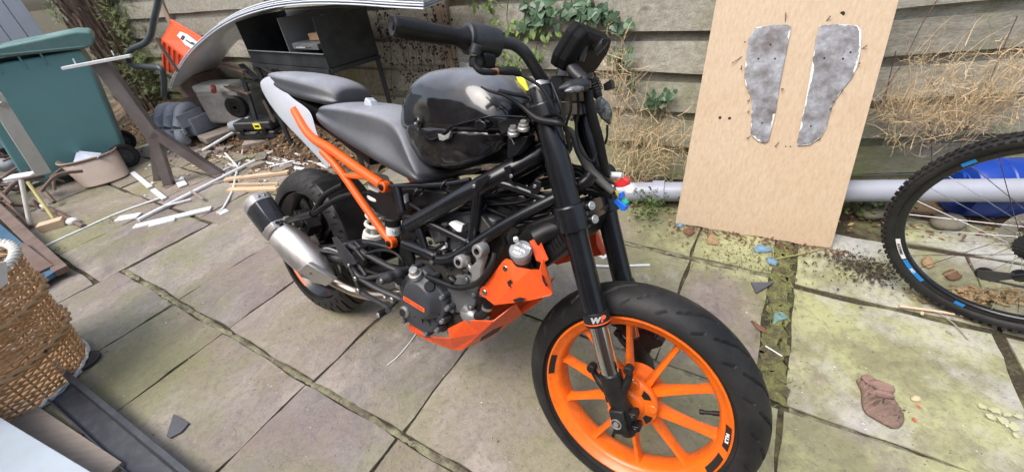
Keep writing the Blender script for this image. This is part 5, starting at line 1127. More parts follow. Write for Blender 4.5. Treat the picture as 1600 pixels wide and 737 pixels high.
for i in range(32):
    a = 2 * pi * i / 32 + .06; sd_ = -1 if i % 2 else 1; cr_ = (1 if (i // 2) % 2 else -1) * radians(62)
    MB().tube([bw(.292, a, 0), bw(.030, a + cr_, sd_ * .026)], .0011, 5).build('spoke', M_CHR, whl, 40, xf=BW)
MB().lathe([(0, -.06), (.010, -.06), (.012, -.034), (.029, -.030), (.029, -.024), (.014, -.02), (.014, .02), (.029, .024), (.029, .03), (.012, .034), (.010, .06), (0, .06)], (0, 0, 0), (0, 1, 0), 24).build('hub', M_FRAME, whl, 40, xf=BW)
cas_ = empty('cassette', parent=bcy)
for i, r_ in enumerate((.052, .047, .042, .037, .033, .029, .026, .022)):
    q = MB(); y = -.033 - i * .0042; nt_ = max(11, int(r_ * 480)); prf = []
    for j in range(nt_ * 2): a = pi * j / nt_; rr = r_ if j % 2 else r_ - .004; prf.append(bw(rr, a, y))
    q.prism(prf, (0, -.002, 0)); q.build('sprocket', M_BLK2, cas_, 0, xf=BW)
MB().lathe([(.045, .036), (.080, .036), (.080, .038), (.045, .038)], (0, 0, 0), (0, 1, 0), 40, closed=True).build('brake_disc', M_SS, bcy, xf=BW)
q = MB().tube(smooth_path([bw(.0, 0, -.075), Vector((.02, -.085, -.05)), Vector((-.01, -.085, -.085))], 4), .014, 10); q.build('derailleur', M_FRAME, bcy, 50, xf=BW)
q = MB().prism([Vector((x, -.090, z)) for x, z in ((-.012, -.070), (.012, -.072), (-.045, -.125), (-.075, -.118), (-.085, -.095), (-.060, -.085))], (0, .004, 0)); q.build('derailleur_cage', M_BLK2, bcy, 0, bevel=.002, xf=BW)
for x, z in ((0, -.075), (-.066, -.103)): MB().lathe([(.004, -.003), (.021, -.003), (.021, .003), (.004, .003)], Vector((x, -.084, z)), (0, 1, 0), 16, closed=True).build('jockey_wheel', M_CAB, bcy, xf=BW)
MB().tube(smooth_path([Vector((-.066, -.084, -.125)), Vector((.1, -.075, -.10)), Vector((.35, -.06, -.03))], 8), .0035, 6).build('chain', M_BLK2, bcy, xf=BW)
MB().tube(smooth_path([Vector((.02, -.08, -.03)), Vector((.05, -.12, .02)), Vector((.10, -.1, .05)), Vector((.2, -.06, .06))], 6), .0025, 6).build('gear_cable', M_CAB, bcy, xf=BW)
for s in (-1, 1):
    MB().tube([Vector((0, s * .068, 0)), Vector((.42, s * .03, .02))], .011, 12).build('chainstay', M_FRAME, bcy, xf=BW); MB().tube([Vector((0, s * .068, .01)), Vector((.30, s * .03, .42))], .009, 12).build('seatstay', M_FRAME, bcy, xf=BW)
MB().tube([Vector((.42, 0, .02)), Vector((.26, 0, .55))], .017, 14).build('seat_tube', M_FRAME, bcy, xf=BW)

# blue drum lying behind the bicycle wheel
M_DRUM = mat('blue_drum_plastic', (.003, .035, .27), .32, c2=(.005, .055, .36), scale=5, dust=.15)
dc = Vector((2.00, 1.47, 0)); ddv = Vector((cos(a4), sin(a4), 0))
q = MB().lathe([(0, .0), (.085, 0), (.112, .008), (.125, .03), (.128, .12), (.132, .125), (.132, .145), (.128, .15), (.128, .34), (.12, .36), (0, .36)], dc + Vector((0, 0, .134)), ddv, 48)
o = q.build('plastic_drum', M_DRUM, None, 35); tag(o, 'blue plastic drum lying behind the bicycle wheel under the pipe', 'drum')
MB().lathe([(.07, -.004), (.08, -.004), (.083, .002), (.083, .01)], dc + Vector((0, 0, .134)), ddv, 40).build('rim_ring', M_DRUM, o)
MB().lathe([(0, -.012), (.022, -.012), (.024, .002)], dc + Vector((0, 0, .19)), ddv, 20).build('bung', M_DRUM, o)

# ---- wheelie bin seen from its side
M_BIN = mat('green_bin_plastic', (.125, .29, .30), .5, c2=(.15, .325, .33), scale=3, dust=.16, dustc=(.30, .34, .33), dscale=4, bump=.1, bscale=250)
M_LID = mat('green_lid_plastic', (.09, .19, .18), .42, c2=(.13, .24, .225), scale=3, dust=.25, dustc=(.45, .5, .5), dscale=4)
b0 = G(208, 257); bdir = Vector((-.80, -.60, 0)); bnn = Vector((-bdir.y, bdir.x, 0)); bnn = bnn if bnn.dot(CAM - b0) > 0 else -bnn
def bpx(x, y, off=0): return PL(x, y, b0 + bnn * off, bnn)
bin_ = empty('wheelie_bin', b0); tag(bin_, 'dark green wheelie bin with paler lid at the left edge', 'bin')
loc = lambda P: [p - b0 for p in P]
sideP = loc([bpx(124, 78), bpx(140, 100), bpx(198, 240), bpx(192, 252), bpx(70, 284), bpx(40, 286), bpx(-62, 125), bpx(-60, 110)])
q = MB(); inner = [p - bnn * .56 for p in sideP]; cenb = sum(sideP, Vector()) / 8
n_ = 8; k_ = [p * .96 + cenb * .04 + bnn * .0 for p in sideP]
q.add(sideP + inner, [tuple(range(n_)), tuple(range(2 * n_ - 1, n_ - 1, -1))] + [(i, n_ + i, n_ + (i + 1) % n_, (i + 1) % n_) for i in range(n_)]); q.build('body', M_BIN, bin_, 30, bevel=.02, seg=3)
for xs_ in ((28, 88, 42, 108), (61, 81, 74, 102), (-10, 94, 4, 116)):
    MB().bar(bpx(xs_[0], xs_[1], .004) - b0, bpx(xs_[2], xs_[3], .002) - b0, .012, .008, up=bnn).build('rib', M_BIN, bin_, 30, bevel=.002)
lidP = loc([bpx(-75, 118), bpx(-80, 98), bpx(0, 73), bpx(60, 61), bpx(118, 49), bpx(140, 50), bpx(148, 60), bpx(146, 70), bpx(134, 76), bpx(0, 90)])
q = MB().prism([p + bnn * .035 for p in lidP], -bnn * .63); lid = q.build('lid', M_LID, bin_, 30, bevel=.014, seg=3)
MB().tube([bpx(143, 62, .02) - b0, bpx(143, 62, .02) - b0 - bnn * .60], .017, 12).build('handle', M_LID, bin_)
MB().tube([bpx(2, 86, .037) - b0, bpx(132, 73, .037) - b0], .006, 8).build('lid_bead', M_LID, lid)
wc = G(208, 257) + bdir * .01 + Vector((0, 0, .100)) + bnn * .045 - b0
for off in (0, -.56):
    c = wc + bnn * off
    w_ = MB().lathe([(.060, -.022), (.078, -.024), (.095, -.020), (.100, -.008), (.100, .012), (.093, .022), (.078, .024), (.060, .020)], c, bnn, 40).build('wheel', M_RUB, bin_, 40)
    q = MB().lathe([(.0, .016), (.018, .016), (.020, .010), (.022, .0), (.064, .0), (.066, .014), (.080, .016)], c, bnn, 32)
    x_, y_ = frame_for(bnn)
    for i in range(8): a = 2 * pi * i / 8; e = x_ * cos(a) + y_ * sin(a); q.bar(c + e * .018 + bnn * .004, c + e * .064 + bnn * .006, .010, .012, up=bnn)
    q.build('wheel_centre', mat('wheel_centre_plastic', (.06, .062, .066), .5, c2=(.09, .092, .096), dust=.4), w_, 35)
MB().tube([wc, wc - bnn * .56], .011, 10).build('axle', M_BOLT, bin_)

# ---- beige tub with an off-cut of card in it
M_TUB = mat('beige_tub_plastic', (.42, .32, .25), .5, c2=(.50, .395, .315), scale=4, dust=.35, dustc=(.25, .20, .15), dscale=6)
ta, tb = G(128, 300), G(203, 278); td = (tb - ta); tl_ = td.length; td.normalize(); tn = Vector((-td.y, td.x, 0)); tc0 = (ta + tb) / 2 + tn * .12
ra, rb = G(88, 256, .185), G(181, 232, .185); rl = (rb - ra).length; rc0 = (ra + rb) / 2 + (tn * .05); rdir = (rb - ra).normalized(); rn_ = Vector((-rdir.y, rdir.x, 0))
def oval(c, a, b, z, d=td, n=tn): return [c + d * (a * math.copysign(abs(cos(t)) ** .75, cos(t))) + n * (b * math.copysign(abs(sin(t)) ** .75, sin(t))) + Vector((0, 0, z)) for t in [2 * pi * i / 40 for i in range(40)]]
rc0.z = 0; tub = MB().loft([oval(tc0, tl_ * .40, .09, .006), oval(tc0, tl_ * .47, .115, .006), oval(tc0, tl_ * .5, .12, .016), oval(tc0 * .25 + rc0 * .75, tl_ * .13 + rl * .36, .150, .150), oval(rc0, rl * .485, .165, .178), oval(rc0, rl * .51, .180, .180), oval(rc0, rl * .515, .184, .190), oval(rc0, rl * .505, .176, .194), oval(rc0, rl * .475, .155, .188), oval(tc0 * .25 + rc0 * .75, tl_ * .12 + rl * .33, .135, .150), oval(tc0, tl_ * .44, .10, .020)])
tub = tub.build('plastic_tub', M_TUB, None, 45); tag(tub, 'oval beige plastic tub with a thick rim in front of the green bin', 'tub')
q = MB().prism([G(112, 262, .16), G(120, 236, .22), G(158, 240, .22), G(150, 250, .16)], Vector((0, .004, .002))); o = q.build('card_offcut', mat('white_blue_card', (.78, .80, .84), .5, c2=(.62, .70, .85), scale=3), None, 0); tag(o, 'white and pale blue piece of card sticking out of the beige tub', 'card')

# ---- steel trestle, bent tube, white plank on it
t0, t1 = G(265, 290), G(340, 275); tpd = (t1 - t0).normalized(); tpn = Vector((-tpd.y, tpd.x, 0))
def tpx(x, y, off=0): return PL(x, y, t0 + tpn * off, tpn)
tr = empty('steel_trestle', t0); tag(tr, 'rusty grey steel A shaped trestle standing in front of the green bin', 'trestle')
def angle_iron(name, a, b, w, h, par, org, up):
    a, b = a - org, b - org; d = (b - a).normalized(); y = up.cross(d).normalized()
    q = MB().bar(a, b, w, .006, up=up); q.bar(a + y * (w / 2) + up * -h / 2, b + y * (w / 2) + up * -h / 2, .006, h, up=up); return q.build(name, M_GALV, par, 0, bevel=.001)
angle_iron('post', tpx(152, 97), tpx(240, 217), .085, .05, tr, t0, -tpn)
angle_iron('leg', tpx(237, 212), tpx(263, 292), .060, .05, tr, t0, -tpn)
angle_iron('leg', tpx(238, 208), tpx(343, 276), .065, .05, tr, t0, -tpn)
angle_iron('leg', tpx(237, 212, .02), tpx(246, 292, .18), .045, .04, tr, t0, -tpn)
MB().box(tpx(339, 275) - t0 + Vector((0, 0, .004)), (.09, .05, .012), Matrix.Rotation(GY, 3, 'Z')).build('foot', M_RUST, tr, 0, bevel=.002)
MB().box(tpx(263, 292) - t0 + Vector((0, 0, .006)), (.09, .06, .012), Matrix.Rotation(GY, 3, 'Z')).build('foot', M_RUST, tr, 0, bevel=.002)
q = MB().bar(tpx(98, 107, -.02), tpx(205, 87, -.02), .03, .018); o = q.build('white_batten', M_TRIM, None, 0, bevel=.002); tag(o, 'white plastic batten lying across the top of the steel trestle', 'batten')
for x, y in ((118, 100), (178, 87)): MB().bar(tpx(x, y, -.02), tpx(x - 4, y - 8, -.02), .006, .006).build('clip', M_TRIM, o, 0)
gp = UV(-4.15, 1.55); gpn = VA
def gpx(x, y): return PL(x, y, gp, gpn)
q = MB().tube(smooth_path([gpx(254, -40), gpx(248, 0), gpx(241, 30), gpx(236, 55), gpx(226, 68), gpx(208, 76), gpx(201, 84), gpx(202, 97), gpx(212, 104), gpx(235, 105), gpx(252, 108), gpx(256, 125), gpx(256, 150)], 6), .021, 14)
o = q.build('bent_tube_frame', mat('dark_blue_grey_tube', (.045, .060, .068), .4, c2=(.06, .075, .085), scale=6, dust=.2), None, 60); tag(o, 'dark bent tubular frame rising between the bin and the orange crate', 'frame')
MB().bar(gpx(243, 60), gpx(278, 112), .02, .02).build('brace', M_RUST, o, 0)

# ---- orange crate
M_CRATE = mat('orange_crate_plastic', (.80, .085, .02), .4, c2=(.88, .11, .03), scale=5, dust=.12)
cr = empty('plastic_crate', UV(-4.9, 1.92, .45)); tag(cr, 'orange plastic crate tipped on its side by the fence with a white printed panel', 'crate')
def cpx(x, y, v=1.84): return PL(x, y, UV(0, v), VA) - UV(-4.9, 1.92, .45)
A_, B_, C_, D_ = cpx(252, 61), cpx(268, 34, 2.06), cpx(322, 66, 2.06), cpx(300, 98)
E_, F_ = cpx(254, 110, 1.90), cpx(302, 125, 1.90)
MB().prism([A_, B_, C_, D_], (A_ - (A_ + B_ + C_ + D_) / 4).cross(B_ - A_).normalized() * .004).build('label_side', M_CRATE, cr, 0, bevel=.001)
MB().prism([A_, D_, F_, E_], fw * .004).build('base', M_CRATE, cr, 0, bevel=.001)
MB().prism([A_, E_, E_ + (B_ - A_) * 1.0, B_], UA * .004).build('end_side', M_CRATE, cr, 0, bevel=.001)
MB().tube([B_ + (B_ - A_) * .04, C_ + (C_ - D_) * .04], .014, 8).build('rim', M_CRATE, cr); MB().tube([B_, B_ + (E_ - A_)], .014, 8).build('rim', M_CRATE, cr)
for i in range(6):
    u = (i + .5) / 6; MB().bar(A_ + (D_ - A_) * u - fw * .008 + (E_ - A_) * .04, E_ + (F_ - E_) * u - fw * .008, .012, .012, up=fw).build('rib', M_CRATE, cr, 0, bevel=.002)
lp = lambda u, v: A_ * ((1 - u) * (1 - v)) + D_ * (u * (1 - v)) + B_ * ((1 - u) * v) + C_ * (u * v) + (A_ - CAM + UV(-4.9, 1.92, .45)).normalized() * -.035
MB().prism([lp(.30, .55), lp(.32, .80), lp(.50, .86), lp(.86, .80), lp(.88, .45), lp(.60, .42), lp(.45, .50)], fw * .002).build('printed_panel', M_WHT, cr, 0)
for u0, u1, v0, v1 in ((.42, .50, .52, .72), (.55, .74, .58, .64), (.70, .84, .60, .70)): MB().prism([lp(u0, v0) - fw * .003, lp(u1, v0) - fw * .003, lp(u1, v1) - fw * .003, lp(u0, v1) - fw * .003], fw * .001).build('print', M_BLK2, cr, 0)

bo_ = UV(-4.72, 1.99); zt_ = (E_ + UV(-4.9, 1.92, .45)).z - .02
q = MB().lathe([(0, 0), (.19, 0), (.20, .01), (.20, zt_ * .33), (.207, zt_ * .34), (.20, zt_ * .36), (.20, zt_ * .66), (.207, zt_ * .67), (.20, zt_ * .69), (.20, zt_ - .01), (.205, zt_), (.19, zt_), (0, zt_ - .01)], bo_, (0, 0, 1), 40); o = q.build('steel_barrel', M_RUST, None, 40); tag(o, 'rusty brown barrel standing beneath the orange crate', 'barrel')

# ---- black cabinet on a steel stand
M_CABT = mat('black_cabinet_steel', (.018, .020, .023), .42, c2=(.028, .031, .035), scale=6, dust=.22, dustc=(.16, .16, .16), dscale=6)
CK, CL, CRt = G(515, 108, .715), G(395, 98, .715), G(592, 85, .715); hC = Vector((0, 0, .285))
cb = empty('steel_cabinet', Vector((CK.x, CK.y, 0))); tag(cb, 'open black steel cabinet with louvred shelves on a stand behind the seat', 'cabinet')
co = Vector((CK.x, CK.y, 0)); CB_ = CL + (CRt - CK)
M_CABI = mat('cabinet_inside', (.15, .152, .155), .45, c2=(.20, .202, .205), scale=6, dust=.3)
def cq(name, P, vec, par=cb, mt=M_CABT): return MB().prism([p - co for p in P], vec).build(name, mt, par, 0, bevel=.001)
ex, ey = (CL - CK).normalized(), (CRt - CK).normalized()
cq('side_panel', [CK, CRt, CRt + hC, CK + hC], ex * .004); cq('side_panel', [CL, CB_, CB_ + hC, CL + hC], -ex * .004)
cq('back_panel', [CRt, CB_, CB_ + hC, CRt + hC], -ey * .004, mt=M_CABI); cq('floor', [CK, CRt, CB_, CL], Vector((0, 0, .004)))
lip = Vector((0, 0, .085)); cq('front_lip', [CK, CL, CL + lip, CK + lip], ey * .004); cq('lip_edge', [CK + lip, CL + lip, CL + lip - ey * .015, CK + lip - ey * .015], Vector((0, 0, .004)), mt=M_CABI)
dpos = CK + (CL - CK) * .42
cq('divider', [dpos + ey * .01, dpos + ey * .30, dpos + ey * .30 + hC, dpos + ey * .01 + hC], ex * .006, mt=M_CABI)
for i in range(4):
    z = Vector((0, 0, .10 + .05 * i)); bk_ = (CRt - CK) * .96
    for u0, u1 in ((.46, .97), (.14, .40)):
        a_, b_ = CK + (CL - CK) * u0 + bk_ + z, CK + (CL - CK) * u1 + bk_ + z; cq('louvre', [a_, b_, b_ - ey * .03 - Vector((0, 0, .012)), a_ - ey * .03 - Vector((0, 0, .012))], Vector((0, 0, .003)), mt=M_CABI)
sa, sb_ = CK + (CL - CK) * .10 + ey * .03, CK + (CL - CK) * .40 + ey * .03
dr = cq('drawer', [sa + Vector((0, 0, .10)), sb_ + Vector((0, 0, .10)), sb_ + Vector((0, 0, .10)) + ey * .25, sa + Vector((0, 0, .10)) + ey * .25], Vector((0, 0, .035)), mt=mat('grey_drawer', (.16, .17, .18), .45, metal=.4, dust=.25))
hh = [sa * .35 + sb_ * .65 + Vector((0, 0, .118)) - co, sa * .35 + sb_ * .65 + Vector((0, 0, .118)) - ey * .03 - co, sa * .7 + sb_ * .3 + Vector((0, 0, .118)) - ey * .03 - co, sa * .7 + sb_ * .3 + Vector((0, 0, .118)) - co]
MB().tube(hh, .005, 8).build('handle', M_ALU, dr)
gr = MB()
for i in range(9): a_ = CK + (CL - CK) * (.46 + .055 * i) + ey * (.28 - .0 * i) - co; gr.bar(a_ + Vector((0, 0, .03)), a_ + Vector((0, 0, .20)) - ey * .08, .005, .005)
gr.build('wire_rack', M_FRAME, cb, 0)
for P in (CK, CL, CRt, CB_):
    ins = (CK + CB_) / 2; g0 = P + (ins - P) * .04; MB().bar(Vector((g0.x, g0.y, 0)) - co, Vector((g0.x, g0.y, .714)) - co, .028, .028, up=(1, 0, 0)).build('leg', M_CABT, cb, 0, bevel=.002)
for a_, b_ in ((CK, CL), (CL, CB_), (CK, CRt)):
    MB().bar(Vector((a_.x, a_.y, .70)) - co, Vector((b_.x, b_.y, .70)) - co, .025, .025).build('rail', M_CABT, cb, 0)
bxp = sa * .45 + sb_ * .55 + ey * .12 + Vector((0, 0, .158)); q = MB().box((0, 0, 0), (.10, .07, .04), Matrix.Rotation(GY, 3, 'Z')); o = q.build('cardboard_box', mat('cardboard', (.42, .26, .15), .8), None, 0, bevel=.002); o.location = bxp; tag(o, 'small brown cardboard box on the drawer inside the black cabinet', 'box')

# ---- stack of clear plastic sheets bent over the cabinet
M_CLEAR = bpy.data.materials.new('hazy_clear_plastic'); M_CLEAR.use_nodes = True
_n = M_CLEAR.node_tree.nodes; _l = M_CLEAR.node_tree.links; _b = _n['Principled BSDF']; _b.inputs['Base Color'].default_value = (.62, .65, .68, 1); _b.inputs['Roughness'].default_value = .22; _b.inputs['Alpha'].default_value = .62
_no = _n.new('ShaderNodeTexNoise'); _no.inputs['Scale'].default_value = 4; _mr = _n.new('ShaderNodeMapRange'); _mr.inputs[3].default_value = .42; _mr.inputs[4].default_value = .82; _l.new(_no.outputs[0], _mr.inputs[0]); _l.new(_mr.outputs[0], _b.inputs['Alpha'])
M_EDGE = mat('milky_plastic_edge', (.66, .72, .80), .3, c2=(.74, .79, .86), scale=9)
spl = UV(0, 1.70)
crv = [(266, 140), (276, 115), (292, 90), (312, 68), (338, 47), (368, 30), (402, 18), (440, 10), (490, 6), (550, 7), (610, 11), (662, 14)]
for k in range(4):
    dy = (0, -5, -9, -14)[k]; dx = (0, -2, 2, 6)[k]
    f_ = smooth_path([PL(x + dx * (1 - i / 11), y + dy * (.5 + .5 * i / 11), spl, VA) for i, (x, y) in enumerate(crv)][(0, 0, 3, 4)[k]:], 5)
    b_ = [p + VA * .42 + Vector((0, 0, .02)) for p in f_]
    o = MB().loft([f_, [p + VA * .2 + Vector((0, 0, .012)) for p in f_], b_], caps=False, closed_ring=False).build('plastic_sheet', M_CLEAR, None, 180, solid=.003)
    MB().tube(f_, .0042, 6).build('cut_edge', M_EDGE, o)
    tag(o, ('lowest hazy clear plastic sheet curving down to the ground beside the cabinet', 'second clear plastic sheet from below bent over the black cabinet', 'third clear plastic sheet from below lying over the black cabinet', 'topmost clear plastic sheet of the stack over the black cabinet')[k], 'plastic sheet', 'clear plastic sheets over the cabinet')

# ---- scrap engine, manifold, power-tool case, scrap heap under the cabinet
M_MANI = mat('dull_grey_casting', (.26, .29, .33), .6, c2=(.40, .43, .47), scale=9, bump=.4, bscale=60, dust=.25, dustc=(.14, .12, .10))
mo = UV(-4.72, 1.66, .10); man = empty('engine_manifold', mo); tag(man, 'grey cast engine manifold with three humps lying on the soil bank', 'engine part')
mt_ = Matrix.Rotation(GY + .25, 3, 'Z')
for i in range(3):
    x = -.14 + .125 * i
    MB().tube(smooth_path([mt_ @ Vector((x, .13, .10)), mt_ @ Vector((x, .08, .19)), mt_ @ Vector((x, -.02, .20)), mt_ @ Vector((x, -.10, .12)), mt_ @ Vector((x, -.14, .08))], 4), [.044, .052, .052, .048, .040], 12).build('runner', M_MANI, man, 60)
    MB().tube(smooth_path([mt_ @ Vector((x + .02, -.15, .06)), mt_ @ Vector((x + .02, -.17, .0)), mt_ @ Vector((x + .02, -.14, -.06))], 4), [.042, .050, .04], 12).build('lower_runner', M_MANI, man, 60)
MB().box(mt_ @ Vector((-.01, -.15, .045)), (.40, .03, .05), mt_).build('flange', M_MANI, man, 0, bevel=.006)
MB().box(mt_ @ Vector((.0, .05, .05)), (.40, .24, .16), mt_).build('body', M_MANI, man, 0, bevel=.012)
for i in range(4): MB().box(mt_ @ Vector((-.2 + .125 * i, -.02, .13)), (.012, .26, .12), mt_).build('web', M_MANI, man, 0, bevel=.003)
for i in range(7): MB().bolt(mt_ @ Vector((-.18 + .057 * i, -.166, .055)), mt_ @ Vector((0, -1, .2)), .010, .008).build('bolt', M_RUST, man)
eo = UV(-4.30, 1.98, .12); eng = empty('scrap_engine', eo); tag(eng, 'dirty scrap car engine block with a round pulley beneath the plastic sheets', 'engine')
MB().box(mt_ @ Vector((0, 0, .16)), (.50, .26, .30), mt_).build('block', mat('dirty_pale_alloy', (.30, .29, .28), .6, c2=(.42, .41, .40), scale=8, bump=.4, bscale=50, dust=.6, dustc=(.10, .08, .06), dscale=10), eng, 0, bevel=.03)
MB().box(mt_ @ Vector((-.04, -.02, .33)), (.44, .20, .07), mt_).build('head_cover', M_PAINTF, eng, 0, bevel=.02)
for x, z, r_ in ((.20, .18, .095), (.20, .18, .05)): MB().lathe([(0, .02), (r_ * .3, .02), (r_ * .35, .05), (r_ * .9, .05), (r_, .04), (r_, 0)], mt_ @ Vector((x, -.13, z)), mt_ @ Vector((.25, -1, 0)), 28).build('pulley', M_CARB, eng)
MB().tube([mt_ @ Vector((.12, -.22, .02)), mt_ @ Vector((.36, -.20, .06))], .05, 14).build('starter', M_MANI, eng); MB().cyl(mt_ @ Vector((.06, -.16, .36)), mt_ @ Vector((.12, -.22, .34)), .022, 12).build('hose_stub', mat('dull_red_hose', (.30, .06, .06), .6), eng)
ko = G(412, 205, .10); kc = empty('tool_case', ko); tag(kc, 'black plastic power tool case with a yellow label beside the scrap heap', 'case')
kz = Matrix.Rotation(GY + .35, 3, 'Z')
MB().box((0, 0, .0), (.40, .22, .075), kz).build('base', M_BLK2, kc, 0, bevel=.02, seg=3); MB().box((0, 0, .082), (.385, .21, .075), kz).build('lid', M_BLK2, kc, 0, bevel=.022, seg=3)
MB().box(kz @ Vector((.06, -.108, .085)), (.07, .004, .05), kz).build('label_sticker', M_YEL, kc, 0)
MB().box(kz @ Vector((.06, -.1105, .085)), (.045, .001, .018), kz).build('label_print', M_BLK, kc, 0)
for x in (-.11, .11): MB().box(kz @ Vector((x, -.112, .04)), (.05, .016, .05), kz).build('latch', M_BLK, kc, 0, bevel=.005)
MB().tube(smooth_path([kz @ Vector((-.05, -.11, .035)), kz @ Vector((-.05, -.145, .035)), kz @ Vector((.05, -.145, .035)), kz @ Vector((.05, -.11, .035))], 4), .010, 10).build('handle', M_BLK2, kc)
q = MB().bar(G(385, 232), G(470, 214) + Vector((0, 0, .0)), .16, .06); o = q.build('timber_sleeper', M_OLDW, None, 0, bevel=.006); o.location.z = .03; tag(o, 'old timber sleeper lying in front of the black tool case', 'timber')
q = MB().bar(G(318, 222, .05), G(392, 196, .05), .20, .05); o = q.build('timber_plank', M_OLDW, None, 0, bevel=.006); o.location.z = .02; tag(o, 'short mossy plank on the bank below the grey manifold', 'plank')
RH = random.Random(9)
for i in range(10):
    x, y = 345 + RH.random() * 75, 95 + RH.random() * 70; a_ = PL(x, y, UV(0, 1.92), VA); b_ = PL(x + RH.uniform(15, 55), y + RH.uniform(10, 75), UV(0, 1.85 + .1 * RH.random()), VA)
    b_.z = max(b_.z, .05); q = MB().bar(a_, b_, .02 + .03 * RH.random(), .012 + .01 * RH.random()); o = q.build('scrap_bar', M_RUST if i % 2 else M_CABT, None, 0, bevel=.002); tag(o, 'dark scrap bar in the tangle beneath the steel cabinet', 'scrap', 'scrap bars under the cabinet')

# ---- strips, poles and off-cuts on the ground
def strip(pts, w, h, mt, name, label, cat, group=None, z=0.0):
    P = [G(x, y, z) for x, y in pts]; q = MB()
    if len(P) == 2: q.bar(P[0] + Vector((0, 0, h / 2 + .002)), P[1] + Vector((0, 0, h / 2 + .002)), w, h)
    else: q.tube(smooth_path([p + Vector((0, 0, h / 2 + .002)) for p in P], 5), [(w / 2, h / 2)], 8, flat=Vector((0, 0, 1)).cross(P[1] - P[0]))
    o = q.build(name, mt, None, 30, bevel=.0012); return tag(o, label, cat, group)
def pole(pts, r, mt, name, label, cat, group=None, zs=None):
    P = [G(x, y, (zs[i] if zs else 0) + r) for i, (x, y) in enumerate(pts)]; P = smooth_path(P, 5) if len(P) > 2 else P
    return tag(MB().tube(P, r, 10).build(name, mt, None, 50), label, cat, group)
WG = 'white plastic strips scattered on the paving'
pole([(216, 344), (466, 217)], .014, M_TRIM, 'plastic_conduit', 'long white plastic conduit running from the trestle foot to the cabinet leg', 'pipe')
pole([(341, 271), (392, 243)], .010, M_TRIM, 'plastic_conduit', 'short white conduit lying right of the trestle foot beside the long one', 'pipe')
pole([(284, 235), (390, 251), (472, 265)], .006, M_TRIM, 'plastic_rod', 'thin white rod lying behind the trestle foot across the long conduit', 'rod')
pole([(311, 239), (380, 198)], .013, M_TRIM, 'plastic_conduit', 'pale pipe propped on the soil bank left of the tool case', 'pipe', zs=(0, .10))
pole([(269, 226), (315, 202)], .009, M_PINE, 'wooden_stick', 'cream wooden stick on the soil bank behind the trestle', 'stick', zs=(.02, .10))
pole([(380, 222), (378, 243), (369, 273), (363, 298), (349, 325), (339, 333)], .008, M_TRIM, 'bent_trim', 'thin white trim curving over the paving behind the exhaust', 'trim')
strip([(211, 356), (331, 327)], .055, .012, M_TRIM, 'upvc_strip', 'wide white plastic strip lying left of the exhaust', 'strip', WG)
strip([(236, 353), (276, 343)], .065, .014, M_TRIM, 'upvc_strip', 'short wide white off-cut just below the long white strip', 'strip', WG)
strip([(184, 344), (219, 338)], .07, .012, M_TRIM, 'upvc_strip', 'curled white off-cut below the tub at the end of the thin rod', 'strip', WG)
strip([(208, 271), (236, 294)], .035, .012, M_TRIM, 'upvc_strip', 'white strip between the bin wheel and the trestle legs', 'strip', WG); strip([(240, 298), (258, 312)], .035, .012, M_TRIM, 'upvc_strip', 'white off-cut just beyond the trestle leg foot', 'strip', WG)
strip([(281, 282), (287, 292)], .06, .010, M_TRIM, 'upvc_strip', 'small white square between the trestle legs', 'strip', WG)
strip([(439, 236), (516, 262)], .05, .012, M_TRIM, 'upvc_strip', 'white strip running under the tail from the cabinet leg', 'strip', WG); strip([(414, 246), (482, 259)], .03, .010, M_TRIM, 'upvc_strip', 'narrow white strip behind the timber battens', 'strip', WG)
strip([(401, 253), (476, 265)], .022, .010, M_TRIM, 'upvc_strip', 'lowest narrow white strip above the timber battens', 'strip', WG); strip([(463, 222), (497, 244)], .05, .010, M_TRIM, 'upvc_strip', 'white strip under the grey tail panel', 'strip', WG)
strip([(343, 335), (356, 329)], .055, .006, M_TRIM, 'upvc_strip', 'little white tile at the end of the curved trim', 'strip', WG)
strip([(353, 283), (452, 271)], .045, .02, M_PINE, 'pine_batten', 'upper pine batten lying behind the rear tyre', 'batten'); strip([(359, 299), (436, 297)], .05, .02, M_PINE, 'pine_batten', 'lower pine batten with a flat face nearest the exhaust tip', 'batten'); strip([(362, 291), (436, 290)], .014, .02, M_PINE, 'pine_batten', 'thin pine lath between the two pine battens', 'batten')
pole([(65, 387), (120, 362), (185, 333), (249, 310)], .0075, M_TRIM, 'plastic_rod', 'long thin white rod from the blue board to the trestle foot', 'rod')
q = MB().box((0, 0, .028), (.13, .07, .05), Matrix.Rotation(.5, 3, 'Z')); o = q.build('wood_block', M_PINE, None, 0, bevel=.003); o.location = G(86, 356); tag(o, 'short block of pale wood left of the thin white rod', 'wood block')
pole([(605, 570), (622, 556), (640, 535), (652, 518)], .0022, M_TRIM, 'wire_offcut', 'thin pale wire lying under the orange belly pan', 'wire')
pole([(872, 400), (930, 415), (1015, 414)], .006, M_TRIM, 'plastic_rod', 'thin white rod on the paving behind the fork legs', 'rod')
strip([(925, 388), (950, 402)], .06, .008, M_TRIM, 'upvc_strip', 'white off-cut on the paving seen between the fork legs', 'strip', WG)

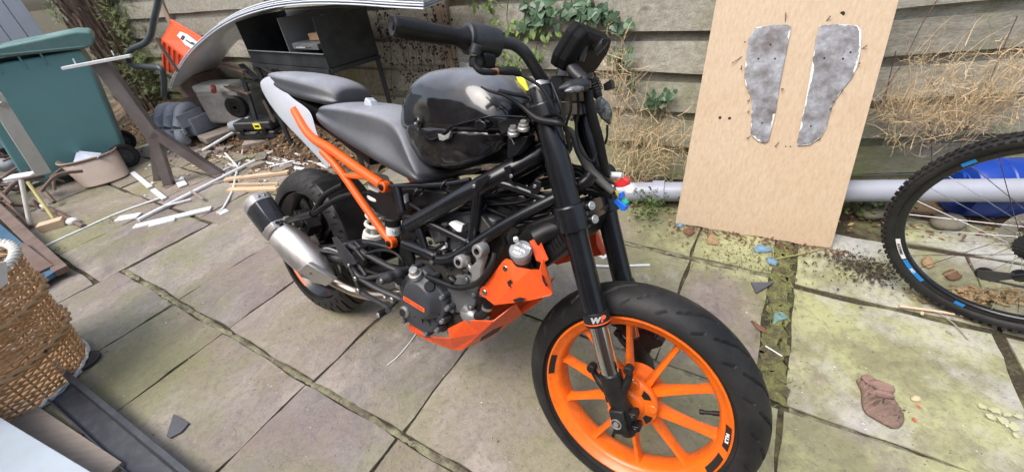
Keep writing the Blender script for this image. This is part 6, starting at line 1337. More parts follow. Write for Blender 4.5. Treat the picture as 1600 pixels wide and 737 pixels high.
RW = random.Random(31)
for i, (x0, y0, x1, y1) in enumerate(((398, 232, 438, 224), (420, 262, 470, 250), (300, 262, 338, 250), (322, 292, 352, 283), (262, 322, 300, 312), (430, 228, 470, 244), (392, 268, 428, 262), (296, 248, 330, 262), (352, 240, 372, 262), (446, 246, 500, 256), (405, 222, 420, 240), (300, 300, 318, 312))):
    strip([(x0, y0), (x1, y1)], RW.uniform(.012, .035), .008, (M_TRIM, M_TRIM, M_PINE, M_OLDW, M_TRIM, M_TRIM, M_PINE, M_OLDW, M_TRIM, M_TRIM, M_PINE, M_OLDW)[i], 'offcut', ['pale off-cut just in front of the black tool case', 'pale off-cut by the top of the rear tyre', 'little pine off-cut just behind the right trestle foot', 'grey wood off-cut at the left end of the pine battens', 'pale off-cut lying by the long conduit below the trestle', 'pale off-cut beside the foot of the cabinet leg', 'little pine wedge just above the upper pine batten', 'grey wood off-cut behind the trestle legs', 'pale off-cut crossing the curved white trim', 'little white off-cut under the grey tail panel', 'little pine off-cut below the yellow labelled case', 'small grey wood off-cut right of the trestle leg foot'][i], 'off-cut', 'off-cuts in front of the soil bank', z=.012 * (i % 3))
for i in range(22):
    x, y = RW.gauss(400, 50), RW.gauss(240, 14); c = G(x, y); n_ = 6; a0 = RW.random() * 6
    P = [c + Vector((cos(a0 + k * 2 * pi / n_), sin(a0 + k * 2 * pi / n_), 0)) * RW.uniform(.03, .075) + Vector((0, 0, .004)) for k in range(n_)]
    tag(MB().prism(P, Vector((RW.uniform(-.01, .01), RW.uniform(-.01, .01), RW.uniform(.012, .03)))).build('rubble_stone', M_STONE, None, 0, bevel=.002), 'broken piece of paving stone in front of the soil bank', 'rubble', 'broken paving pieces by the soil bank')

# ---- scrap at the far left
M_CREAM = mat('cream_channel_paint', (.56, .53, .46), .45, c2=(.62, .60, .53), scale=5, dust=.25); M_GREYP = mat('grey_fabric', (.28, .30, .33), .8, c2=(.38, .40, .43), scale=14, bump=.4)
lp0 = G(64, 318); lpn = Vector((-(lp0.y) * -1, 0, 0)); lpn = (CAM - lp0); lpn.z = 0; lpn.normalize()
def lpx(x, y, o_=0): return PL(x, y, lp0 + lpn * o_, lpn)
q = MB().bar(lpx(-12, 146), lpx(68, 272), .085, .03, up=lpn); o = q.build('steel_channel', M_CREAM, None, 0, bevel=.003); tag(o, 'cream painted steel channel leaning in front of the green bin', 'channel'); MB().bolt(lpx(5, 163, .02), lpn, .02, .015).build('bolt', M_BOLT, o)
q = MB().bar(lpx(-2, 152, -.06), lpx(72, 268, -.06), .05, .02, up=lpn); q.build('side_flange', M_CREAM, o, 0)
pole([(33, 281), (47, 352)], .013, M_CREAM, 'metal_pole', 'pale pole standing up out of the scrap pile at the left edge', 'pole', zs=(.26, 0)); pole([(43, 284), (84, 341)], .011, mat('yellow_cane', (.62, .52, .22), .6), 'cane', 'yellow cane in the scrap pile at the left edge', 'cane', zs=(.24, 0))
pole([(-8, 298), (48, 354)], .012, M_RUST, 'metal_pole', 'dark pole leaning over the paving below the scrap pile', 'pole', zs=(.12, 0))
tp_ = pole([(-10, 318), (40, 319), (69, 323), (131, 354)], .017, M_RUST, 'tube_with_collars', 'brown tube with two white collars pointing to the wood block', 'tube')
for x, y in ((69, 324), (114, 346)): MB().ball(G(x, y, .02), .036, 12, (1.2, .8, .8)).build('collar', M_TRIM, tp_)
q = MB().bar(G(12, 278, .2), G(56, 271, .2), .09, .02); o = q.build('white_pad', M_TRIM, None, 0, bevel=.006); tag(o, 'white flat pad on the scrap pile below the cream channel', 'pad')
RL = random.Random(2)
for x, y, z, lb in ((6, 258, .09, 'uppermost grey padded roll in the scrap pile left of the beige tub'), (30, 284, .07, 'lower grey padded roll in the scrap pile left of the beige tub')):
    q = MB().ball((0, 0, 0), .085, 12, (1.5, .8, .7), Matrix.Rotation(x, 3, 'Z')); o = q.build('padded_roll', M_GREYP, None, 60); o.location = G(x, y, z); tag(o, lb, 'pad', 'grey rolls in the left scrap pile')
q = MB()
for i in range(26):
    x, y = RL.uniform(-20, 90), RL.uniform(240, 320); a_ = G(x, y, .03 + .12 * RL.random()); d_ = Vector((RL.uniform(-1, 1), RL.uniform(-1, 1), RL.uniform(-.1, .3))) * .25; q.tube(smooth_path([a_, a_ + d_ * .6 + Vector((0, 0, .04)), a_ + d_ * 1.2 + Vector((0, 0, -.02))], 4), .008 + .008 * RL.random(), 8)
tag(q.build('scrap_tangle', M_RUST, None, 50), 'tangle of rusty bent tubes and wire in the scrap pile at the left edge', 'scrap', kind='stuff')

# ---- blue board with brown edge, basket, channel, plank, white panel
M_BLUEB = mat('blue_painted_board', (.045, .12, .20), .5, c2=(.06, .155, .25), scale=4, dust=.2, dustc=(.2, .24, .27))
bz = .10
q = MB().prism([G(-60, 300, bz), G(93, 428, .03), G(60, 450, .03), G(-70, 450, bz)], Vector((0, 0, .025))); o = q.build('blue_board', M_BLUEB, None, 0, bevel=.002); tag(o, 'blue painted board with a brown wooden edge behind the wicker basket', 'board')
q = MB().bar(G(-50, 281, bz + .04), G(98, 423, .045), .06, .035); q.build('edge_strip', M_RUST, o, 0, bevel=.003); q = MB().bar(G(26, 386, .10), G(72, 422, .06), .075, .02); q.build('hinge_block', M_RUST, o, 0, bevel=.003)
# basket
M_WICK = mat('wicker', (.40, .225, .10), .5, c2=(.56, .36, .19), scale=26, dust=.3, dustc=(.30, .22, .14)); M_WICKW = mat('white_wicker', (.62, .60, .54), .6, c2=(.70, .68, .63), scale=30)
bx_ = Vector((-2.055, 1.125, 0)); bH = .51; rB, rT = .235, .300
bsk = empty('wicker_basket', bx_); tag(bsk, 'tall brown wicker basket with a white rim at the left edge', 'basket')
axb = Vector((.06, -.02, 1)).normalized()
def bpt(a, z, dr=0): r_ = rB + (rT - rB) * z / bH + dr; return Vector((r_ * cos(a), r_ * sin(a), 0)) + axb * z
nst = 38
q = MB()
for i in range(nst): a = 2 * pi * i / nst; q.tube([bpt(a, .01), bpt(a, bH * .5), bpt(a, bH)], .0042, 6)
tag(q.build('stakes', M_WICK, bsk, 60), kind='stuff')
q = MB(); rows_n = 44
for j in range(rows_n):
    z = .015 + (bH - .03) * j / rows_n
    q.tube([bpt(2 * pi * i / (nst * 3), z + .002 * sin(i * .4 + j), .0085 * cos(pi * (i / 3.0) + (pi if j % 2 else 0))) for i in range(nst * 3)], .0042, 5, closed=True)
tag(q.build('weave', M_WICK, bsk, 60), kind='stuff')
for z in (.19, .36):
    for ph_ in (0, pi):
        MB().tube([bpt(2 * pi * i / 200, z + .010 * cos(i * .55 + ph_), .017 + .005 * sin(i * .55 + ph_)) for i in range(200)], .0085, 6, closed=True).build('braid_band', M_WICK, bsk, 60)
for k in range(4): MB().tube([bpt(2 * pi * i / 220, bH + .010 * cos(i * .5 + k * pi / 2), .012 * sin(i * .5 + k * pi / 2)) for i in range(220)], .0062, 6, closed=True).build('rim_braid', M_WICKW, bsk, 60)
for k in range(2): MB().tube([bpt(2 * pi * i / 200, .012 + .006 * cos(i * .55 + k * pi), .012) for i in range(200)], .007, 6, closed=True).build('foot_braid', M_WICKW, bsk, 60)
MB().cyl(Vector((0, 0, .01)), Vector((0, 0, .016)), rB, 40).build('bottom', M_WICK, bsk)
q = MB().prism([G(-30, 415, .62), G(10, 408, .60), G(13, 440, .53), G(-20, 470, .5)], Vector((-.004, -.01, .004))); o = q.build('paper_packet', M_TRIM, None, 0); tag(o, 'white packet sticking out of the top of the wicker basket', 'packet')
q = MB().lathe([(0, 0), (.05, 0), (.055, .004), (.055, .012), (0, .012)], G(134, 566), (0, 0, 1), 24); o = q.build('plastic_disc', M_BLK2, None, 40); o.scale = (1, 1, 1); tag(o, 'black plastic disc under the foot of the wicker basket', 'disc')
# dark channel
M_CHAN = mat('dark_grey_fascia', (.040, .044, .055), .38, c2=(.055, .060, .072), scale=5, dust=.25, dustc=(.22, .22, .23), dscale=20)
c0, c1 = G(58, 604), G(205, 740); ch = (c1 - c0).normalized(); chn = Vector((-ch.y, ch.x, 0)); Lc = 1.5
wch = (G(88, 577) - c0).dot(chn); wch = abs(wch); chn = chn if (G(88, 577) - c0).dot(chn) > 0 else -chn
prof = [(0, .022), (0, .006), (wch * .75, .006), (wch * .92, .010), (wch, .058), (wch + .018, .060), (wch + .018, .054), (wch + .006, .052), (wch - .004, .003), (-.006, .003), (-.006, .022)]
q = MB().loft([[c0 + chn * a + Vector((0, 0, z)) for a, z in prof], [c0 + ch * Lc + chn * a + Vector((0, 0, z)) for a, z in prof]]); o = q.build('fascia_channel', M_CHAN, None, 30, bevel=.0015); tag(o, 'dark grey plastic channel lying in front of the wicker basket', 'channel')
o = strip([(28, 640), (44, 626), (175, 740)][0:1] + [(178, 745)], .075, .022, M_OLDW, 'weathered_plank', 'grey weathered plank lying left of the dark channel', 'plank')
q = MB().prism([G(-120, 590, .10), G(0, 652, .10), G(150, 742, .10), G(300, 850, .10), G(100, 1000, .10), G(-300, 800, .10)], Vector((0, 0, .03))); o = q.build('white_sheet', mat('bright_white_panel', (.40, .47, .54), .35, c2=(.50, .57, .64), scale=3, dust=.3, dustc=(.35, .28, .22), dscale=9), None, 0, bevel=.002); tag(o, 'bright white sheet in the bottom left corner nearest the camera', 'panel')
q = MB().box(G(-60, 800, .05), (.2, .2, .099), Matrix.Rotation(.5, 3, 'Z')); o = q.build('concrete_block', mat('concrete', (.3, .29, .27), .9, c2=(.38, .37, .35), scale=12, bump=.4), None, 0, bevel=.005); tag(o, 'concrete block beneath the bright white sheet', 'block')
q = MB().bar(G(18, 655, .012), G(120, 745, .012), .03, .022); o = q.build('brown_lath', M_RUST, None, 0, bevel=.002); tag(o, 'thin brown lath between the white sheet and the weathered plank', 'lath')
# glove: rumpled fabric
def rumple(name, pts, hgt, mt, label, cat, seed, fold=90.0, dirv=None):
    r_ = random.Random(seed); P = [G(x, y, .003) for x, y in pts]; c = sum(P, Vector()) / len(P); n = len(P); rings = [P]; dv = dirv or Vector((1, 0, 0))
    for k, f in enumerate((.985, .95, .88, .80, .71, .62, .53, .44, .35, .26, .17, .08)):
        prof = (1 - f ** 5) ** .5
        rings.append([c + (p - c) * f + Vector((0, 0, hgt * prof * (.55 + .40 * sin((p - c).dot(dv) * f * fold + 1.6 * sin((p - c).cross(dv).z * f * 70 + 1)) + .14 * r_.random()))) for p in P])
    q = MB().loft(rings, caps=True); o = q.build(name, mt, None, 180); return tag(o, label, cat)
# ---- fragments
def frag(pts, h, mt, name, label, cat, group=None, z=.003):
    if name != 'slate_fragment':
        cx_ = sum(x for x, y in pts) / len(pts); cy_ = sum(y for x, y in pts) / len(pts); pts = [(cx_ + (x - cx_) * .85, cy_ + (y - cy_) * .85) for x, y in pts]; k_ = [(v.x, v.y) for v in smooth_path([Vector((x, y, 0)) for x, y in pts], 3, True)]; k_ = [(x + RL.uniform(-1, 1), y + RL.uniform(-.6, .6)) for x, y in k_]
        return rumple(name, k_, h * 1.6, mt, label, cat, len(label), 200.0, Vector((.6, .8, 0)))
    o = MB().prism([G(x, y, z) for x, y in pts], Vector((0, 0, h))).build(name, mt, None, 0, bevel=.0008); return tag(o, label, cat, group)
frag([(273, 648), (297, 662), (285, 676), (268, 685), (262, 682)], .008, M_SLATE, 'slate_fragment', 'grey slate fragment on the paving right of the dark channel', 'slate')
frag([(1173, 442), (1210, 442), (1181, 459)], .006, M_SLATE, 'slate_fragment', 'dark triangular slate fragment beside the mossy joint', 'slate')
M_TEAL = mat('teal_film', (.14, .27, .25), .4, c2=(.24, .37, .34), scale=40, alpha=.8); M_BFILM = mat('blue_film', (.10, .20, .31), .5, c2=(.20, .30, .40), scale=30)
frag([(1209, 488), (1221, 486), (1234, 496), (1217, 502), (1207, 508)], .004, M_TEAL, 'plastic_scrap', 'teal plastic scrap in the mossy joint', 'scrap')
frag([(1176, 392), (1180, 384), (1187, 381), (1203, 388), (1209, 392), (1188, 396)], .008, M_BFILM, 'plastic_scrap', 'crumpled pale blue plastic scrap below the plywood sheet', 'scrap'); frag([(1196, 404), (1202, 400), (1217, 409), (1213, 416), (1200, 412)], .006, M_BFILM, 'plastic_scrap', 'blue plastic scrap at the head of the mossy joint', 'scrap')
frag([(1054, 353), (1062, 346), (1070, 350), (1063, 355)], .006, M_BFILM, 'plastic_scrap', 'little blue scrap at the left corner of the plywood sheet', 'scrap')
M_LEAF = mat('dead_leaf', (.12, .058, .034), .75, c2=(.21, .115, .065), scale=40); M_LEAFT = mat('tan_leaf', (.28, .18, .09), .75, c2=(.38, .26, .14), scale=40)
frag([(1066, 359), (1080, 355), (1087, 360), (1080, 368), (1070, 366)], .006, M_LEAF, 'dead_leaf', 'dark red dead leaf below the left of the plywood sheet', 'leaf'); frag([(1103, 372), (1110, 366), (1126, 378), (1120, 384), (1106, 382)], .008, M_LEAFT, 'dead_leaf', 'tan dead leaf below the middle of the plywood sheet', 'leaf')
frag([(1170, 499), (1180, 505), (1200, 517), (1196, 521), (1182, 514)], .006, M_LEAF, 'dead_leaf', 'rusty brown leaf left of the mossy joint', 'leaf')
for x, y, w, lb in ((1488, 430, 1.2, 'brown leaf seen through the bicycle spokes'), (1450, 410, .8, 'curled tan leaf inside the bicycle wheel')): frag([(x - 14 * w, y - 5), (x, y - 10), (x + 16 * w, y + 2), (x + 4, y + 10), (x - 10, y + 5)], .008, M_LEAF if w > 1 else M_LEAFT, 'dead_leaf', lb, 'leaf')
gl = smooth_path([Vector((x, y, 0)) for x, y in ((1338, 594), (1352, 593), (1370, 604), (1391, 614), (1396, 624), (1408, 645), (1412, 658), (1405, 668), (1392, 668), (1372, 658), (1352, 645), (1346, 630), (1345, 612))], 5, True)
M_GLOVE = mat('dirty_pink_fabric', (.15, .11, .085), .9, c2=(.30, .19, .155), scale=34, dust=.7, dustc=(.13, .105, .08), dscale=30, bump=1.0, bscale=90)
rumple('work_glove', [(v.x, v.y) for v in gl], .030, M_GLOVE, 'crumpled dirty pink work glove lying on the right hand slab', 'glove', 3, 380.0, (G(1395, 660) - G(1350, 600)).normalized())
glv = bpy.data.objects['work_glove']
M_GLPK = mat('pink_cuff_fabric', (.20, .125, .10), .9, c2=(.36, .225, .19), scale=40, dust=.5, dustc=(.16, .12, .10), dscale=40, bump=.9, bscale=120)
for pts_ in ([(1341, 596), (1352, 592), (1370, 602), (1390, 612), (1393, 619), (1378, 618), (1358, 610)], [(1352, 613), (1368, 617), (1388, 623), (1392, 629), (1372, 627), (1355, 621)]):
    gq = smooth_path([Vector((x, y, 0)) for x, y in pts_], 4, True); o = rumple('cuff_fold', [(v.x, v.y) for v in gq], .018, M_GLPK, None, None, 5, 160.0, (G(1395, 660) - G(1350, 600)).normalized()); o.parent = glv; o.location.z = .020
for i, (x, y, r_, mt) in enumerate(((1430, 624, .011, M_PINE), (1428, 656, .006, mat('brick_chip', (.42, .12, .07), .8)), (1435, 635, .004, M_ORP), (1412, 641, .004, M_SLATE), (1440, 490, .008, M_PINE), (1482, 520, .007, M_OLDW), (1345, 480, .004, M_SLATE))):
    q = MB().ball((0, 0, r_ * .5), r_, 8, (1.3, .8, .6), Matrix.Rotation(i, 3, 'Z')); o = q.build('stone_chip', mt, None, 40); o.location = G(x, y); tag(o, ('buff stone chip right of the glove', 'red brick chip right of the glove', 'tiny orange chip near the glove', 'tiny dark chip near the glove', 'buff pebble left of the bicycle tyre', 'grey brown pebble below the bicycle tyre', 'tiny dark chip on the slab left of the bicycle')[i], 'stone')
q = MB(); rl_ = random.Random(12)
for x, y, a_, b_, th in ((1534, 634, 17, 6, .5), (1556, 641, 18, 8, .3), (1548, 651, 18, 8, .5), (1568, 657, 19, 9, .5), (1584, 666, 18, 9, .6), (1592, 650, 14, 7, .3), (1588, 680, 11, 6, .6), (1574, 647, 12, 6, .1)):
    P = []
    for w in range(16):
        t = 2 * pi * w / 16; rr_ = rl_.uniform(.6, 1.15); ex, ey = .62 * a_ * rr_ * cos(t), .62 * b_ * rr_ * sin(t); P.append(G(x + ex * cos(th) - ey * sin(th), y + ex * sin(th) + ey * cos(th), .0045 + .0006 * rl_.random()))
    q.prism(P, Vector((0, 0, .0007)))
tag(q.build('lichen_patch', mat('pale_lichen', (.40, .405, .24), .9, c2=(.52, .52, .34), scale=60, bump=.6, bscale=300), None, 0), 'pale yellow lichen patches on the slab at the right edge', 'lichen', kind='stuff')
q = MB().ball((0, 0, .02), .058, 14, (1.2, .9, .6)); o = q.build('field_stone', mat('lichen_stone', (.16, .145, .11), .9, c2=(.26, .24, .19), scale=14, bump=.6, bscale=40), None, 60); o.location = G(1478, 352, .01); tag(o, 'rounded pale stone seen through the bicycle wheel', 'stone')
q = MB().ball((0, 0, .02), .06, 14, (1.3, .9, .55)); o = q.build('field_stone', MATS['lichen_stone'], None, 60); o.location = G(1360, 335, .01); tag(o, 'grey stone at the fence foot between the plywood and the bicycle', 'stone')
pole([(1405, 478), (1470, 487), (1540, 500), (1640, 520)], .005, M_PINE, 'dry_stalk', 'long dry stalk lying beneath the bicycle tyre', 'stalk'); pole([(1463, 486), (1490, 505), (1512, 530)], .0022, M_OLDW, 'twig', 'thin forked twig on the slab below the bicycle tyre', 'twig')
pole([(1208, 405), (1245, 398), (1290, 388)], .003, mat('green_stem', (.28, .27, .10), .6), 'plant_stem', 'pale green stem along the foot of the plywood sheet', 'stem'); pole([(1196, 540), (1222, 556)], .0025, M_TRIM, 'wire_offcut', 'white wire off-cut in the mossy joint', 'wire')
# ================================================================== plants, litter, grit
M_BARK = mat('stringy_bark', (.10, .065, .045), .9, c2=(.22, .155, .115), scale=10, stretch=(9, 9, .7), bump=.9, bscale=30, dust=.35, dustc=(.30, .23, .17), dscale=10)
M_CONI = mat('conifer_green', (.10, .15, .055), .7, c2=(.20, .25, .10), scale=9); M_IVY = mat('ivy_leaf', (.035, .085, .040), .38, c2=(.075, .14, .065), scale=14, rand=.35, dust=.15, dustc=(.3, .33, .28)); M_IVYP = mat('young_leaf', (.11, .18, .045), .5, c2=(.18, .25, .07), scale=14, rand=.25)
M_DRY = mat('dry_grass', (.50, .37, .21), .8, c2=(.66, .52, .33), scale=12); M_DRYD = mat('dry_grass_dark', (.34, .23, .12), .85, c2=(.46, .33, .18), scale=12)
M_TWIG = mat('dead_twig', (.10, .06, .045), .85, c2=(.17, .11, .08), scale=20); M_BUD = mat('dark_seed_head', (.035, .02, .018), .8); M_WEED = mat('weed_green', (.07, .12, .03), .6, c2=(.14, .20, .06), scale=30)
RP = random.Random(77)
# ---- tree by the shed
tp = PL(178, 78, UV(0, 2.02), VA); tb_ = Vector((tp.x, tp.y, 0)); tree = empty('conifer_tree', tb_); tag(tree, 'stringy barked conifer trunk standing between the shed and the fence', 'tree')
V = []; nA, nZ = 72, 60
rid = [RP.random() for _ in range(nA)]
for j in range(nZ + 1):
    z = 2.6 * j / nZ
    for i in range(nA):
        a = 2 * pi * i / nA; r_ = .165 * (1.35 - .28 * min(1, z / .6) - .03 * z) + .022 * (rid[(i + int(2 * sin(z * 2.2))) % nA] - .5) * 2 + .012 * sin(a * 5 + z * 3) + .008 * RP.random()
        V.append(Vector((r_ * cos(a) + .02 * sin(z * 2), r_ * sin(a), z - .05)))
MB().add(V, [(j * nA + i, j * nA + (i + 1) % nA, (j + 1) * nA + (i + 1) % nA, (j + 1) * nA + i) for j in range(nZ) for i in range(nA)]).build('trunk', M_BARK, tree, 25)
q = MB()
for i in range(260):
    a = RP.random() * 2 * pi; z = RP.random() * 1.9; r_ = .185 + .02 * RP.random() + .03 * max(0, .5 - z); L_ = .1 + .3 * RP.random(); w_ = .006 + .012 * RP.random(); e = Vector((cos(a), sin(a), 0)); t_ = Vector((-sin(a), cos(a), 0))
    P = [e * (r_ + .03 * RP.random() * k) + t_ * (w_ * .3 * RP.uniform(-1, 1) * k) + Vector((0, 0, z + L_ * k / 3)) for k in range(4)]
    q.add([p + t_ * (w_ * s) for p in P for s in (-1, 1)], [(2 * k, 2 * k + 1, 2 * k + 3, 2 * k + 2) for k in range(3)])
q.build('bark_strips', M_BARK, tree, 0, solid=.003)
def sprays(q, c, rad, n, size, flat=.55):
    for _ in range(n):
        d = Vector((RP.gauss(0, 1), RP.gauss(0, 1), RP.gauss(0, .8))); d = d.normalized() * rad * RP.random() ** .5; p = c + d; ax_ = (d + Vector((RP.uniform(-1, 1), RP.uniform(-1, 1), RP.uniform(-.6, .9))) * rad).normalized()
        x_, y_ = frame_for(ax_); L_ = size * RP.uniform(.6, 1.4)
        for k in range(5):
            t = k / 5; s = L_ * .42 * (1 - t) + .004
            for sgn in (-1, 1):
                b0_ = p + ax_ * (L_ * t); tip = b0_ + (x_ * sgn + ax_ * 1.1 + y_ * RP.uniform(-.3, .3)).normalized() * s; w_ = ax_ * (L_ * .055)
                q.add([b0_ - w_, tip, b0_ + w_], [(0, 1, 2)])
q = MB()
for x, y, r_, n in ((196, 40, .16, 90), (214, 75, .20, 120), (226, 118, .20, 120), (190, 20, .14, 70), (240, 140, .16, 80), (207, 105, .14, 70), (168, 12, .12, 40), (232, 88, .15, 70)):
    sprays(q, PL(x, y, UV(0, 1.95), VA) - tb_, r_, n, .085)
for x, y in ((84, 20), (92, 30), (80, 8)): sprays(q, PL(x, y, UV(0, 1.95), VA) - tb_, .06, 26, .07)
q.build('crown', M_CONI, tree, 0)

# ---- ivy and leafy climbers on the fence, each leaf its own piece
def leaf_mesh(name, pts, mt, fold=.25):
    V = [Vector((x, y, abs(x) * fold - .10 * y * y)) for x, y in pts]; me = bpy.data.meshes.new(name); n = len(V); c = len(V); V.append(Vector((0, .42, 0)))
    me.from_pydata([tuple(v) for v in V], [], [(i, (i + 1) % n, c) for i in range(n)]); me.materials.append(mt); return me
IVY_L = leaf_mesh('ivy_leaf', [(0, 0), (.28, .02), (.50, .28), (.34, .46), (.30, .68), (0, 1.0), (-.30, .68), (-.34, .46), (-.50, .28), (-.28, .02)], M_IVY)
ROSE_L = leaf_mesh('young_leaf', [(0, 0), (.20, .18), (.28, .42), (.20, .72), (0, 1.0), (-.20, .72), (-.28, .42), (-.20, .18)], M_IVYP)
def climber(name, label, cat, stems, regions, me, size, off=.05, vpl=2.21):
    root = empty(name, UV(-1, vpl)); tag(root, label, cat); o0 = UV(-1, vpl)
    for st in stems:
        P = [PL(x, y, UV(0, vpl - .02), VA) - o0 for x, y in st]; MB().tube(smooth_path(P, 5), [.004, .0025, .0015], 6).build('stem', M_TWIG if me is IVY_L else M_WEED, root, 60)
    for x0, y0, x1, y1, n in regions:
        for _ in range(n):
            x, y = RP.uniform(x0, x1), RP.uniform(y0, y1); p = PL(x, y, UV(0, vpl - off * (.3 + RP.random())), VA) - o0
            o = bpy.data.objects.new('leaf', me); col.objects.link(o); o.parent = root; o.location = p
            d = Vector((0, 0, -1)) + Vector((RP.uniform(-.9, .9), RP.uniform(-.6, .2), RP.uniform(-.2, 1.0))); nn = (-VA + Vector((RP.uniform(-.5, .5), RP.uniform(-.5, .3), RP.uniform(0, .9)))).normalized()
            yv = (d - nn * d.dot(nn)).normalized(); s_ = size * RP.uniform(.55, 1.25); mm = axes(p, yv.cross(nn), yv, nn) @ Matrix.Diagonal((s_, s_, s_, 1)); o.matrix_local = mm
    return root
climber('ivy', 'dark ivy hanging on the fence above the dash', 'ivy', [[(822, -5), (832, 20), (845, 40)], [(890, -5), (905, 20), (960, 30), (985, 45)], [(925, -5), (935, 25), (952, 48)]], [(815, 0, 852, 36, 44), (884, 0, 925, 24, 34), (925, 2, 950, 30, 14), (948, 18, 984, 46, 16), (955, 72, 992, 98, 14), (848, 12, 872, 36, 12)], IVY_L, .055)
climber('climbing_rose', 'leafy green climber on the fence behind the throttle housing', 'climber', [[(795, -5), (792, 30), (800, 70), (812, 110)], [(770, 0), (790, 15)], [(860, 30), (842, 60), (835, 95)], [(1010, 145), (1030, 170), (1032, 185)]], [(735, 0, 772, 12, 16), (772, 28, 815, 52, 18), (772, 78, 815, 112, 40), (808, 35, 845, 60, 16), (828, 70, 850, 95, 14), (900, 10, 940, 35, 10), (845, 35, 880, 55, 8)], ROSE_L, .040)
climber('leafy_shoot', 'green leafy shoot on the fence left of the plywood sheet', 'shoot', [[(1035, 175), (1025, 160), (1010, 148)], [(1030, 168), (1045, 150), (1056, 141)]], [(1008, 138, 1030, 164, 14), (1036, 138, 1058, 150, 7), (962, 118, 990, 140, 12)], IVY_L, .042, .06)

# ---- dry grass: curled blades
def blades(q, px, n, L0, L1, curl, w, vpl, spread=.10, plane=VA, up=.3):
    for _ in range(int(n * .62)):
        x, y = RP.gauss(px[0], px[2] * 1.15), RP.gauss(px[1], px[3]); p = PL(x, y, UV(0, vpl - spread * RP.random()) if plane is VA else plane[0] - plane[1] * (spread * RP.random()), VA if plane is VA else plane[1])
        if p.z < .01: p.z = .01 + .02 * RP.random()
        tall = RP.random() < .4; d = Vector((RP.gauss(0, .35 if tall else 1), RP.gauss(0, .3 if tall else .6), RP.gauss(1.2 if tall else up, .5))).normalized(); ax_ = Vector((RP.gauss(0, 1), RP.gauss(0, 1), RP.gauss(0, 1))).normalized(); L_ = RP.uniform(L0, L1) * (1.5 if tall else 1); k = 7; P = [p]; tw = RP.gauss(0, curl * (.4 if tall else 1))
        for i in range(k): d = Matrix.Rotation(tw / k + RP.gauss(0, .12), 3, ax_) @ d; P.append(P[-1] + d * (L_ / k))
        wv = d.cross(ax_).normalized() * w
        V = []; 
        for i, pp in enumerate(P): s = (1 - i / (k + .5)); V += [pp - wv * s, pp + wv * s]
        q.add(V, [(2 * i, 2 * i + 1, 2 * i + 3, 2 * i + 2) for i in range(k)])
q = MB()
for cx, cy, sx, sy, n in ((968, 170, 16, 38, 380), (985, 225, 22, 30, 420), (1010, 262, 26, 18, 260), (1045, 240, 14, 22, 120), (960, 110, 10, 20, 90), (1030, 215, 20, 14, 120), (985, 280, 14, 12, 120)): blades(q, (cx, cy, sx, sy), n, .06, .17, 2.6, .0019, 2.14, .12)
tag(q.build('dry_grass', M_DRY, None, 0), 'tangle of curled dry grass between the fork and the plywood sheet', 'grass', kind='stuff')
q = MB(); p4n = Vector((-sin(a4), cos(a4), 0)); p4p = (KINK - p4n * .10, p4n)
for cx, cy, sx, sy, n in ((1400, 172, 22, 16, 330), (1450, 185, 26, 18, 380), (1510, 175, 28, 20, 420), (1565, 150, 26, 26, 460), (1580, 105, 18, 16, 160), (1470, 120, 16, 18, 110), (1440, 95, 16, 8, 60), (1500, 205, 40, 12, 200), (1400, 225, 20, 10, 60)): blades(q, (cx, cy, sx, sy), n, .05, .15, 2.6, .0017, 0, .12, p4p)
tag(q.build('dry_grass', M_DRY, None, 0), 'tangle of curled dry grass on the fence above the bicycle wheel', 'grass', kind='stuff')
def stalks(lines, vp, name, label, mt=M_TWIG, plane=None, buds=0, r=.0022):
    root = None; q = MB(); bq_ = MB()
    for ln in lines:
        P = [PL(x, y, plane[0] if plane else UV(0, vp), plane[1] if plane else VA) for x, y in ln]; P = smooth_path(P, 5); q.tube(P, [r, r * .5], 5)
        for _ in range(buds):
            p = P[int(RP.random() * (len(P) - 1))] + Vector((RP.uniform(-.02, .02), RP.uniform(-.02, .02), RP.uniform(-.02, .02))); bq_.ball(p, RP.uniform(.004, .0085), 6, (1, 1, 1.2))
    o = q.build(name, mt, None, 60); tag(o, label, 'dead plant', kind='stuff')
    if buds: tag(bq_.build('seed_heads', M_BUD, o, 60), kind='stuff')
    return o
ln = []
for i in range(26):
    x, y = RP.uniform(575, 700), RP.uniform(-5, 60); dx = RP.uniform(5, 28); ln.append([(x, y), (x + dx * .5 + RP.uniform(-6, 6), y + 30), (x + dx, y + 60 + RP.uniform(0, 30)), (x + dx * 1.3, y + 90 + RP.uniform(0, 35))])
stalks(ln, 2.15, 'dead_vine', 'dead vine with dark seed heads on the fence between the cabinet and the tank', buds=15)
stalks([[(1465, 0), (1440, 40), (1415, 90), (1385, 140), (1372, 190)], [(1590, 25), (1570, 70), (1545, 130), (1515, 190), (1500, 230)], [(1560, 125), (1535, 160), (1510, 200)], [(1400, 80), (1388, 130), (1380, 170)], [(1455, 130), (1475, 160), (1490, 190)], [(1452, 190), (1455, 225), (1456, 255)]], 0, 'dead_stalks', 'thin dead stalks rising through the dry grass above the bicycle', plane=p4p)
stalks([[(950, 40), (975, 20), (1000, 5)], [(560, 95), (575, 130), (592, 168)], [(585, 100), (588, 140), (592, 175)]], 2.15, 'dead_stalks', 'thin pale stalks on the fence beside the cabinet leg and dash', M_DRYD)

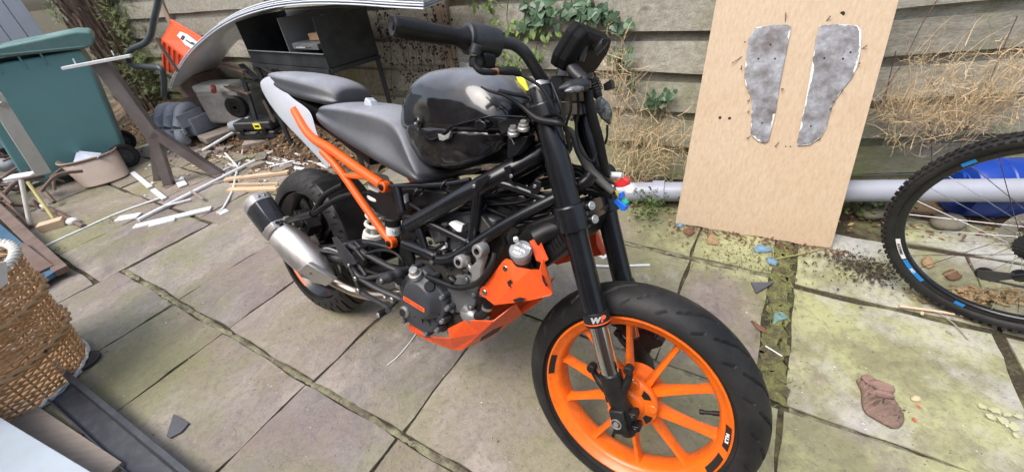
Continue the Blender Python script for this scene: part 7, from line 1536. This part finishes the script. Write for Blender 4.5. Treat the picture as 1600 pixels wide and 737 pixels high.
# ---- weeds at the fence foot
q = MB()
for cx, cy, sx, sy, n in ((1020, 318, 16, 12, 130), (1005, 335, 10, 8, 40), (1350, 322, 18, 8, 90), (1385, 312, 14, 8, 60)):
    for _ in range(n):
        x, y = RP.gauss(cx, sx), RP.gauss(cy, sy); p = G(x, y, .05); p.z = .02 + .10 * RP.random(); p += Vector((RP.uniform(-.03, .03), RP.uniform(-.03, .03), 0))
        for k in range(4):
            d = Vector((RP.gauss(0, 1), RP.gauss(0, 1), RP.gauss(.3, .5))).normalized(); s_ = d.cross(Vector((RP.random(), RP.random(), RP.random()))).normalized(); L_ = RP.uniform(.010, .022); q.add([p, p + d * L_ * .5 + s_ * L_ * .35, p + d * L_, p + d * L_ * .5 - s_ * L_ * .35], [(0, 1, 2, 3)])
tag(q.build('weeds', M_WEED, None, 0), 'low green weeds growing at the foot of the fence', 'weeds', kind='stuff')
q = MB()
def tuft(c, n, L_):
    for _ in range(n):
        p = c + Vector((RP.gauss(0, .025), RP.gauss(0, .025), 0)); d = Vector((RP.gauss(0, .5), RP.gauss(0, .5), 1)).normalized(); w_ = d.cross(Vector((RP.random(), RP.random(), 0))).normalized() * .0016; l_ = L_ * RP.uniform(.5, 1.3); q.add([p - w_, p + w_, p + d * l_ + Vector((RP.gauss(0, .01), RP.gauss(0, .01), 0))], [(0, 1, 2)])
for x, y, n, L_ in ((178, 346, 40, .03), (166, 348, 20, .02), (85, 394, 40, .03), (423, 205, 40, .12), (262, 345, 10, .03), (205, 418, 14, .012), (288, 478, 14, .012)): tuft(G(x, y), n, L_)
for _ in range(150):
    v = RP.uniform(.98, 1.86); u = .222 + RP.gauss(0, .02); tuft(UV(u, v), 3, .010)
tag(q.build('grass_tufts', M_WEED, None, 0), 'small green grass tufts in the joints of the paving', 'grass', kind='stuff')
# moss swelling in the wide joint
def h_moss(u, v): return .004 * sin(u * 60) * sin(v * 33) - .004 + .004 * (1 - abs(u - .222) / .04)
tag(bank('moss_strip', .186, .258, .98, 2.0, h_moss, M_MOSS, .012, .02, 6), 'thick moss in the wide joint right of the front wheel', 'moss', kind='stuff')

# ---- leaf litter and crumbs
def litter(name, label, n, place, mt, s0, s1, flat=.35, cat='leaves', z0=.006):
    q = MB()
    for _ in range(n):
        p = place(); s_ = RP.uniform(s0, s1); a = RP.random() * 6.28; x_ = Vector((cos(a), sin(a), RP.gauss(0, flat))).normalized(); y_ = Vector((-sin(a), cos(a), RP.gauss(0, flat))).normalized(); nz = x_.cross(y_)
        q.add([p - x_ * s_, p - y_ * s_ * .5 + nz * s_ * .2, p + x_ * s_, p + y_ * s_ * .5 + nz * s_ * .25], [(0, 1, 2), (0, 2, 3)])
    return tag(q.build(name, mt, None, 0), label, cat, kind='stuff')
def pl_left():
    while True:
        u, v = RP.uniform(-6.2, -2.4), RP.gauss(1.76, .20)
        if 1.25 < v < 2.2: return UV(u, v, max(0, h_left(u, v)) + .008 + .01 * RP.random())
litter('leaf_litter', 'brown dead leaves on the soil bank behind the trestle', 1100, pl_left, M_LEAF, .010, .028); litter('leaf_litter', 'tan leaf scraps on the soil bank below the cabinet', 900, pl_left, M_LEAFT, .008, .022)
def pl_right():
    u = RP.uniform(-1.6, 2.2); v = RP.gauss(1.97 + max(0, u + .1) * .26, .07); return UV(u, v, max(0, h_right(u, v)) + .006 + .008 * RP.random())
litter('leaf_litter', 'dead leaves and crumbs along the foot of the fence by the pipe', 800, pl_right, M_LEAF, .005, .015); litter('dry_straw', 'pale straw scraps along the foot of the fence by the pipe', 220, pl_right, M_DRYD, .005, .016)
def pl_mud():
    x, y = RP.gauss(1350, 26), RP.gauss(418, 13); return G(x + (y - 418) * 1.2, y, .004 + .012 * RP.random())
litter('mud_crumbs', 'dark heap of soil crumbs left of the bicycle tyre', 600, pl_mud, mat('black_crumb', (.05, .04, .028), .9, c2=(.09, .075, .045), scale=30), .004, .011, .8, 'soil')
def pl_wh(): return G(RP.gauss(1525, 45), RP.gauss(462, 7) , .006 + .01 * RP.random())
litter('dry_straw', 'brown plant litter lying under the bicycle wheel', 420, pl_wh, M_DRYD, .006, .018, .6)
def pl_any():
    while True:
        u, v = RP.uniform(-5.0, 1.7), RP.uniform(-.3, 1.95)
        return UV(u, v, .003)
def grit(name, label, n, place, mt, s0, s1):
    q = MB()
    for _ in range(n):
        p = place(); s_ = s0 + (s1 - s0) * RP.random() ** 3; a = RP.random() * 3; x_ = Vector((cos(a), sin(a), 0)) * s_; y_ = Vector((-sin(a), cos(a), 0)) * s_ * RP.uniform(.4, 1); z_ = Vector((0, 0, s_ * .6))
        q.add([p - x_, p + y_, p + x_, p - y_, p + z_], [(0, 1, 4), (1, 2, 4), (2, 3, 4), (3, 0, 4)])
    return tag(q.build(name, mt, None, 0), label, 'grit', kind='stuff')
grit('grit', 'pale grit scattered over the paving', 900, pl_any, M_PAINTF, .001, .005); grit('grit', 'dark grit scattered over the paving', 1100, pl_any, M_SLATE, .001, .0045)
def pl_heap():
    return UV(RP.gauss(-3.9, .6), RP.gauss(1.38, .16), .006)
grit('rubble', 'broken white and buff chips below the soil bank', 160, pl_heap, M_PAINTF, .004, .026)
def pl_board():
    return s0 + se * (SW * RP.uniform(-.05, 1.1)) - sbk * abs(RP.gauss(0, .05)) + Vector((0, 0, .006))
litter('bark_crumbs', 'dark crumbs and leaf bits along the foot of the plywood sheet', 420, pl_board, M_LEAF, .003, .012, .7, 'litter')
def pl_mossy():
    return UV(RP.gauss(.10, .14), RP.gauss(1.66, .07), .005)
litter('moss_crumbs', 'moss crumbs on the paving below the plywood sheet', 500, pl_mossy, M_MOSS, .002, .008, .8, 'moss')
